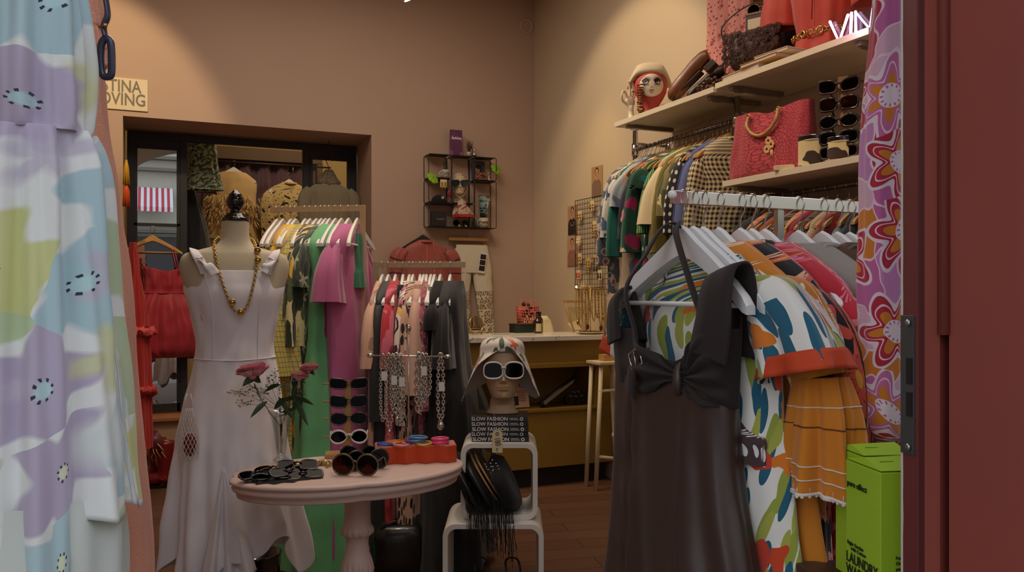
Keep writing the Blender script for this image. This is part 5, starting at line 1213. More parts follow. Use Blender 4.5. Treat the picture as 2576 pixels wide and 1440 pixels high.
def lips(parent, mat, S=1):
    m = MB(); 
    for z0, sg in ((.0445, 1), (.0365, -1)):
        vs = []
        for i in range(21):
            u = -1+2*i/20; x = u*.0225
            for k in range(4):
                v = k/3; z = .0408+(z0+.0045*sg-.0408)*v*(1-u*u)**.6+(.0012*cos(u*6)*v if sg > 0 else 0)
                y = -(.092*(.86+.14*sin(min(1, (z/.225)/.5)*pi/2)))*math.copysign(abs(sqrt(max(0,1-(x/.066)**2)))**.85, 1)
                y -= .0075*exp(-(x/.017)**2-((z-.046)/.0042)**2)+.008*exp(-(x/.015)**2-((z-.036)/.0048)**2)+.0012
                vs.append((x*S, y*S, z*S))
        m.add(vs, [(i*4+k, i*4+k+1, (i+1)*4+k+1, (i+1)*4+k) for i in range(20) for k in range(3)], smooth=True)
    return m.build('lips', mat, parent, solid=.0006)
def ears(mb, S=1):
    for s in (-1, 1):
        mb.ball((s*.074*S, .008*S, .092*S), .03*S, 14, 10, (.28,.5,1), fn=lambda d: 1-.25*exp(-((d.z+.1)/.5)**2-((d.x*s-1)/.5)**2))
# white nested cube display
WLAM = M('cube_white', (226,222,212), .4, var=.02); WLAM2 = M('cube_edge_grey', (196,184,172), .5)
def rcube(label, c, wdt, hgt, dep, r, th, z0, rz):
    t = thing('display_cube', label, 'display cube', (c.x, c.y, z0), rz)
    def rr(w, h, r, n=10):
        P = []
        for cx_, cz_, a0 in ((w/2-r, h-r, 0), (-w/2+r, h-r, 90), (-w/2+r, r, 180), (w/2-r, r, 270)):
            for i in range(n+1): a = rad(a0+90*i/n); P.append((cx_+r*cos(a), cz_+r*sin(a)))
        return P
    o_ = rr(wdt, hgt, r); i_ = [(x, z+th) for x, z in rr(wdt-2*th, hgt-2*th, r-th*.75)]
    N = len(o_); vs = [(x, y, z) for y in (-dep/2, dep/2) for L in (o_, i_) for x, z in L]; fs = []
    for j in range(N):
        k = (j+1) % N
        fs += [(j, k, N+k, N+j), (2*N+k, 2*N+j, 3*N+j, 3*N+k), (k, j, 2*N+j, 2*N+k), (N+j, N+k, 3*N+k, 3*N+j)]
    mb = MB(); mb.add(vs, fs); mb.build('shell', WLAM, t, bevel=.0015); return t
CT = 3.72; cc = AT(1257, HZ, CT); rzc = -YAW
rcube('small white rounded display cube holding black bags, under the stacked books', cc, .335, .335, .30, .05, .022, .408, rzc)
lc = AT(1243, HZ, CT-.03)
rcube('large white rounded display cube on the floor under the smaller one', lc, .432, .408, .36, .055, .022, 0, rzc)
Mc = Matrix.Translation((cc.x, cc.y, .743)) @ Matrix.Rotation(rzc, 4, 'Z')
BK = M('book_black', (38,38,42), .5, var=.06); BT_ = .0222; PG = M('book_pages', (196,178,166), .8); TW = M('print_white', (240,238,232), .6, var=0)
for i in range(5):
    p = Mc @ Vector((.004+(.004,-.003,.003,-.002,.0)[i]-.003, -.028+(.0,.004,-.003,.002,.003)[i], BT_*i+.0005))
    b = thing('book', 'black SLOW FASHION book, %s of the stack on the white cube' % ('bottom one', 'second from the bottom', 'middle one', 'second from the top', 'topmost')[i], 'book', p, rzc+(.0,.02,-.01,.015,-.015)[i], 'stacked fashion books on the white cube')
    c_ = MB(); c_.box((0, 0, .001), (.25, .19, .002)); c_.box((0, 0, .0205), (.25, .19, .002)); c_.box((0, -.094, .0107), (.25, .003, .0214)); c_.build('cover', BK, b, bevel=.0006)
    MB().box((0, .0, .0107), (.243, .180, .0172)).build('pages', PG, b)
    text('SLOW FASHION', .0225, TW, b, (-.122, -.0958, .0107), (rad(90),0,0), sx=.98, ext=.0002)
    text('WOMEN MAKING', .0055, TW, b, (.045, -.0958, .0135), (rad(90),0,0), ext=.0002, sx=.8); text('SUSTAINABLE FASHION HAPPEN', .0045, TW, b, (.045, -.0958, .0075), (rad(90),0,0), ext=.0002, sx=.62)
    MB().torus((.098, -.0958, .0107), .006, .0019, Matrix.Rotation(rad(90), 3, 'X'), 20, 6).build('emblem', TW, b)
# price tag hanging over the stack
tg = thing('price_tag', 'cream paper tag reading 180 Kc hanging over the lower books', 'tag', Mc @ Vector((-.008, -.157, .058)), rzc)
MB().prism([(-.0225,-.098),(.0225,-.098),(.0225,-.014),(.014,-.001),(-.014,-.001),(-.0225,-.014)], .001, (0,0,0)).build('card', M('tag_cream', (226,208,160), .8), tg)
MB().torus((0,-.001,-.016), .006, .0024, Matrix.Rotation(rad(90), 3, 'X'), 20, 6).build('eyelet', M('eyelet_brown', (120,98,70), .6), tg)
text('180', .034, M('pencil', (70,74,76), .8), tg, (-.002, -.0012, -.032), (rad(90), rad(82), 0), ext=.0002, sx=.72)
text('Kc', .014, M('pencil'), tg, (-.002, -.0012, -.078), (rad(90), rad(82), 0), ext=.0002)
tt = MB(); tt.tube(spline([(0,-.001,-.014),(-.004,.004,.02),(-.01,.01,.05),(-.02,.015,.085)], 5), .0006, 5); tt.build('string', M('string', (200,190,170), .8), tg)
# mannequin head with hat and shades
SKIN = M('mannequin_skin', (196,164,130), .5, var=.04, vscale=12); LIPM = M('lip_gold', (206,164,96), .4)
hs = 1.14; hp_ = Mc @ Vector((.012, .0, .1125)); 
hd = thing('mannequin_head', 'tan mannequin head standing on the fashion books', 'mannequin', hp_, rzc+.06)
m = MB(); head_mesh(m, hs, neck=.064, neck_r=.050, flare=.066); ears(m, hs)
for p in m.v: p.z += .064*hs
m.build('head', SKIN, hd); l_ = lips(hd, LIPM, hs); l_.location = (0,0,.064*hs)
hz = .064*hs
def headpt(x, y, z): return Matrix.Translation(hd.location) @ Matrix.Rotation(hd.rotation_euler.z, 4, 'Z') @ Vector((x*hs, y*hs, hz+z*hs))
shades('white hexagonal oversized sunglasses on the tan mannequin head', headpt(0, -.106, .112), hd.rotation_euler.z, 'hex', .080, .072, .012, WHF, lensm('plum', (64,44,56), .3), .0085, .006, arms=.10, group=None)
# sun hat: lined brim, printed outside
HAT = fab('hat_print', (214,206,196), [dict(k='spot', c=[(84,96,72),(110,116,90),(70,84,66)], s=26, r=.36, st=2.6, rot=.7, wob=.5, p=.7), dict(k='flower', c=[(190,64,48),(214,110,70),(206,150,140)], s=15, r=.42, n=5, dep=.3, p=.42, wob=.4, o=2), dict(k='spot', c=[(84,96,72)], s=26, r=.3, st=3, rot=-.7, wob=.5, p=.5, o=5)], rough=.85)
HLIN = M('hat_lining', (206,200,198), .85, var=.05)
ht = thing('sun_hat', 'white sun hat with red flowers and green leaves on the mannequin head', 'hat', headpt(0, .004, .150), hd.rotation_euler.z)
def hatsurf(off):
    vs = []; uvs = []; N = 96; prof = []
    for i in range(13): f = i/12; prof.append(('c', f))
    for i in range(1, 17): prof.append(('b', i/16))
    for kind, f in prof:
        for j in range(N):
            th = 2*pi*j/N; c, s = cos(th), sin(th)
            fr = max(0, -s)
            if kind == 'c':
                a = f*pi/2; r = sin(a)**.52; x = .088*r*c; y = .106*r*s+.006; z = .070*cos(a)**.62-.0+.004*sin(9*th)*r*(1-r)
                z += (1-f)*.0; z = z+(.022*fr)*f**2
            else:
                # brim flares out and down at the sides and back, turned up in front
                ext = .030+.030*abs(c)**1.4+(.012 if c < 0 else 0)*abs(c)+.02*max(0, s)
                if fr > .75: ext -= .030*(fr-.75)/.25
                x = (.088+ext*f*.98)*c*(1+.0*f); y = (.106+ext*f*.75)*s+.006
                drop = (.170*abs(c)**2.0+.09*max(0, s)-.004*fr)*f**1.05
                z = .022*fr-drop+.012*sin(5*th+1.0)*f*f+(.020*fr**3)*f
                if c < 0: z += .02*f*abs(c)*fr
            vs.append(((x+off*c)*hs, (y+off*s)*hs, (z+.01+(off*1.0 if kind == 'c' else off*.3))*hs)); uvs.append((th*.1, z-(f*.1 if kind == 'b' else 0)+ (0)))
    K = len(prof); fs = [(i*N+j, (i+1)*N+j, (i+1)*N+(j+1) % N, i*N+(j+1) % N) for i in range(K-1) for j in range(N)]
    m = MB(); m.add(vs, fs, uvs, True); return m
hatsurf(.0025).build('outside', HAT, ht); hatsurf(0).build('lining', HLIN, ht)
# bags in the cube
BB = M('bag_black', (20,19,20), .45, var=.1, bump=.3, bscale=120); BF = M('fringe_black', (14,13,14), .8)
Mb = Matrix.Translation((cc.x, cc.y, .43)) @ Matrix.Rotation(rzc, 4, 'Z')
def bagthing(nm, label, x, tilt, w, h, d, mat, z=.0, y=-.05, r=.4, seed=1, cat='bag'):
    t = thing(nm, label, cat, Mb @ Vector((x, y, z)), rot=(0, tilt, rzc))
    m = MB(); m.ball((0, 0, h/2), .5, 24, 16, (w, d, h), fn=lambda q: (1/max(abs(q.x), abs(q.z), .35))**r*(1+.05*noise.noise(q*4+Vector((seed,0,0))))); m.build('body', mat, t); return t
f1 = bagthing('fringed_bag', 'black leather bag with long fringes at the left in the small white cube', -.108, rad(-20), .055, .26, .22, BB, .01)
fr_ = MB(); rng = random.Random(9)
t = f1
f2 = bagthing('clutch_bag', 'flat black folded clutch with bronze top in the small white cube', -.06, rad(-30), .045, .28, .24, M('bag_black_gloss', (24,20,20), .3, var=.2, coat=.3), .0)
f3 = bagthing('clutch_bag', 'black clutch edged with tan piping leaning in the small white cube', .0, rad(-32), .05, .29, .24, BB, .0)
m = MB(); m.tube([(.028*sin(a)*.0+.026, -.115*cos(a), .145+.14*sin(a)) for a in [2*pi*i/40 for i in range(40)]], .005, 8, closed=True); m.build('piping', M('piping_tan', (176,134,92), .6), f3)
m = MB(); m.tube([(.044, -.115*cos(a), .145+.14*sin(a)) for a in [2*pi*i/40 for i in range(40)]], .0045, 8, closed=True); m.build('piping', M('piping_tan'), f3)
f4 = bagthing('sequin_bag', 'black velvet bag with strings of silver sequins in the small white cube', .075, rad(-24), .10, .26, .24, C['black_velvet'], .0)
sq = MB()
for L_ in range(5):
    for k in range(16):
        a = k/15; sq.ball((-.02+.022*(L_ % 2)+.012*sin(a*7+L_), -.118+.0*a-.004, .235-.20*a+.01*L_), .0038, 6, 4, (1.2,.4,.8)) if (k+L_) % 4 else None
sq.build('sequins', M('sequin', (230,228,222), .15, .9, var=0), f4)['kind'] = 'stuff'
fb = MB(); bmx = Mb
for i in range(85):
    x = -.13+.19*(i/85)+rng.uniform(-.006, .006); y = -.168-rng.random()*.02; z0 = .14-.10*(x+.13)/.19+rng.uniform(-.01,.02); L_ = rng.uniform(.16, .24)
    dx = rng.uniform(-.008, .03)
    P = [(x, y, z0), (x+dx*.4, y-.03, z0-L_*.35), (x+dx*.7+rng.uniform(-.004,.004), y-.055, z0-L_*.7), (x+dx, y-.055, z0-L_)]
    P = [f1.matrix_basis.inverted() @ (bmx @ Vector(p)) for p in P]
    fb.tube(spline(P, 3), .0016, 4, flat=.5)
fo = fb.build('fringe', BF, f1); fo['kind'] = 'stuff'
# shoes in the large cube
SHB = M('shoe_black', (24,26,30), .35, var=.05)
for k, (x, lab) in enumerate(((-.04, 'left black heeled sandal inside the large white cube'), (.10, 'right black sandal inside the large white cube'))):
    t = thing('sandal', lab, 'shoe', Matrix.Translation((lc.x, lc.y, .023)) @ Matrix.Rotation(rzc, 4, 'Z') @ Vector((x, -.06, 0)), rzc+.25, 'sandals in the large cube')
    m = MB(); vs = []; N = 20
    for i in range(N+1):
        f = i/N; y = -.12+.24*f; wv = .036+.010*sin(f*pi)-.012*f; hz_ = .012+.075*max(0, (f-.35)/.65)**1.5
        vs += [(-wv, y, hz_), (wv, y, hz_), (wv, y, hz_+.008), (-wv, y, hz_+.008)]
    m.add(vs, [(i*4+j, i*4+(j+1) % 4, (i+1)*4+(j+1) % 4, (i+1)*4+j) for i in range(N) for j in range(4)]+[(3,2,1,0), tuple(N*4+j for j in range(4))], smooth=False); m.build('sole', SHB, t)
    m = MB(); m.tube([(0,.10,0),(0,.105,.04),(0,.108,.085)], [.009,.012,.022], 10); m.build('heel', SHB, t)
    m = MB(); cloth(m, [(.10,.030,.05,0,.02,0),(.075,.040,.085,0,-.01,0),(.045,.044,.10,0,-.02,0),(.02,.043,.105,0,-.02,0)], 30, 10, 3, 1, wr=0); m.build('upper', SHB, t)
    m = MB(); m.tube(spline([(-.03,.03,.09),(-.03,.08,.16),(0,.105,.17),(.03,.08,.16),(.03,.03,.09)], 5), .005, 6, flat=.4); m.build('strap', SHB, t)
# black bag on the floor left of the cubes
lb = thing('leather_bag', 'black leather handbag with long strap on the floor under the lower rack', 'bag', ATZ(1020, 1500, 0)+Vector((.05,.25,0)), -.2)
m = MB(); m.ball((0, 0, .15), .5, 28, 18, (.30, .12, .30), fn=lambda q: (1/max(abs(q.x), abs(q.z), .4))**.75*(1+.03*noise.noise(q*3))); m.build('body', M('bag_black_gloss'), lb)
m = MB(); m.prism([(-.14,.0),(.16,.0),(.17,.14),(-.02,.15),(-.12,.08)], .012, (0,-.055,.16)); m.build('flap', M('bag_black_gloss'), lb, bevel=.003)
for k in (0, 1): MB().tube(spline([(-.02,-.06-.01*k,.30), (-.10,-.075-.01*k,.27), (-.155-.015*k,-.08,.15), (-.15,-.08,.02)], 6), .004, 6, flat=.5).build('strap', M('bag_black_gloss'), lb)
# ================================================================ wire shelf on the back wall
WX0, WX1, WZ0, WZ1, WD_ = 2.118, 2.735, 1.947, 2.563, .13
WY1 = BY-.008; WY0 = WY1-WD_
ws = thing('wire_shelf', 'black wire cubby shelf with six compartments on the pink wall', 'shelf', (WX0, WY1, WZ0))
BW = M('wire_black', (30,26,26), .5)
cw = .2057; rh = .2053
cells = [(0,2*rh,1,1),(1,1*rh,1,2),(2,2*rh*1.0,1,1),(0,rh,1,1),(0,0,2,1),(2,0,1,2)]
for cx_, z, w_, h_ in cells:
    x0 = cx_*cw+.003; x1 = x0+w_*cw-.006; za = z+.003; zb = z+h_*rh-.006
    for y in (0, -WD_):
        m = MB(); r = .016; P = []
        for (ax_, az_, a0) in ((x1-r, zb-r, 0), (x0+r, zb-r, 90), (x0+r, za+r, 180), (x1-r, za+r, 270)):
            for i in range(5): a = rad(a0+22.5*i); P.append((ax_+r*cos(a), y, az_+r*sin(a)))
        m.tube(P, .0032, 6, closed=True); m.build('wire_frame', BW, ws)
    s_ = MB(); s_.box(((x0+x1)/2, -WD_/2, za), (x1-x0-.02, WD_, .005))
    s_.box(((x0+x1)/2, -WD_/2, zb), (x1-x0-.02, WD_, .005)); s_.build('shelf_plate', BW, ws)
def wpos(x, z, y=-.06): return Vector((WX0+x, WY1+y, WZ0+z))
PUR = fab('book_purple', (96,44,86), [dict(k='noise', c=[(140,84,120)], s=9, r=.55, wob=.8)], coord='obj', sheen=0, bump=0, rough=.5)
b = thing('fashion_book', 'purple fashion book standing on top of the wire shelf', 'book', wpos(.27, .623))
MB().box((0,0,.108), (.106,.022,.215)).build('cover', PUR, b, bevel=.001); text('fashion', .034, TW, b, (-.042,-.0125,.145), (rad(90),0,0), ext=.0003, sx=.9)
fv = thing('feather_vase', 'little glass jar of dried brown feathers on top of the wire shelf', 'vase', wpos(.385, .623))
MB().lathe([(.001,0),(.017,0),(.018,.03),(.014,.036),(.001,.036)], n=20).build('jar', M('jar_cream', (206,196,180), .3), fv)
m = MB(); rng = random.Random(2)
for i in range(60):
    a = rng.uniform(0, 6.3); L_ = rng.uniform(.05, .13); e = Vector((cos(a)*.045*rng.random()+.01, sin(a)*.03*rng.random(), L_)); m.tube([(0,0,.03), e*.5+Vector((0,0,.03)), e+Vector((0,0,.02))], [.0012,.0022,.0005], 4)
m.build('feathers', M('feather_brown', (96,70,62), .9), fv)['kind'] = 'stuff'
gj = thing('glass_jar', 'small round silver trinket jar beside the feathers', 'jar', wpos(.437, .623)); MB().lathe([(.001,0),(.018,.0),(.022,.012),(.020,.026),(.012,.034),(.012,.040),(.018,.05),(.016,.066),(.004,.072),(.001,.072)], n=24).build('jar', SILVER, gj)
def succ(label, p):
    t = thing('succulent', label, 'plant', p, rot=(rad(60), 0, .4), group='artificial green succulents'); m = MB()
    for ring, (R, n_) in enumerate(((.058,7),(.042,6),(.022,5))):
        for k in range(n_):
            a = 2*pi*k/n_+ring*.5; m.ball((R*.6*cos(a), R*.6*sin(a), .006*ring), R*.42, 10, 8, (1,1,.35), mtx=None)
    m.build('leaves', M('succulent_green', (140,190,40), .45), t)
succ('bright green succulent clipped to the left edge of the wire shelf', wpos(.035, .405, -.14)); succ('bright green succulent at the upper right corner of the wire shelf', wpos(.625, .52, -.10))
def mug(label, p, c, c2, r=.034, h=.07, txt=None, txs=.02):
    t = thing('mug', label, 'mug', p, group='painted mugs'); m = MB(); m.lathe([(.001,0),(r,.0),(r*1.02,h),(r*.92,h),(r*.9,.006),(.001,.006)], n=28); m.build('cup', fab('mug_'+txt.lower(), c, [dict(k='stripe', c=[c2], s=18, r=.25, rot=1.57, wob=.3)], coord='obj', sheen=0, bump=0, rough=.3), t)
    hm = MB(); hm.tube([(-r-.018*sin(pi*i/8), 0, h*.15+h*.7*i/8) for i in range(9)], .0045, 8); hm.build('handle', M('ceramic_cream', (206,190,164), .4), t)
    text(txt, txs, M('ink_dark'), t, (0, -r-.001, h*.5), (rad(90),0,0), ext=.0004, align='CENTER')
    return t
mug('cream mug lettered JUNCE on the upper left shelf with a leafy sprig', wpos(.165, .418, -.08), (196,184,158), (120,150,140), txt='JUNCE', txs=.019)
sp_ = MB(); 
for k in range(7): leafm(sp_, (0,0,.01*k), (.022*(-1)**k, 0, .012*k+.012), .005)
sg_ = sp_.build('leafy_sprig', M('leaf_dark', (34,38,32), .6), None); sg_.location = wpos(.165, .48, -.08); tag(sg_, 'small dark leafy sprig standing in the cream mug', 'plant')
lcard = thing('earring_card', 'card of amber leaf earrings clipped under the upper left shelf', 'earrings', wpos(.130, .395, -.142)); MB().box((0,0,-.03), (.058,.002,.065)).build('card', M('tag_cream'), lcard)
for s in (-1, 1): m = MB(); leafm(m, (s*.014,-.004,-.01), (s*.014,-.004,-.085), .011); m.build('earring', M('amber_leaf', (170,140,50), .3, .5), lcard)
cp = thing('leather_beret', 'black cap with silver rose brooch on the left middle shelf', 'hat', wpos(.115, .212, -.07)); MB().ball((0,0,.0), .068, 26, 14, (1.05,.8,.95), fn=lambda d: 1 if d.z > 0 else .25).build('crown', C['black_velvet'], cp)
m = MB(); [m.ball((.014+.009*cos(k), -.056+.004, .034+.009*sin(k)), .007, 8, 6) for k in range(7)]; m.build('brooch', SILVER, cp)
rp = thing('lollipop_mirror', 'small red heart shaped compact on a stick leaning at the middle shelf', 'mirror', wpos(.178, .235, -.12)); MB().tube([(-.02,0,-.01),(.01,0,.03)], .004, 6).build('handle', M('crimson', (130,30,44), .5), rp); MB().ball((.02,0,.05), .03, 18, 12, (1,.25,1.05)).build('disc', M('crimson'), rp)
bx = thing('gift_box', 'black box lettered KALEIDO on the bottom left shelf', 'box', wpos(.105, .008, -.07)); MB().box((0,0,.065), (.13,.05,.125)).build('box', M('box_black', (30,26,26), .6), bx, bevel=.001); text('KALEIDO', .017, M('print_grey', (150,140,130), .6), bx, (-.02,-.026,.06), (rad(90),0,0), ext=.0003)
shades('brown round sunglasses lying on the bottom shelf of the wire rack', wpos(.31, .042, -.07), 0, 'round', .062, .060, .018, M('frame_mauve', (110,70,62), .3), LB, .008, .005)
for s in (-1, 1):
    m = MB(); [m.ball((.005*cos(k*1.2), .004*sin(k*2), .009+.006*sin(k)), .007, 7, 5) for k in range(6)]; o = m.build('rose_stud', M('rose_grey', (190,180,170), .3, .5), None); o.location = wpos(.31+s*.03, .006, -.11); tag(o, '%s small silver rose stud in front of the round sunglasses' % ('left' if s < 0 else 'right'), 'earring', 'silver rose studs')
pf = thing('portrait_card', 'dark blue grey portrait card of a dark haired woman on the upper right shelf', 'picture', wpos(.487, .418, -.03), rot=(rad(-4), 0, 0))
MB().box((0,0,.088), (.125,.004,.175)).build('card', M('card_slate', (62,66,76), .6), pf)
m = MB(); m.ball((-.005,-.004,.095), .028, 18, 12, (.85,.12,1.15)); m.prism([(-.045,.01),(.05,.01),(.03,.05),(.005,.062),(-.02,.062),(-.04,.045)], .003, (0,-.004,0)); m.build('figure', M('portrait_skin', (150,110,84), .7), pf)
m = MB(); m.ball((.004,-.004,.122), .030, 18, 12, (.95,.16,.75)); m.ball((.022,-.003,.10), .02, 12, 8, (.7,.2,1.2)); m.build('hair', M('hair_dark', (30,22,20), .8), pf)
hb_ = thing('headband', 'twisted red and brown headband with rings on the upper right shelf', 'headband', wpos(.50, .418, -.09)); m = MB(); m.torus((0,0,.028), .03, .014, Matrix.Rotation(rad(80), 3, 'X'), 24, 8, (1.3,.9)); m.build('band', fab('silk_red', (110,44,34), [dict(k='stripe', c=[(190,110,80)], s=50, r=.35, rot=.8)], coord='obj'), hb_)
rs = thing('ring_holder', 'white ring holder with silver hoops at the right end of the shelf', 'ring holder', wpos(.565, .418, -.08)); MB().lathe([(.001,0),(.02,0),(.02,.006),(.006,.02),(.005,.055),(.001,.058)], n=18).build('cone', M('ceramic_cream'), rs); MB().torus((.012,-.01,.062), .02, .0025, Matrix.Rotation(rad(80), 3, 'X'), 24, 6).build('hoop', SILVER, rs)
mug('tall cream pot lettered JUICE at the lower right shelf', wpos(.515, .008, -.08), (200,188,160), (150,120,100), .040, .085, 'JUICE', .022)
tin = thing('painted_tin', 'tall painted tin with blue hills balanced on the cream pot', 'tin', wpos(.515, .097, -.08), rot=(0, rad(3), 0))
m = MB(); m.lathe([(.001,0),(.028,0),(.052,.185),(.047,.185),(.001,.18)], n=30); m.build('tin', fab('tin_paint', (120,150,146), [dict(k='spot', c=[(226,222,206),(60,84,70),(200,206,196)], s=26, r=.42, wob=.6, p=.7), dict(k='spot', c=[(34,46,40)], s=40, r=.3, p=.4, o=3)], coord='obj', sheen=0, bump=0, rough=.5), tin)
MB().torus((0,0,.185), .050, .0035).build('rim', M('rim_red', (150,40,34), .5), tin); text('LOUISA', .026, M('tin_letters', (206,214,196), .6), tin, (0,-.050,.15), (rad(82),0,0), ext=.0006, align='CENTER', sx=.8)
wc = thing('water_carafe', 'squat glass canister behind the cream pot on the lower right shelf', 'jar', wpos(.455, .008, -.05)); MB().lathe([(.001,0),(.034,0),(.034,.085),(.030,.09),(.001,.09)], n=24).build('canister', M('glass_green', (120,124,100), .2), wc)
# head with scarf and heart shades
hp2 = wpos(.295, .288, -.075); S2 = .78
h2 = thing('mannequin_head', 'cream foam head with a silk scarf in the middle of the wire shelf', 'mannequin', hp2, -.25)
m = MB(); head_mesh(m, S2, 60, 70, neck=.10, neck_r=.042, flare=.06); m.build('head', M('foam_head', (206,186,150), .7), h2)
SCF = fab('scarf_print', (196,170,146), [dict(k='edge', c=[(90,56,50)], s=22, r=.03, wob=.6), dict(k='spot', c=[(150,50,46),(120,116,96)], s=16, r=.24, p=.5, wob=.5)], rough=.6)
sf = thing('silk_scarf', 'cream and red silk scarf wrapped over the foam head and hanging down', 'scarf', hp2, -.25)
m = MB(); vs = []; 
for i in range(13):
    f = i/12; a = f*rad(88)
    for j in range(40):
        th = 2*pi*j/40; r = sin(a)**.6; vs.append(((.080*r*cos(th))*S2, (.098*r*sin(th)+.012)*S2, (.118+.112*cos(a)**.8+.025*max(0, -sin(th))*f)*S2))
m.add(vs, [(i*40+j, (i+1)*40+j, (i+1)*40+(j+1) % 40, i*40+(j+1) % 40) for i in range(12) for j in range(40)], smooth=True); m.build('wrap', SCF, sf, solid=.001)
for s in (-1, 1): ribbon([(s*.062, .0, .11), (s*.060, -.02, .06), (s*.04, -.04, .0), (s*.01, -.055, -.03)], (.03,.028), .003, (0,1,.2)).build('side_fold', SCF, sf)
m = MB(); cloth(m, [(-.02,.03,.04,0,-.0,.004),(-.07,.045,.05,.005,-.01,.006),(-.13,.065,.055,.018,-.02,.008),(-.175,.085,.055,.03,-.03,.010)], 60, 16, 6, 3); m.build('drape', SCF, sf)
m = MB(); cloth(m, [(-.175,.086,.056,.03,-.03,.010),(-.20,.088,.057,.034,-.03,.010)], 60, 4, 6, 3); m.build('border', M('scarf_red', (176,50,40), .7), sf)
Mh = Matrix.Translation(hp2) @ Matrix.Rotation(-.25, 4, 'Z')
shades('black heart shaped sunglasses on the cream foam head', Mh @ Vector((0, -.082, .088)), -.25, 'heart', .066, .058, .012, BLK, lensm('mirror', (40,44,50), .9), .006, .004, arms=.06)
# ================================================================ clothes on the back wall
rb = ATY(1064, 572, BY-.05)
hanger('black', rb, .0, 'dark hanger hooked on the wire shelf holding the rust red blouse', None)
rbb = garment('blouse', 'rust red high collared blouse with checked puff sleeves on the back wall', 'blouse', C['salmon'], rb+Vector((.02,0,-.02)), 0, L=.75, w=.215, th=.05, sl=0, neck=.05, top=-.088, sh=-.10, collar=.018, seed=3, fo=.008, n=70)
for s in (-1, 1):
    m = MB(); sleeve(m, [(s*.165,0,-.19), (s*.225,-.01,-.215), (s*.26,-.01,-.30), (s*.268,-.01,-.42), (s*.285,-.01,-.50)], [.04,.062,.06,.05,.058], [.03,.045,.045,.035,.04], 8, .006, 40, 6, 28); m.build('sleeve', C['salmon_plaid'], rbb)
    m = MB(); m.tube([(s*.052,-.048,-.10), (s*.07,-.052,-.2), (s*.03,-.052,-.30)], .0015, 5); m.build('piping', M('piping_rose', (220,140,130), .7), rbb)
pl_ = MB(); pl_.box((0,-.052,-.34), (.018,.004,.42)); pl_.build('placket', M('placket', (200,96,84), .7), rbb)
jn = ATY(1178, 598, BY-.04)
ch = thing('clip_hanger', 'pale wooden clip hanger holding the white lace jeans', 'hanger', jn)
MB().box((.0,0,-.016), (.36,.022,.030)).build('bar', HWOOD, ch, bevel=.006)
m = MB(); m.tube([(.0,0,0),(.004,0,.03),(.02,0,.055),(.03,0,.075)], .002, 6); m.tube([(-.15,0,-.03),(-.15,0,-.06),(.16,0,-.06),(.16,0,-.03)], .0016, 6); m.build('hook', STEELW, ch)
for x in (-.125, .13): MB().box((x,-.006,-.07), (.016,.012,.036)).build('clip', M('clip_steel', (110,100,90), .4, .8), ch)
F('denim_white', (222,212,186)); F('lace', (220,206,176), dict(k='ring', c=[(120,96,70)], s=16, r=.30, w=.05, rnd=.6), dict(k='spot', c=[(120,96,70)], s=16, r=.13, rnd=.6), dict(k='spot', c=[(130,104,76)], s=34, r=.26, rnd=.6))
tr = thing('lace_jeans', 'white distressed jeans with lace lower legs hanging on the back wall', 'trousers', jn+Vector((0,-.005,-.065)))
m = MB(); cloth(m, [(0,.145,.03,.03,0,0),(-.06,.155,.035,.03,0,.002),(-.16,.175,.04,.03,0,.004),(-.24,.185,.04,.03,0,.004)], 60, 14, 5, 2, power=.8); m.build('waist', C['denim_white'], tr)
for s in (-1, 1):
    m = MB(); cloth(m, [(-.22,.094,.038,.03+s*.092,0,.003),(-.40,.078,.035,.035+s*.105,0,.004)], 40, 10, 5, 2+s); m.build('leg', C['denim_white'], tr)
    m = MB(); cloth(m, [(-.395,.078,.035,.035+s*.105,0,.004),(-.60,.070,.032,.05+s*.105,0,.005),(-.82,.075,.034,.06+s*.108,0,.006)], 40, 16, 5, 2+s); m.build('lace_leg', C['lace'], tr)
ct = thing('photo_tag', 'white swing tag with three dark photos on the lace jeans', 'tag', jn+Vector((.12,-.055,-.15)), rot=(0, rad(8), 0)); MB().box((0,0,-.07), (.068,.002,.18)).build('card', M('tag_white'), ct)
for k in range(3): MB().box((0,-.002,-.018-.05*k), (.052,.001,.043)).build('photo', M('photo_dark', (40,34,32), .5, var=.4, vscale=70), ct)
MB().torus((.0,-.0,-.28), .012, .002, Matrix.Rotation(rad(90), 3, 'X')).build('button', M('clip_steel'), tr) if 0 else None
cn2 = thing('wall_card', 'small framed line drawing beside the lace jeans above the counter', 'picture', ATY(1158, 748, BY-.01)); MB().box((0,0,0), (.09,.01,.10)).build('card', M('tag_white'), cn2); MB().box((0,.0,-.11), (.10,.008,.10)).build('frame', M('frame_dark', (50,40,36), .6), cn2); MB().box((0,-.002,-.11), (.08,.008,.08)).build('panel', M('card_blush', (206,160,136), .6), cn2)
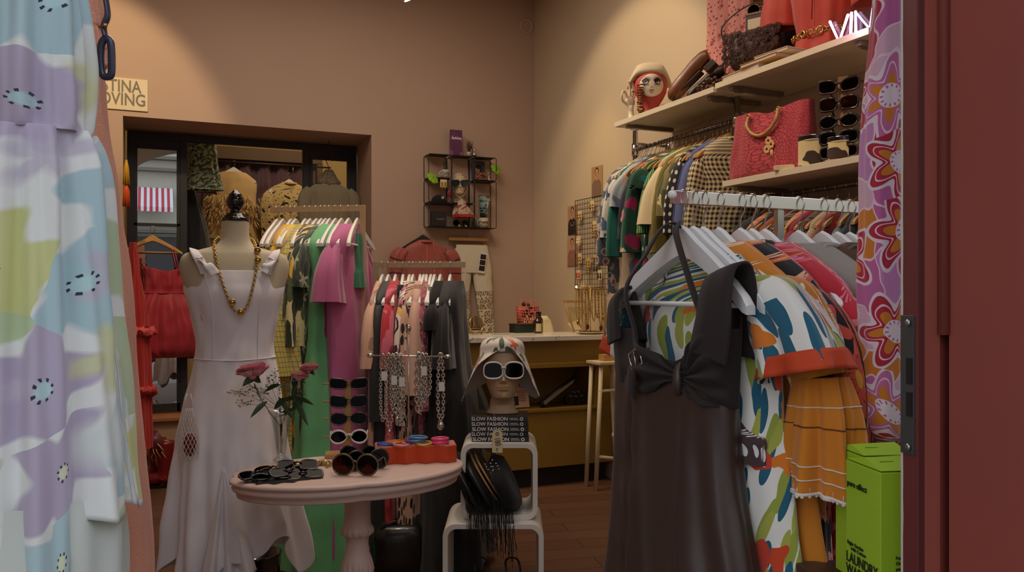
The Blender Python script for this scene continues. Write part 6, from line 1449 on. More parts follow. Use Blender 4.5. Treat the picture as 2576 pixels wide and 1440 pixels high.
# photos on the right wall
def wphoto(px0, py0, px1, py1, label, bg, fig):
    a = ATX(px0, (py0+py1)/2, BX-.006); b_ = ATX(px1, (py0+py1)/2, BX-.006); zt_ = ATX(px0, py0, BX-.006).z; zb_ = ATX(px0, py1, BX-.006).z
    t = thing('fashion_print', label, 'picture', (BX-.005, (a.y+b_.y)/2, (zt_+zb_)/2), -pi/2, 'fashion prints on the cream wall'); w, h = abs(a.y-b_.y), zt_-zb_
    MB().box((0,0,0), (w,.003,h)).build('print', M('print_'+bg[0], bg[1], .5), t)
    SK_ = M('print_skin', (196,140,104), .6); HR = M('hair_dark'); CL = M('print_cloth_'+fig[0], fig[1], .6)
    m = MB(); m.prism([(-.44*w,-.5*h),(.44*w,-.5*h),(.42*w,-.12*h),(.34*w,-.02*h),(.12*w,.08*h),(-.12*w,.08*h),(-.34*w,-.02*h),(-.42*w,-.12*h)], .002, (0,-.002,0)); m.build('clothing', CL, t)
    m = MB(); m.ball((0,-.002,.26*h), .13*h, 16, 10, (.95*.9,.02,1.15)); m.prism([(-.09*w,.02*h),(.09*w,.02*h),(.09*w,.2*h),(-.09*w,.2*h)], .002, (0,-.003,0)); m.build('face', SK_, t)
    m = MB(); m.ball((0,-.0012,.31*h), .15*h, 16, 10, (1.0,.02,1.1)); m.build('hair', HR, t)
    m = MB(); [m.box((s*.045*h, -.0058, .27*h), (.03*h, .001, .012*h)) for s in (-1, 1)]; m.box((0,-.0058,.19*h), (.045*h,.001,.012*h)); m.build('features', HR, t)
    if fig[2]: m = MB(); [m.ball((.2*w*cos(a), -.004, -.08*h-.12*h*sin(a)), .02*h, 6, 4, (1,.3,1)) for a in [pi*i/8 for i in range(9)]]; m.build('jewels', M('print_gold', (200,150,90), .4, .3), t)
wphoto(1488, 422, 1515, 497, 'print of a long haired figure in a shawl above the earring grid', ('tan', (176,140,104)), ('grey', (130,104,84), 0))
wphoto(1428, 520, 1452, 592, 'print of a dark robed figure with pale ornaments left of the earring grid', ('peach', (186,146,112)), ('black', (34,30,30), 1))
wphoto(1427, 598, 1452, 670, 'print of a bare shouldered figure with a necklace, lowest of the three prints', ('sand', (190,150,118)), ('rose', (150,104,88), 1))
# grid panel with earrings
GY0, GY1, GZ0, GZ1 = 5.36, 5.88, 1.42, 2.135
gp = thing('earring_grid', 'black wire grid panel on the cream wall hung with earrings', 'display grid', (BX-.02, GY1, GZ0), -pi/2)
gw, gh = GY1-GY0, GZ1-GZ0; m = MB()
for i in range(14): x = gw*i/13; m.tube([(x,0,0),(x,0,gh)], .0016 if 0 < i < 13 else .0028, 5)
for i in range(19): z = gh*i/18; m.tube([(0,-.003,z),(gw,-.003,z)], .0016 if 0 < i < 18 else .0028, 5)
m.build('grid', BW, gp)
rng = random.Random(8); CARD = M('card_blush2', (226,206,160), .7)
spec = [(.10,.60,'gold drop'),(.30,.66,'gold leaf'),(.34,.50,'gold cluster'),(.44,.47,'black drop'),(.08,.40,'pearl oval'),(.40,.34,'cream bow'),(.10,.26,'gold disc'),(.24,.22,'gold curb'),(.36,.24,'black bead'),(.08,.13,'red tulip'),(.42,.12,'dark tassel'),(.46,.60,'green hoop')]
for x, z, kd in spec:
    p = Vector((BX-.034, GY1-x, GZ0+z)); t = thing('earrings', '%s earrings on a card on the wire grid' % kd, 'earrings', p, -pi/2, 'earrings on the wire grid')
    MB().box((0,0,-.01), (.062,.0015,.075)).build('card', CARD if kd not in ('black bead','gold curb') else M('card_gold', (206,176,110), .6), t)
    mt = {'black': BLK, 'green': M('green_stone', (40,90,60), .3), 'red': M('tulip_red', (190,44,40), .4), 'pearl': M('pearl', (226,210,180), .3), 'dark': BLK, 'cream': M('pearl')}.get(kd.split()[0], GOLD)
    for s in (-1, 1):
        m = MB(); xx = s*.018
        n_ = 5 if ('curb' in kd or 'bead' in kd or 'cluster' in kd) else 2
        for k in range(n_): m.ball((xx, -.006, -.004-.022*k), .0085+.002*(k == n_-1), 10, 8, (.9,.5,1.2))
        m.build('earring', mt, t)
ld_ = thing('clip_lamp', 'tiny lit clip lamp at the lower left corner of the earring grid', 'lamp', Vector((BX-.05, GY1-.08, GZ0+.02))); MB().ball((0,0,0), .010, 12, 8).build('bulb', M('bulb_warm', (255,240,200), emit=(255,225,170), es=14), ld_); MB().torus((0,0,0), .016, .003, Matrix.Rotation(rad(70), 3, 'Y')).build('rim', GOLD, ld_)
# ================================================================ on and around the counter
def onC(px, py, dz=0): return ATZ(px, py, 1.085+dz)
mr = thing('table_mirror', 'oval brass table mirror at the left end of the counter', 'mirror', onC(1198, 843), .5); 
MX = Matrix.Rotation(rad(86), 3, 'X'); m = MB(); m.torus((0,0,.075), .078, .0042, MX, 40, 8, (1,.82)); m.build('frame', GOLD, mr)
MB().prism([(.075*cos(2*pi*i/36), .062*sin(2*pi*i/36)) for i in range(36)], .003, (0,0,.075)).build('glass', M('mirror_glass', (200,196,190), .03, 1, var=0), mr)
for s in (-1, 1): MB().tube(spline([(s*.03,0,.018),(s*.04,-.01,.008),(s*.035,-.03,.003)], 4), .004, 6).build('foot', GOLD, mr)
bk = thing('notebook', 'small stack of cream cards lying on the counter', 'stationery', onC(1258, 846)); m = MB(); m.box((0,0,.006), (.12,.08,.010)); m.build('lower_card', M('tag_white'), bk); MB().box((.004,0,.015), (.11,.075,.006)).build('upper_card', M('card_green', (176,180,150), .6), bk)
gb = thing('green_box', 'dark green lidded box at the back of the counter', 'box', onC(1322, 838)+Vector((0,.06,0)), 0); MB().box((0,0,.03), (.17,.12,.058)).build('box', M('box_green', (34,44,34), .5), gb, bevel=.002); MB().box((0,0,.064), (.175,.125,.012)).build('lid', M('box_green'), gb, bevel=.002)
JEL = M('jelly_coral', (206,96,84), .45)
jb = thing('jelly_basket', 'coral pink openwork jelly basket on top of the green box', 'bag', gb.location+Vector((.055,.02,.0705)))
def jp(f, a): w = .078+.012*f; p = .6; return Vector((w*math.copysign(abs(cos(a))**p, cos(a)), .045*math.copysign(abs(sin(a))**p, sin(a)), .13*f))
m = MB()
for i in range(7): m.tube([jp(i/6, 2*pi*j/40) for j in range(40)], .0034, 6, closed=True)
for j in range(26):
    a = 2*pi*j/26; m.tube([jp(0, a), jp(.5, a+.12), jp(1, a)], .003, 5); 
m.prism([(jp(0, 2*pi*j/30).x, jp(0, 2*pi*j/30).y) for j in range(30)], .006, (0,0,.0), (1,0,0), (0,1,0)); m.build('basket', JEL, jb)
for x in (-.045, .035): MB().tube(spline([(x-.022,-.03,.125),(x-.018,-.02,.17),(x,-.01,.185),(x+.018,-.02,.17),(x+.022,-.03,.125)], 5), .0045, 8).build('handle', JEL, jb)
m = MB(); [m.ball((rng.uniform(-.05,.06), rng.uniform(-.02,.02), rng.uniform(.05,.15)), .018, 8, 6) for k in range(12)]; m.build('contents', M('tissue_dark', (70,50,46), .9), jb)['kind'] = 'stuff'
bt = thing('spray_bottle', 'brown glass spray bottle with a cream label beside the jelly basket', 'bottle', onC(1353, 839)+Vector((.0,.0,0)), .1)
MB().lathe([(.001,0),(.032,0),(.034,.004),(.034,.085),(.030,.10),(.014,.112),(.013,.13),(.016,.132),(.016,.145),(.001,.146)], n=28).build('bottle', M('glass_brown', (38,24,16), .12, coat=.5), bt)
m = MB(); m.box((0,-.012,.155), (.018,.05,.018)); m.box((0,-.03,.14), (.008,.008,.03)); m.build('trigger', M('trigger_black', (18,16,16), .4), bt, bevel=.003)
m = MB(); cloth(m, [(.075,.0348,.0348,0,0,0),(.015,.0348,.0348,0,0,0)], 20, 2, 3, 1, wr=0, arc=(rad(215), rad(290))); m.build('label', M('label_cream', (206,186,140), .7), bt)
yt = thing('yellow_tin', 'dark bottle with a round yellow sticker behind the spray bottle', 'bottle', onC(1366, 837)+Vector((.0,.06,0))); MB().lathe([(.001,0),(.026,0),(.026,.10),(.012,.12),(.012,.14),(.001,.14)], n=20).build('bottle', M('glass_brown'), yt); MB().cyl((0,-.0265,.055), (0,-.028,.055), .018, 20).build('sticker', M('sticker_yellow', (206,180,40), .6), yt)
cr = thing('shell_chair', 'cream plastic shell chair behind the counter', 'chair', (2.955, 5.98, .53), .25); cr.scale = (.78,)*3
m = MB(); vs = []
for i in range(15):
    for j in range(17):
        u = j/16*2-1; v = i/14
        if v < .45: f = v/.45; p = Vector((u*.22, -.22+.38*f, .45+.03*u*u-.012*sin(f*pi)))
        else: f = (v-.45)/.55; wv = .22*(1-.15*f)*(1 if f < .75 else sqrt(max(.02, 1-((f-.75)/.30)**2*.6))); p = Vector((u*wv, .17+.09*f-.06*u*u*(1), .46+.40*f))
        vs.append(p)
m.add(vs, [(i*17+j, i*17+j+1, (i+1)*17+j+1, (i+1)*17+j) for i in range(14) for j in range(16)], smooth=True); m.build('shell', M('chair_cream', (232,218,180), .4), cr, solid=.008)
for x in (-.17, .17):
    for y in (-.15, .17): MB().tube([(x*.6, y*.6, .45), (x, y, -.678)], .012, 8).build('leg', WO, cr)
ec = thing('easel_frame', 'small wooden framed sling easel leaning by the wall behind the jewellery', 'easel', ATY(1446, 800, 5.70)); ec.location.z = 1.085
m = MB(); m.box((0,0,.24), (.20,.012,.02)); m.tube([(-.09,0,.24),(-.02,-.03,0)], .006, 6); m.tube([(.09,0,.24),(.12,.03,0)], .006, 6); m.build('frame', WO, ec)
m = MB(); m.add([(-.09,0,.20),(.09,.0,.20),(.08,.03,.10),(-.06,.02,.07),(-.02,0,.02),(.06,0,.02)], [(0,1,2,3),(3,2,5,4)]); m.build('sling', M('canvas_cream', (214,196,150), .8), ec, solid=.002)
# gold necklace stand on a plate
gn = thing('gold_jewellery_stand', 'gold jewellery stand loaded with gold chains on the right end of the counter', 'jewellery stand', onC(1490, 841)+Vector((0,.03,0)))
MB().lathe([(.001,.0),(.07,0),(.115,.014),(.118,.018),(.06,.010),(.001,.010)], n=40).build('plate', M('plate_cream', (222,204,160), .3), gn)
m = MB(); m.tube([(0,0,.01),(0,0,.36)], .0035, 8); m.tube([(-.12,0,.34),(.13,0,.355)], .003, 8); m.build('pole', GOLD, gn)
m = MB(); [m.ball((.09*cos(k*1.1)*rng.uniform(.4,1), .07*sin(k*1.7)*rng.uniform(.3,1), .018), rng.uniform(.006,.011), 7, 5, (1,1,.6)) for k in range(40)]; m.build('trinkets', M('trinket_gold', (150,96,56), .3, .7, var=.3, vscale=80), gn)['kind'] = 'stuff'
for i, (x, d, lk, lab) in enumerate(((-.11,.24,.006,'gold chain with a shell at the left of the gold stand'),(-.085,.30,.007,'long gold rope chain, second on the gold stand'),(-.055,.20,.006,'fine gold chain third on the gold stand'),(-.03,.27,.008,'gold chain with brown beads left of the pole'),(.0,.18,.007,'short gold chain at the pole of the gold stand'),(.025,.25,.006,'gold chain right beside the pole'),(.055,.22,.009,'thick gold collar chain right of the pole'),(.085,.28,.007,'long gold chain with a fan pendant'),(.11,.21,.007,'gold bead chain at the right of the gold stand'))):
    nk = thing('gold_necklace', lab, 'necklace', gn.location+Vector((x,0,.345)), 0, 'gold chains on the counter stand'); w2 = .012
    m = MB(); chain(m, spline([(-w2*.3,.004,.003),(-w2,.0,-d*.3),(-w2,-.006,-d*.8),(0,-.01,-d),(w2,-.006,-d*.8),(w2,0,-d*.3),(w2*.3,-.004,.003)], 8), lk, lk*.35, seg=6); m.build('chain', GOLD, nk)
    if i in (0, 3, 7, 8): MB().ball((0,-.012,-d-.02), .018, 12, 8, (.8,.4,1.3)).build('pendant', M('horn_brown', (70,44,26), .3) if i in (3, 7) else GOLD, nk)
# white ladder table right of the counter
lt = thing('white_side_table', 'white painted folding table with a slanted leg beside the counter', 'table', (2.93, 5.17, 0), -.0)
WPt = M('painted_white', (214,196,160), .5, var=.04)
MB().box((.06,-.04,.895), (.22,.20,.022)).build('tabletop', WPt, lt, bevel=.004)
for x, dx in ((-.02,-.045), (.14,.05)):
    for y in (-.11, .03): MB().tube([(x,y,.885),(x+dx,y-.0,0)], .018, 4).build('leg', WPt, lt)
MB().cyl((-.05,-.11,.24), (.17,-.11,.20), .012, 10).build('rung', WPt, lt); MB().cyl((-.04,-.11,.70), (.15,-.11,.70), .011, 10).build('rung', WPt, lt)
wbx = thing('wooden_box', 'small wooden box of rings on the white side table', 'box', (3.0, 5.14, .907)); MB().box((0,0,.022), (.09,.08,.044)).build('box', WO, wbx, bevel=.002); m = MB(); [m.torus((.02*(k % 2), .02*(k//2)-.02, .05), .012, .003, Matrix.Rotation(rad(80), 3, 'X'), 12, 5) for k in range(4)]; m.build('rings', GOLD, wbx)['kind'] = 'stuff'
# in the niche
ps = thing('magazine', 'pink magazine page standing in the counter niche behind the mannequin head', 'magazine', (2.37, CY0+.10, .566), rot=(rad(-14), 0, .0))
MB().box((.02,0,.095), (.24,.004,.19)).build('page', M('page_pink', (216,168,140), .7), ps); text('HUB', .052, M('print_plum', (110,40,70), .6), ps, (.045,-.003,.155), (rad(90),0,0), ext=.0004)
m = MB(); [m.box((-.02+.1*(k % 2), -.003, .12-.012*(k//2)), (.07,.001,.003)) for k in range(14)]; m.build('small_print', M('ink_dark'), ps)['kind'] = 'stuff'
MB().box((.03,-.003,.05), (.05,.001,.065)).build('photo', M('photo_dark'), ps)
tb_ = thing('rolled_poster', 'rolled black poster tube leaning in the counter niche', 'tube', (2.60, CY0+.07, .592), rot=(0, rad(-32), 0)); MB().cyl((-.02,0,0), (.33,0,0), .026, 20).build('tube', M('tube_black', (28,22,20), .5), tb_); m = MB(); m.prism([(0,-.012),(.27,-.006),(.30,.012),(.0,.016)], .003, (0,-.0265,0)); m.build('label', M('paper_grey', (130,116,96), .7), tb_)
gc2 = thing('rose_ornament', 'glossy black ornament of moulded roses at the right of the niche', 'ornament', (2.885, CY0+.12, .566)); m = MB()
for x, z, r in ((-.045,.05,.038),(0,.045,.042),(.045,.05,.036),(.02,.085,.028),(-.02,.082,.03)):
    for k in range(4): m.torus((x, -.03-.006*k, z), r*(1-.22*k), .0065, Matrix.Rotation(rad(90+8*k), 3, 'X'), 16, 6)
m.box((0,0,.03), (.15,.05,.06)); m.build('roses', M('gloss_black', (16,14,14), .12, coat=.5), gc2)
# ================================================================ things on the right wall shelves
TOPZ = SZ+.030; TOP2 = SZ+.042; LOWZ = 1.975
def onS(px, py, z): return ATZ(px, py, z)
def atxz(px, X, z): p = ATX(px, HZ, X); return Vector((X, p.y, z))
# beret head with painted doll face
FROSE = M('head_rose', (176,62,58), .6, bump=.3, bscale=150); FWHT = M('face_white', (222,206,186), .5, var=0); FINK = M('face_ink', (24,20,20), .5, var=0)
bp = atxz(1637, 2.90, TOPZ); fz = math.atan2(bp.x, bp.y)
bh = thing('doll_head', 'rose red display head with a painted white doll face and big lashed eyes', 'mannequin', bp, -fz+.05)
m = MB(); m.lathe([(.001,0),(.078,0),(.075,.01),(.060,.03),(.052,.07),(.055,.10),(.078,.135),(.098,.175),(.104,.215),(.098,.255),(.075,.29),(.03,.31),(.001,.312)], n=48)
for q in m.v: q.y *= .95
m.build('head', FROSE, bh)
zf = .205
def onface(x, z, e=0): 
    r = .1035*sqrt(max(.01, 1-((z-.215)/.135)**2)) ; return Vector((x, -sqrt(max(.0001, r*r-x*x))*.95-.0015-e, z))
m = MB(); vs = [onface(0, zf)]; K = 8; N = 40
for k in range(1, K+1):
    for j in range(N): a = 2*pi*j/N; vs.append(onface(.074*k/K*cos(a), zf+.070*k/K*sin(a)))
m.add(vs, [(0, 1+j, 1+(j+1) % N) for j in range(N)]+[(1+k*N+j, 1+(k+1)*N+j, 1+(k+1)*N+(j+1) % N, 1+k*N+(j+1) % N) for k in range(K-1) for j in range(N)], smooth=True); m.build('face_patch', FWHT, bh, solid=.001)
def fdisc(mb, x, z, rx, rz_, e):
    N = 24; vs = [onface(x, z, e)]+[onface(x+rx*cos(2*pi*j/N), z+rz_*sin(2*pi*j/N), e) for j in range(N)]; mb.add(vs, [(0, 1+j, 1+(j+1) % N) for j in range(N)])
def fstroke(mb, pts, w, e=.002): mb.tube([onface(x, z, e) for x, z in pts], w, 5)
for s in (-1, 1):
    ex, ez = s*.036, zf+.022
    m = MB(); fdisc(m, ex, ez+.002, .019, .020, .002); m.build('iris', FINK, bh); m = MB(); fdisc(m, ex+.003, ez-.006, .010, .008, .003); m.build('eye_glint', FWHT, bh)
    m = MB(); fdisc(m, ex, ez-.001, .006, .007, .0036)
    fstroke(m, [(ex-.024+.048*i/10, ez+.004+.016*sin(pi*i/10)) for i in range(11)], .0018); fstroke(m, [(ex-.018+.036*i/8, ez-.016-.006*sin(pi*i/8)) for i in range(9)], .0009)
    for i in range(9): x0 = ex-.024+.048*i/8; fstroke(m, [(x0, ez+.006+.014*sin(pi*i/8)), (x0+(i-4)*.0018, ez+.022+.014*sin(pi*i/8))], .0009)
    for i in range(5): x0 = ex-.016+.032*i/4; fstroke(m, [(x0, ez-.019), (x0+(i-2)*.001, ez-.026)], .0006)
    m.build('lashes', FINK, bh)
m = MB(); fstroke(m, [(-.006, zf-.012), (-.003, zf-.015), (0, zf-.013), (.003, zf-.015), (.006, zf-.012)], .0010)
fstroke(m, [(-.014, zf-.036), (-.006, zf-.031), (0, zf-.033), (.006, zf-.031), (.014, zf-.036)], .0018); fstroke(m, [(-.008, zf-.043), (0, zf-.046), (.008, zf-.043)], .0014); m.build('mouth', FINK, bh)
bt_ = thing('beret', 'cream felt beret on the rose red doll head', 'hat', bp+Vector((.0,.01,0)), -fz+.05, rot=(rad(-8), 0, -fz+.05))
m = MB(); m.ball((0,.004,.285), .140, 48, 20, (1,.95,.68), fn=lambda d: (1 if d.z > 0 else (1-.45*(-d.z)**.8))*(1+.035*sin(5*math.atan2(d.y, d.x))*(1-abs(d.z)))); 
for q in m.v:
    if q.y < 0 and q.z < .27: q.z += .015*(-q.y/.14)
    if abs(q.x) > .08: q.z -= .045*((abs(q.x)-.08)/.05)
m.build('crown', M('felt_cream', (206,190,158), .9, var=.03, bump=.1, sheen=.3), bt_); MB().torus((0,-.005,.248), .104, .004, n=40, sc=(1,.92)).build('band', M('felt_band', (90,80,60), .9), bt_)
def handgeo(mb, S=1):
    """white display hand making a ring sign"""
    mb.tube([(0,0,0),(0,0,.01),(.0,0,.03),(.004,0,.07),(.006,0,.10)], [.048*S,.040*S,.024*S,.021*S,.026*S], 20, flat=.8)
    mb.ball((.008,0,.125), .034, 18, 12, (.95,.42,1.15))
    for pts, r in (([(-.016,0,.15),(-.026,-.002,.185),(-.030,-.004,.212),(-.028,-.006,.232)], .0075),([(-.004,0,.156),(-.010,-.002,.195),(-.012,-.004,.226),(-.008,-.008,.250)], .008),([(.010,0,.156),(.010,-.002,.20),(.014,-.006,.232),(.022,-.010,.254)], .0078),([(.026,0,.148),(.040,-.006,.182),(.056,-.014,.19),(.066,-.022,.172)], .0075),([(.036,-.004,.115),(.058,-.012,.128),(.068,-.020,.148),(.068,-.024,.165)], .0085)):
        P = spline(pts, 5); mb.tube(P, [r*(1.05-.35*i/(len(P)-1)) for i in range(len(P))], 10); mb.ball(P[-1], r*.7, 8, 6)
wh = M('hand_white', (222,206,176), .4, var=.02)
hp3 = atxz(1588, 2.80, TOPZ); hn = thing('display_hand', 'white display hand in a ring sign standing at the left end of the upper shelf', 'display hand', hp3, -fz+.3); hn.scale = (1,1,1)
m = MB(); handgeo(m); 
for q in m.v: q.x *= -1
m.f = [list(reversed(f)) for f in m.f]; 
m.build('hand', wh, hn); MB().torus((.014,-.004,.19), .010, .0025).build('ring', BLK, hn); MB().ball((.026,-.016,.185), .009, 10, 8).build('ring_stone', GOLD, hn)
br_ = thing('bracelet_pole', 'stack of gold and copper bracelets beside the white display hand', 'bracelets', atxz(1612, 2.80, TOPZ)); m = MB()
for k in range(14): m.torus((.004*sin(k),0,.012+.015*k), .018+.003*cos(k*2), .0045, Matrix.Rotation(.2*sin(k*1.7), 3, 'X'), 18, 6)
m.build('bracelets', M('mixed_copper', (150,96,60), .25, .9, var=.25, vscale=40), br_); br_['category'] = 'bracelet'
er = thing('gold_hoop_card', 'pale card with a curled earring behind the rose red head', 'earrings', atxz(1668, 2.95, TOPZ), -fz); MB().prism([(-.03,0),(.035,0),(.035,.07),(.02,.10),(-.01,.10),(-.03,.07)], .004, (0,0,0)).build('card', M('card_blush2'), er); MB().torus((.008,-.006,.045), .018, .003, Matrix.Rotation(rad(90), 3, 'X'), 20, 6).build('earring', SILVER, er)
# leather boots leaning toe down, ankle boot
LTH = M('leather_tan', (128,74,34), .4, var=.12, bump=.15, coat=.2); LDK = M('leather_dark', (52,34,26), .45, var=.1)
def shoe(label, loc, rz, mat, pitch, tall, heel=.05, grp=None, S=1):
    t = thing('leather_shoe', label, 'shoe', loc, rot=(pitch, 0, rz), group=grp); t.scale = (S,)*3; m = MB()
    m.tube(spline([(0,-.15,.022),(0,-.11,.030),(0,-.05,.042),(0,.02,.050),(0,.07,.052),(0,.095,.045)], 5), [.012,.020,.028,.034,.037,.038,.040,.040,.039,.038,.037,.036,.036,.036,.037,.037,.037,.037,.036,.036,.036,.035,.034,.033,.032,.03][:26], 18, flat=.9)
    if tall: m.tube(spline([(0,.055,.05),(0,.065,.10),(0,.062,.10+tall*.5),(0,.06,.10+tall)], 5), [.042,.040,.038,.037,.037,.038,.039,.040,.042,.043,.044,.045,.046,.047,.048,.048], 18)
    m.build('upper', mat, t); s = MB(); s.prism([(.030*sin(pi*i/12)*(1 if i else 1)*1.1*(1-.2*(i > 9)), 0) for i in range(1)] or [], .01) if 0 else None
    s.box((0,.07,.0), (.05,.055,.03+heel*0)); s.box((0,-.055,.012), (.058,.17,.010)); s.build('sole', LDK, t, bevel=.004)
    if heel: pass
    return t
shoe('tan leather boot leaning with the toe down on the upper shelf', atxz(1758, 2.82, TOPZ+.115), -2.5, LTH, rad(40), 0, S=1.28)
shoe('dark leather shoe with a tan strap behind the tan boot on the upper shelf', atxz(1795, 2.95, TOPZ+.09), -2.4, LDK, rad(32), 0, S=1.05)
shoe('brown layered ankle boot left of the ruffled bag', atxz(1838, 2.95, TOPZ+.03), -2.3, M('leather_mid', (110,66,40), .5, var=.15), rad(4), .06, S=1.05)
kc = thing('bead_bracelet', 'heap of dark leopard bead chains at the edge of the upper shelf', 'bracelet', atxz(1778, 2.74, TOPZ)); m = MB(); rng = random.Random(4)
for k in range(26): m.ball((rng.uniform(-.012,.03), rng.uniform(-.09,.09), .012+rng.random()*.04), rng.uniform(.009,.014), 8, 6)
m.build('beads', M('bead_mix', (92,58,44), .3, .3, var=.4, vscale=70), kc)['kind'] = 'stuff'
# books under the ruffled bag
for k, (x, y0, wdt, dep, h, z, c, lab) in enumerate(((2.84, 3.36, .20, .30, .032, 0, (206,180,120), 'thick cream book at the bottom under the ruffled bag'), (2.82, 3.22, .18, .26, .018, .033, (196,160,90), 'ochre covered book on the thick cream one'), (2.83, 3.15, .17, .22, .016, .052, (226,210,170), 'thin pale book on top under the ruffled bag'))):
    b = thing('book', lab, 'book', (x, y0, TOP2+z+.001), -.05+.06*k, 'books on the upper shelf'); MB().box((0,0,h/2), (wdt*.96,dep*.97,h*.8)).build('pages', PG, b); m = MB(); m.box((0,0,h*.05), (wdt,dep,h*.1)); m.box((0,0,h*.95), (wdt,dep,h*.1)); m.box((wdt/2,0,h/2), (.003,dep,h)); m.build('cover', M('book_cover_%d' % k, c, .6), b)
rbg = thing('ruffled_bag', 'dark brown handbag covered in ruffled roses on the stacked books', 'bag', atxz(1900, 2.86, TOP2+.070), -1.15); rbg.scale = (.86,)*3
m = MB(); m.ball((0,0,.10), .5, 60, 40, (.32,.16,.24), fn=lambda d: (1/max(abs(d.x), abs(d.z)*1.0, .5))**.45*(1+.06*sin(18*d.x+9*noise.noise(d*3.5))*cos(16*d.z+7*noise.noise(d*4)))); RUF = M('ruffle_brown', (70,42,34), .55, var=.2, bump=.5, bscale=70)
m.build('body', RUF, rbg); m = MB(); rng = random.Random(11)
for k in range(120):
    a = rng.uniform(-1, 1); b_2 = rng.uniform(-.85, .95); c = Vector((a*.17, -.100*sqrt(max(.1, 1-a*a*.55))*(1-.15*abs(b_2)), .10+b_2*.095)); R0 = rng.uniform(.016, .028)
    m.tube([c+Vector((R0*(1-i/26)*cos(i*.9), -.008-.0004*i, R0*(1-i/26)*sin(i*.9))) for i in range(20)], .0042, 5, flat=.5)
m.build('ruffles', RUF, rbg)
HL = M('handle_leather', (40,30,26), .35, coat=.3)
m = MB(); m.tube(spline([(-.15,-.03,.14),(-.19,-.05,.20),(-.18,-.06,.27),(-.08,-.05,.34),(.02,-.03,.37),(.10,-.03,.33),(.16,-.04,.25),(.14,-.06,.18),(.08,-.07,.17)], 6), .010, 8, flat=.45); m.build('handle', HL, rbg)
tbx = thing('tall_box', 'tall dark box with a grey label standing behind the ruffled bag', 'box', atxz(1938, 3.02, TOP2), -1.1); MB().box((0,0,.19), (.22,.14,.38)).build('box', M('box_brown', (52,34,30), .5), tbx, bevel=.004)
MB().box((-.02,-.072,.30), (.15,.003,.11)).build('label', M('label_grey', (190,176,150), .7), tbx); m = MB(); [m.box((-.005,-.075,.285-.018*k), (.10,.002,.006)) for k in range(2)]; m.box((.06,-.075,.276), (.016,.002,.04)); m.build('print', FINK, tbx); MB().box((.03,-.0725,.09), (.12,.003,.10)).build('lower_label', M('label_grey'), tbx); MB().box((0,0,.383), (.225,.145,.01)).build('lid', M('lid_brown', (120,84,60), .5), tbx)
q = atxz(1915, 2.98, TOP2+.415); shades('brown oversized sunglasses on top of the tall dark box', q, -1.0, 'round', .066, .062, .016, M('frame_horn', (120,80,40), .3), LB, .008, .006)
# clothes hanging above the upper shelf
F('splash', (214,140,128), dict(k='flower', c=[(140,20,28)], s=13, r=.30, n=9, dep=.45, p=.5, wob=.5), dict(k='spot', c=[(140,24,30)], s=36, r=.22, p=.6), dict(k='spot', c=[(80,60,30)], s=11, r=.10, st=9, wob=.2, p=.6, o=3))
wt = thing('splash_trousers', 'pink wide trousers with dark red paint splashes hanging above the upper shelf', 'trousers', (3.05, ATX(1835, 60, 3.05).y, TOPZ), -pi/2+.1)
for s in (-1, 1):
    m = MB(); cloth(m, [(.85,.085,.03,s*.085,0,.003),(.55,.088,.032,s*.087,0,.005),(.25,.09,.034,s*.09,0,.007),(.01,.095,.036,s*.093,0,.009)], 40, 24, 5, 4+s); m.build('leg', C['splash'], wt)
RO = fab('cloth_vermilion', (170,44,25), [], rough=.6)
yb = ATX(2070, 60, 2.98).y
vb = thing('vermilion_blouse', 'bright vermilion short sleeved blouse on a bust behind the neon letters', 'blouse', (2.98, yb, TOP2), -pi/2+.25)
m = MB(); cloth(m, [(.62,.14,.09,0,0,.003),(.45,.17,.11,0,0,.004),(.28,.155,.10,0,0,.006),(.17,.135,.09,0,0,.010),(.12,.14,.095,0,0,.012),(.02,.155,.10,0,0,.014)], 80, 30, 6, 7); m.build('body', RO, vb)
for s in (-1, 1): m = MB(); sleeve(m, [(s*.13,0,.56),(s*.19,0,.50),(s*.235,0,.38),(s*.25,0,.24)], [.05,.075,.09,.10], [.05,.06,.065,.07], 3, .005, 30, 3, 20); m.build('sleeve', RO, vb, solid=.002)
m = MB(); m.tube([(.0,-.115,.60),(.02,-.118,.4),(.01,-.112,.2)], .003, 6); m.build('placket', M('vermilion_dark', (150,34,18), .6), vb)
gb_ = thing('gold_belt', 'gold chain belt with square links around the vermilion blouse', 'belt', (2.98, yb, TOP2), -pi/2+.25); m = MB()
for k in range(40):
    a = 2*pi*k/40; c = Vector((.148*cos(a), .105*sin(a), .145)); m.torus(c, .011 if k % 4 else .015, .003 if k % 4 else .005, Matrix.Rotation(a, 3, 'Z') @ Matrix.Rotation(rad(90), 3, 'Y') @ Matrix.Rotation(.6*(k % 2), 3, 'X'), 10, 5)
m.build('links', GOLD, gb_)
bs_ = thing('glass_globe', 'smoky glass bottle half hidden at the back of the upper shelf', 'bottle', (3.05, ATX(2010, 140, 3.05).y, TOP2)); MB().lathe([(.001,0),(.06,0),(.085,.05),(.08,.10),(.05,.14),(.001,.145)], n=30).build('bottle', M('glass_smoke', (150,120,90), .15, coat=.3), bs_)
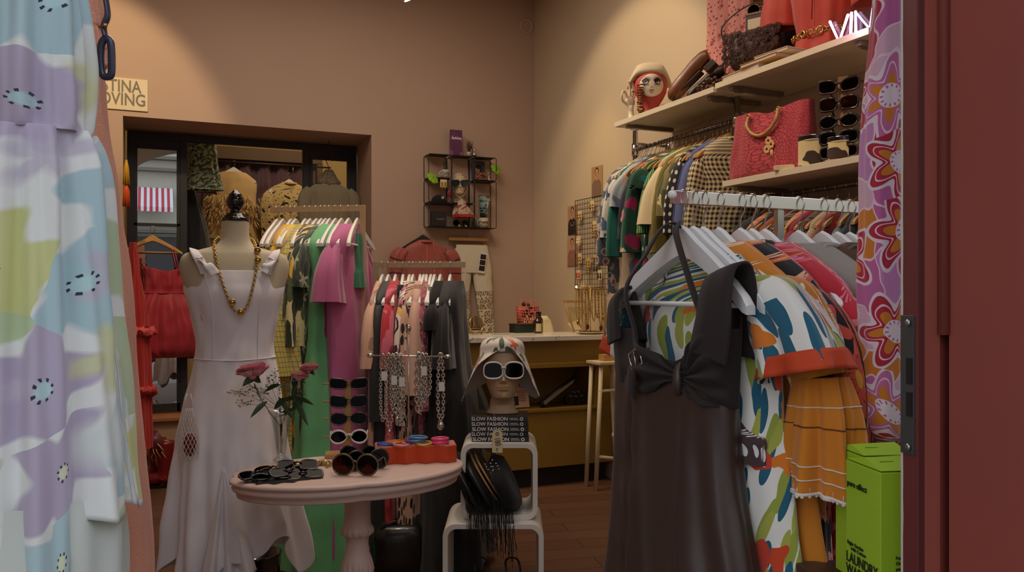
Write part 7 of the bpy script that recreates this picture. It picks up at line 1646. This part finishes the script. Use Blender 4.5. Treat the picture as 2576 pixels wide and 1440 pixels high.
# neon sign letters on a clear panel
NEON = M('neon_tube', (255,240,255), .4, var=0, emit=(255,190,255), es=3.2); 
n0 = ATX(2140, 55, 2.735); npos = Vector((2.735, n0.y, TOP2+.005))
ng = thing('neon_sign', 'white pink neon letters starting VINT standing on the upper shelf edge', 'neon sign', npos, -pi/2+.0)
def nlet(pts): 
    P = []
    for px, py in pts: w_ = ATX(px, py, 2.735); P.append(Vector((-(w_.y-npos.y), -.0, w_.z-npos.z)))
    return P
for nm_, pts in (('letter_v', [(2088,55),(2111,106),(2133,38)]), ('letter_i', [(2140,92),(2142,33)]), ('letter_n', [(2153,90),(2152,30),(2188,73),(2198,12)]), ('letter_t', [(2206,-10),(2240,-24)])):
    m = MB(); m.tube(nlet(pts), .0062, 10)
    for p in nlet(pts): m.ball(p, .0062, 10, 6)
    m.build(nm_, NEON, ng)
tq = nlet([(2222,58),(2224,-16)]); MB().tube(tq, .0062, 10).build('letter_t_stem', NEON, ng)
P = nlet([(2080,110),(2250,50),(2250,-30),(2080,28)]); m = MB(); m.add([p+Vector((0,.012,0)) for p in P]+[p+Vector((0,.016,0)) for p in P], [(0,1,2,3),(7,6,5,4),(0,4,5,1),(1,5,6,2),(2,6,7,3),(3,7,4,0)]); m.build('clear_panel', pane_mat('acrylic', .05, .02), ng)
nlp = ATX(2150, 60, 2.66); lamp('neon_glow', 'POINT', (nlp.x, nlp.y, nlp.z), .8, (1,.5,.9), .05)
# lower shelf: straw bag
F('straw', (206,66,74), dict(k='edge', c=[(104,22,36)], s=58, r=.10, wob=.8), dict(k='stripe', c=[(176,48,60)], s=60, r=.3, rot=1.57, wob=.9), bump=.6)
q0 = ATX(1842, 458, 2.76); q1 = ATX(2040, 430, 2.80)
sb = thing('straw_bag', 'large coral pink straw shopper with bamboo handles on the lower shelf', 'bag', ((q0.x+q1.x)/2+.02, (q0.y+q1.y)/2, LOWZ), math.atan2(q1.y-q0.y, q1.x-q0.x))
Lb = (q1-q0).length; m = MB(); hB = .325
cloth(m, [(hB,Lb*.47,.045,.0,0,.004),(hB*.7,Lb*.475,.06,0,0,.004),(hB*.35,Lb*.49,.07,0,0,.004),(.02,Lb*.50,.07,0,0,.003),(0,Lb*.48,.06,0,0,0)], 80, 30, 5, 9, power=.55, wr=.004)
for v_ in m.v:
    if v_.z > hB*.7: v_.z -= .03*exp(-((v_.x-.03)/.09)**2)*((v_.z-hB*.7)/(hB*.3)); v_.x -= .0
    v_.x += .02*(v_.z/hB-.5)*(1 if v_.x < 0 else .3)
m.build('body', C['straw'], sb); BAM = M('bamboo', (196,150,80), .35, var=.2, vscale=20)
for y, nm_ in ((-.066, 'front'), (.06, 'back')):
    m = MB(); P = spline([(-.095,y,.295),(-.095,y-.012,.25),(-.055,y-.014,.205),(.0,y-.014,.188),(.055,y-.014,.205),(.098,y-.012,.25),(.10,y,.30)], 5) if y < 0 else spline([(-.08,y,.28),(-.06,y,.315),(0,y,.335),(.06,y,.32),(.09,y,.29)], 5)
    m.tube(P, [.0085+.0022*(i % 5 == 0) for i in range(len(P))], 10); m.build('handle', BAM, sb)
    for sx in (-.095, .10):
        if y < 0: MB().torus((sx, y-.002, .298), .012, .0028, Matrix.Rotation(rad(90), 3, 'X'), 16, 6).build('handle_ring', GOLD, sb)
m = MB()
for fx, fz_ in ((.045,.155),(.062,.135),(.035,.115)):
    for k in range(7): a = 2*pi*k/7; m.ball((fx+.014*cos(a), -.074, fz_+.014*sin(a)), .009, 8, 6, (1,.4,1))
for k in range(4): m.tube([(.058+.004*k,-.073,.11),(.058+.006*k,-.074,.07)], .0022, 4)
m.build('flower_tassel', M('raffia', (226,180,120), .8), sb)
# cowhide boxes
COW = fab('cowhide', (222,202,146), [dict(k='spot', c=[(58,36,24)], s=13, r=.36, wob=1.0, p=.6, rnd=1)], coord='obj', rough=.8, bump=.2)
for (px, X, w_, d_, h_, lab, dz) in ((2052, 2.82, .15, .15, .125, 'round cowhide box with a dark rim beside the straw bag', 0), (2118, 2.84, .13, .10, .10, 'cowhide handbag at the right of the round cowhide box', 0)):
    q = atxz(px, X, LOWZ); b = thing('cowhide_box', lab, 'box', q, -1.0, 'cowhide boxes on the lower shelf')
    m = MB(); cloth(m, [(h_,w_/2,d_/2,0,0,0),(h_*.5,w_/2,d_/2,0,0,.001),(0,w_/2,d_/2,0,0,0)], 50, 12, 4, 1, power=.8, wr=0); m.build('body', COW, b)
    m = MB(); m.prism([(w_/2*math.copysign(abs(cos(2*pi*i/40))**.8, cos(2*pi*i/40))*1.02, d_/2*math.copysign(abs(sin(2*pi*i/40))**.8, sin(2*pi*i/40))*1.02) for i in range(40)], .022, (0,0,h_+.008), (1,0,0), (0,1,0)); m.build('lid', BLK, b, bevel=.002)
    MB().tube([(w_/2*1.03*cos(2*pi*i/40), d_/2*1.03*sin(2*pi*i/40), h_-.004) for i in range(40)], .003, 6, closed=True).build('trim', M('card_blush2'), b)
wt2 = thing('price_block', 'small blank cream block on the front edge of the lower shelf', 'sign', atxz(1976, 2.75, LOWZ), -.9); MB().box((0,0,.012), (.10,.05,.024)).build('block', M('card_blush2'), wt2, bevel=.002)
# sunglasses stand on the lower shelf
sg0 = atxz(2122, 2.84, LOWZ); g2 = thing('sunglass_stand', 'wooden peg stand of dark sunglasses on the lower wall shelf', 'display stand', sg0, -1.15)
MB().box((0,0,.008), (.12,.12,.016)).build('base', WO, g2, bevel=.003); MB().box((0,0,.20), (.045,.02,.38)).build('upright', WO, g2, bevel=.002)
W2 = Matrix.Translation(sg0) @ Matrix.Rotation(-1.15, 4, 'Z')
for k, (z, kind, fr_, ln, lab, w_, h_) in enumerate(((.345,'cat',M('frame_plum', (64,34,36), .25, coat=.4),LB,'brown shield sunglasses, topmost on the lower shelf stand',.066,.048),(.265,'square',BLK,LA,'black sunglasses with amber lenses, second on the lower shelf stand',.062,.048),(.185,'oval',BLK,LK,'black oval sunglasses, third on the lower shelf stand',.062,.046),(.115,'square',BLK,LK,'black square sunglasses, fourth on the lower shelf stand',.062,.046),(.05,'square',TORT,LB,'tortoiseshell sunglasses at the foot of the lower shelf stand',.06,.044))):
    m = MB(); m.cyl((-.08,-.012,z-.01), (.08,-.012,z-.01), .0045, 8); m.build('peg', WO, g2)
    shades(lab, W2 @ Vector((-.01,-.035,z)), -1.15, kind, w_, h_, .016, fr_, ln, .009, .009, group='sunglasses on the lower shelf stand', scale=1.2)
# ================================================================ left side: red clothes, boots, back room
p = ATY(384, 570, 7.14); 
hk = thing('clothes_hanger', 'light wooden hanger on the dark door frame holding the red bustier top', 'hanger', p); tmp = hanger('wood', p, .06, 'light wooden hanger hooked on the glass door above the red bustier', None); bpy.data.objects.remove(hk)
RED_ = C['red']; bu_ = thing('bustier_top', 'crimson bubble hem bustier top with thin straps on the dark glass door', 'top', p+Vector((.10,-.02,0)), .0)
zz7 = lambda py: CAMZ-(py-HZ)/FPX*6.55-p.z
m = MB(); cloth(m, [(zz7(682),.165,.055,-.0,0,.008),(zz7(715),.16,.06,0,0,.010),(zz7(738),.165,.058,.0,0,.004),(zz7(780),.235,.10,.0,0,.022),(zz7(840),.27,.12,.01,0,.028),(zz7(880),.25,.11,.01,0,.026),(zz7(900),.17,.07,.03,0,.01)], 110, 60, 9, 12, wr=.006, hem=lambda th, f: (.035*abs(cos(th))*1.0-.02*exp(-(((th-1.5*pi+pi) % (2*pi)-pi)/.25)**2))*(1-f)**6); m.build('body', RED_, bu_, solid=.002)
m = MB(); m.tube([(.165*cos(a), .062*sin(a), zz7(738)) for a in [2*pi*i/50 for i in range(50)]], .005, 6, closed=True, flat=.5); m.build('waist_seam', RED_, bu_)
for x0, x1 in ((-.27,-.15),(-.25,-.13),(.04,.085),(.06,.10)):
    ztp = zz7(632); MB().tube([(x0,0,ztp+.02),(x1,-.055,zz7(690))], .0035, 5).build('strap', M('strap_rose', (170,60,80), .6), bu_)
pr_ = AT(348, 735, 5.3); rdz = lambda py: CAMZ-(py-HZ)/FPX*5.3
rg2 = thing('red_gown', 'sheer red gown with ruffled cuff hanging beside the peach dress', 'dress', (pr_.x-.03, pr_.y, 0), .3)
m = MB(); cloth(m, [(rdz(610),.02,.03,0,0,.002),(rdz(690),.04,.05,0,0,.006),(rdz(780),.075,.07,.0,0,.010),(rdz(900),.10,.08,0,0,.014),(rdz(1010),.105,.08,0,0,.016),(rdz(1130),.11,.08,0,0,.018)], 80, 40, 6, 3); m.build('body', fab('red_sheer', (176,28,18), rough=.7), rg2)
for zc_, c, r in ((rdz(835), (216,86,80), .085), (rdz(985), (190,60,56), .095)):
    m = MB(); m.torus((.02,-.01,zc_), r, .028, None, 60, 12, (1,.8)); 
    for q in m.v: q += Vector((noise.noise(q*40), noise.noise(q*43), noise.noise(q*37)))*.028
    m.build('ruffle', M('ruffle_red_%d' % c[0], c, .8, bump=.4, bscale=60), rg2)
ob = thing('orange_tassel', 'orange and yellow feather tassel hanging just left of the doorway', 'tassel', ATY(318, 430, 6.62)); m = MB()
for k in range(14): m.tube([(0,0,.08),(.012*cos(k),.012*sin(k),.02),(.02*cos(k),.015*sin(k),-.10)], .006, 5)
m.build('upper_tassel', M('tassel_yellow', (200,150,30), .8), ob); m = MB()
for k in range(14): m.tube([(0,0,-.10),(.016*cos(k),.016*sin(k),-.15),(.02*cos(k),.018*sin(k),-.26)], .007, 5)
m.build('lower_tassel', M('tassel_orange', (206,80,24), .8), ob)
def boot(label, loc, rz, mat, S=1):
    t = thing('cowboy_boot', label, 'boot', loc, rz, 'red cowboy boots on the floor'); t.scale = (S,)*3; m = MB()
    m.tube(spline([(0,-.17,.03),(0,-.11,.045),(0,-.04,.062),(0,.03,.07),(0,.07,.065)], 5), [.014,.022,.03,.035,.038,.041,.043,.044,.044,.045,.045,.045,.044,.043,.042,.041,.04,.04,.04,.04,.04], 16, flat=.95)
    m.tube(spline([(0,.035,.06),(0,.05,.13),(0,.05,.22),(0,.05,.33)], 5), [.048,.045,.043,.042,.043,.045,.048,.052,.056,.059,.062,.064,.066,.068,.068,.068], 20); m.build('upper', mat, t)
    s = MB(); s.box((0,-.06,.010), (.07,.20,.012)); s.box((0,.075,.012), (.055,.05,.024+.02)); s.build('sole', BLK, t, bevel=.003); return t
BR = M('boot_red', (130,24,24), .4, var=.12, coat=.2)
bq = ATZ(388, 1228, 0); boot('red leather cowboy boot, the nearer one, on the floor by the steps', bq+Vector((.02,0,0)), -1.9, BR); boot('red leather cowboy boot partly behind the nearer one', bq+Vector((-.03,.16,0)), -2.0, BR)
fb_ = thing('fringed_boot', 'dark red boot with cream fringe lying against the cowboy boots', 'boot', bq+Vector((.04,-.02,.27)), rot=(rad(35), rad(25), -1.2)); m = MB(); m.tube([(0,0,-.15),(0,0,0),(0,0,.15)], [.05,.055,.06], 18); m.build('shaft', M('boot_wine', (96,22,28), .45), fb_)
m = MB(); rng = random.Random(1)
for k in range(22): a = rng.uniform(0, 6.3); z = -.14+.28*k/22; m.tube([(.055*cos(a), .055*sin(a), z), (.075*cos(a), .075*sin(a), z-.02), (.08*cos(a), .08*sin(a), z-.07)], .0045, 5)
m.build('fringe', M('fringe_cream', (206,160,110), .8), fb_)['kind'] = 'stuff'
sh_ = thing('sneaker', 'salmon pink chunky sneaker on the upper wooden step', 'shoe', ATZ(425, 1022, .42)+Vector((0,.05,0)), -1.45, 'sneakers on the wooden step')
m = MB(); m.tube(spline([(0,-.14,.045),(0,-.08,.055),(0,0,.075),(0,.06,.095),(0,.10,.10)], 5), [.02,.03,.038,.042,.044,.046,.047,.048,.048,.048,.048,.048,.048,.047,.046,.046,.045,.045,.044,.044,.043], 18); m.build('upper', M('sneaker_salmon', (206,110,80), .7, var=.2, vscale=30), sh_)
m = MB(); m.tube(spline([(0,-.15,.018),(0,-.05,.02),(0,.05,.022),(0,.13,.022)], 5), [.03,.04,.048,.05,.05,.05,.05,.05,.05,.05,.048,.046,.044,.042,.04,.04], 12, flat=.5); m.build('sole', M('sole_tan', (190,150,110), .7), sh_)
cp2 = copy_tree(sh_); cp2.location += Vector((-.12,.06,0)); cp2['label'] = 'second salmon sneaker partly behind the first on the wooden step'
bkd = thing('black_sandal', 'small black sandal behind the salmon sneakers on the step', 'shoe', ATZ(455, 1005, .42)+Vector((0,.12,0)), -1.2); m = MB(); m.box((0,0,.01), (.07,.2,.012)); m.build('sole', BLK, bkd); MB().tube(spline([(-.035,-.04,.015),(0,-.05,.07),(.035,-.04,.015)], 6), .010, 6, flat=.4).build('strap', BLK, bkd)
# garments seen through the opening
F('green_print', (176,186,140), dict(k='noise', c=[(60,84,74)], s=34, r=.5, wob=.2), dict(k='noise', c=[(120,150,130)], s=26, r=.6, wob=.3)); F('butterfly', (206,180,120), dict(k='flower', c=[(40,26,20)], s=12, r=.3, n=2, dep=.3, p=.75), dict(k='spot', c=[(60,36,26)], s=26, r=.14)); F('sheer_grey', (150,140,110), alpha=.8); F('sheer_beige', (190,150,110), alpha=.45); F('feather', (206,172,116), bump=.3)
def hangat(px, py, Y, nm, label, kd, mat, kind='white', rz=0, **kw):
    q = ATY(px, py, Y); hanger(kind, q, rz, 'hanger holding the '+label, None); return garment(nm, label, kd, mat, q, rz, **kw)
g1 = hangat(588, 405, 8.95, 'feathered_vest', 'cream feathered top against the plum curtain in the back room', 'top', C['feather'], L=.86, w=.23, th=.07, sl=0, neck=.12, seed=2, hem=1.15, fo=.012, top=-.12)
m = MB(); rng = random.Random(6)
for k in range(260):
    a = rng.uniform(pi*.95, pi*2.05); z = rng.uniform(-.84, -.36); wv = .25+.05*(-z-.3); c = Vector((wv*cos(a), .09*sin(a)-.01, z)); m.tube([c, c+Vector((.03*cos(a)+rng.uniform(-.02,.02), -.02, -.03)), c+Vector((.045*cos(a)+rng.uniform(-.03,.03), -.015, -.085))], [.007,.010,.002], 4, flat=.3)
m.build('feathers', M('feather_cream', (214,184,132), .9), g1)['kind'] = 'stuff'
hangat(728, 436, 8.9, 'butterfly_blouse', 'cream blouse with dark butterflies against the plum curtain', 'blouse', C['butterfly'], rz=.1, L=.85, w=.23, th=.06, sl=.72, sr=(.075,.05), open_=-.02, collar=.02, seed=4, fo=.01)
q = ATY(508, 345, 7.4); dg = thing('green_dress', 'green and cream blossom print dress hanging behind the dark door frame', 'dress', (q.x, q.y, 0)); zq = lambda py: CAMZ-(py-HZ)/FPX*(7.4/1.06)
m = MB(); cloth(m, [(zq(330),.11,.05,0,0,.004),(zq(380),.115,.06,0,0,.006),(zq(430),.12,.07,.01,0,.008),(zq(480),.15,.09,.02,0,.012)], 60, 24, 6, 3); m.build('body', C['green_print'], dg)
q = ATY(487, 460, 7.6); dc = thing('black_coat', 'black coat sleeve and body hanging in the back room beside the frame', 'coat', (q.x, q.y, 0), .2); zq = lambda py: CAMZ-(py-HZ)/FPX*(7.6/1.07)
m = MB(); cloth(m, [(zq(445),.03,.03,-.04,0,0),(zq(500),.06,.05,-.02,0,.004),(zq(560),.09,.07,.01,0,.006),(zq(620),.11,.08,.03,0,.008),(zq(700),.13,.09,.04,0,.012),(zq(900),.14,.10,.04,0,.012)], 50, 30, 5, 3); m.build('body', C['navy_black'], dc)
q = ATY(828, 410, 7.10); hs_ = thing('lace_cape', 'grey lace hooded top hanging in front of the right glass pane', 'top', q+Vector((0,.0,0)))
m = MB(); m.tube([(-.005,0,.25),(0,0,.06)], .0035, 6); m.tube([(.03*cos(a)+.0, 0, .03+.03*sin(a)) for a in [rad(200)-rad(230)*i/12 for i in range(13)]], .003, 6); m.tube([(-.028,0,.02),(-.01,0,-.02),(0,0,-.07)], .003, 6); m.build('hook', M('hook_dark', (50,36,26), .5), hs_)
m = MB(); cloth(m, [(-.06,.03,.03,0,0,.002),(-.12,.065,.05,0,0,.006),(-.17,.10,.06,.0,0,.006),(-.20,.07,.05,0,0,.004)], 50, 16, 9, 2); m.build('hood', fab('lace_grey', (130,116,90), [dict(k='spot', c=[(86,74,56)], s=60, r=.3, wob=.5)]), hs_)
m = MB(); cloth(m, [(-.18,.08,.05,0,0,.003),(-.215,.155,.06,0,0,.004),(-.27,.185,.065,0,0,.005),(-.42,.17,.06,0,0,.006),(-.62,.18,.06,0,0,.008),(-1.4,.22,.07,0,0,.014)], 60, 30, 7, 5); m.build('body', C['sheer_grey'], hs_)
for s in (-1, 1): m = MB(); sleeve(m, [(s*.16,0,-.235),(s*.205,0,-.30),(s*.215,0,-.45),(s*.20,0,-.65)], [.04,.055,.05,.045], [.03,.04,.04,.035], 6, .004); m.build('sleeve', C['sheer_grey'], hs_)
cs = thing('white_cabinet', 'cream display cabinet with hanging chains standing in the back room', 'cabinet', ATY(520, 620, 8.4)); cs.location.z = .41
m = MB(); m.box((0,0,.75), (.34,.05,1.55)); m.build('back', M('cabinet_cream', (206,190,140), .7), cs); m = MB()
for x in (-.16,.17): m.box((x,-.04,.75), (.03,.05,1.55))
m.box((0,-.04,1.52), (.36,.05,.03)); m.box((0,-.04,.9), (.34,.05,.02)); m.build('frame', M('cabinet_cream'), cs); m = MB(); [m.tube([(-.12+.03*k,-.03,1.45),(-.12+.03*k,-.035,.98)], .0012, 4) for k in range(9)]; m.build('wires', BW, cs)
# base of the floor stand beside the dress form
q = ATY(588, 405, 8.95); t = thing('hanging_rail', 'thin dark rail above the blouses in the back room', 'rail', (q.x-.5, 8.93, q.z)); MB().cyl((0,.02,-.012), (1.5,.02,-.012), .010).build('rail', BW, t)
MB().cyl((1.1,.02,-.012), (1.1,.02,-.13), .003, 6).build('hook', STEELW, t); MB().cyl((0,.02,0), (0,.02,1.2), .004, 6).build('drop_rod', BW, t)
q = ATY(487, 440, 7.6); hanger('black', q+Vector((-.03,0,.06)), .2, 'dark hanger holding the black coat beside the door frame', None)
b = AT(648, HZ, 3.62); t = thing('waste_bin', 'round black bin half hidden under the hem of the white dress', 'bin', (b.x, b.y, 0)); MB().lathe([(.001,0),(.085,0),(.10,.24),(.104,.245),(.104,.252),(.096,.252),(.082,.01),(.001,.008)], n=40).build('bucket', FN, t)
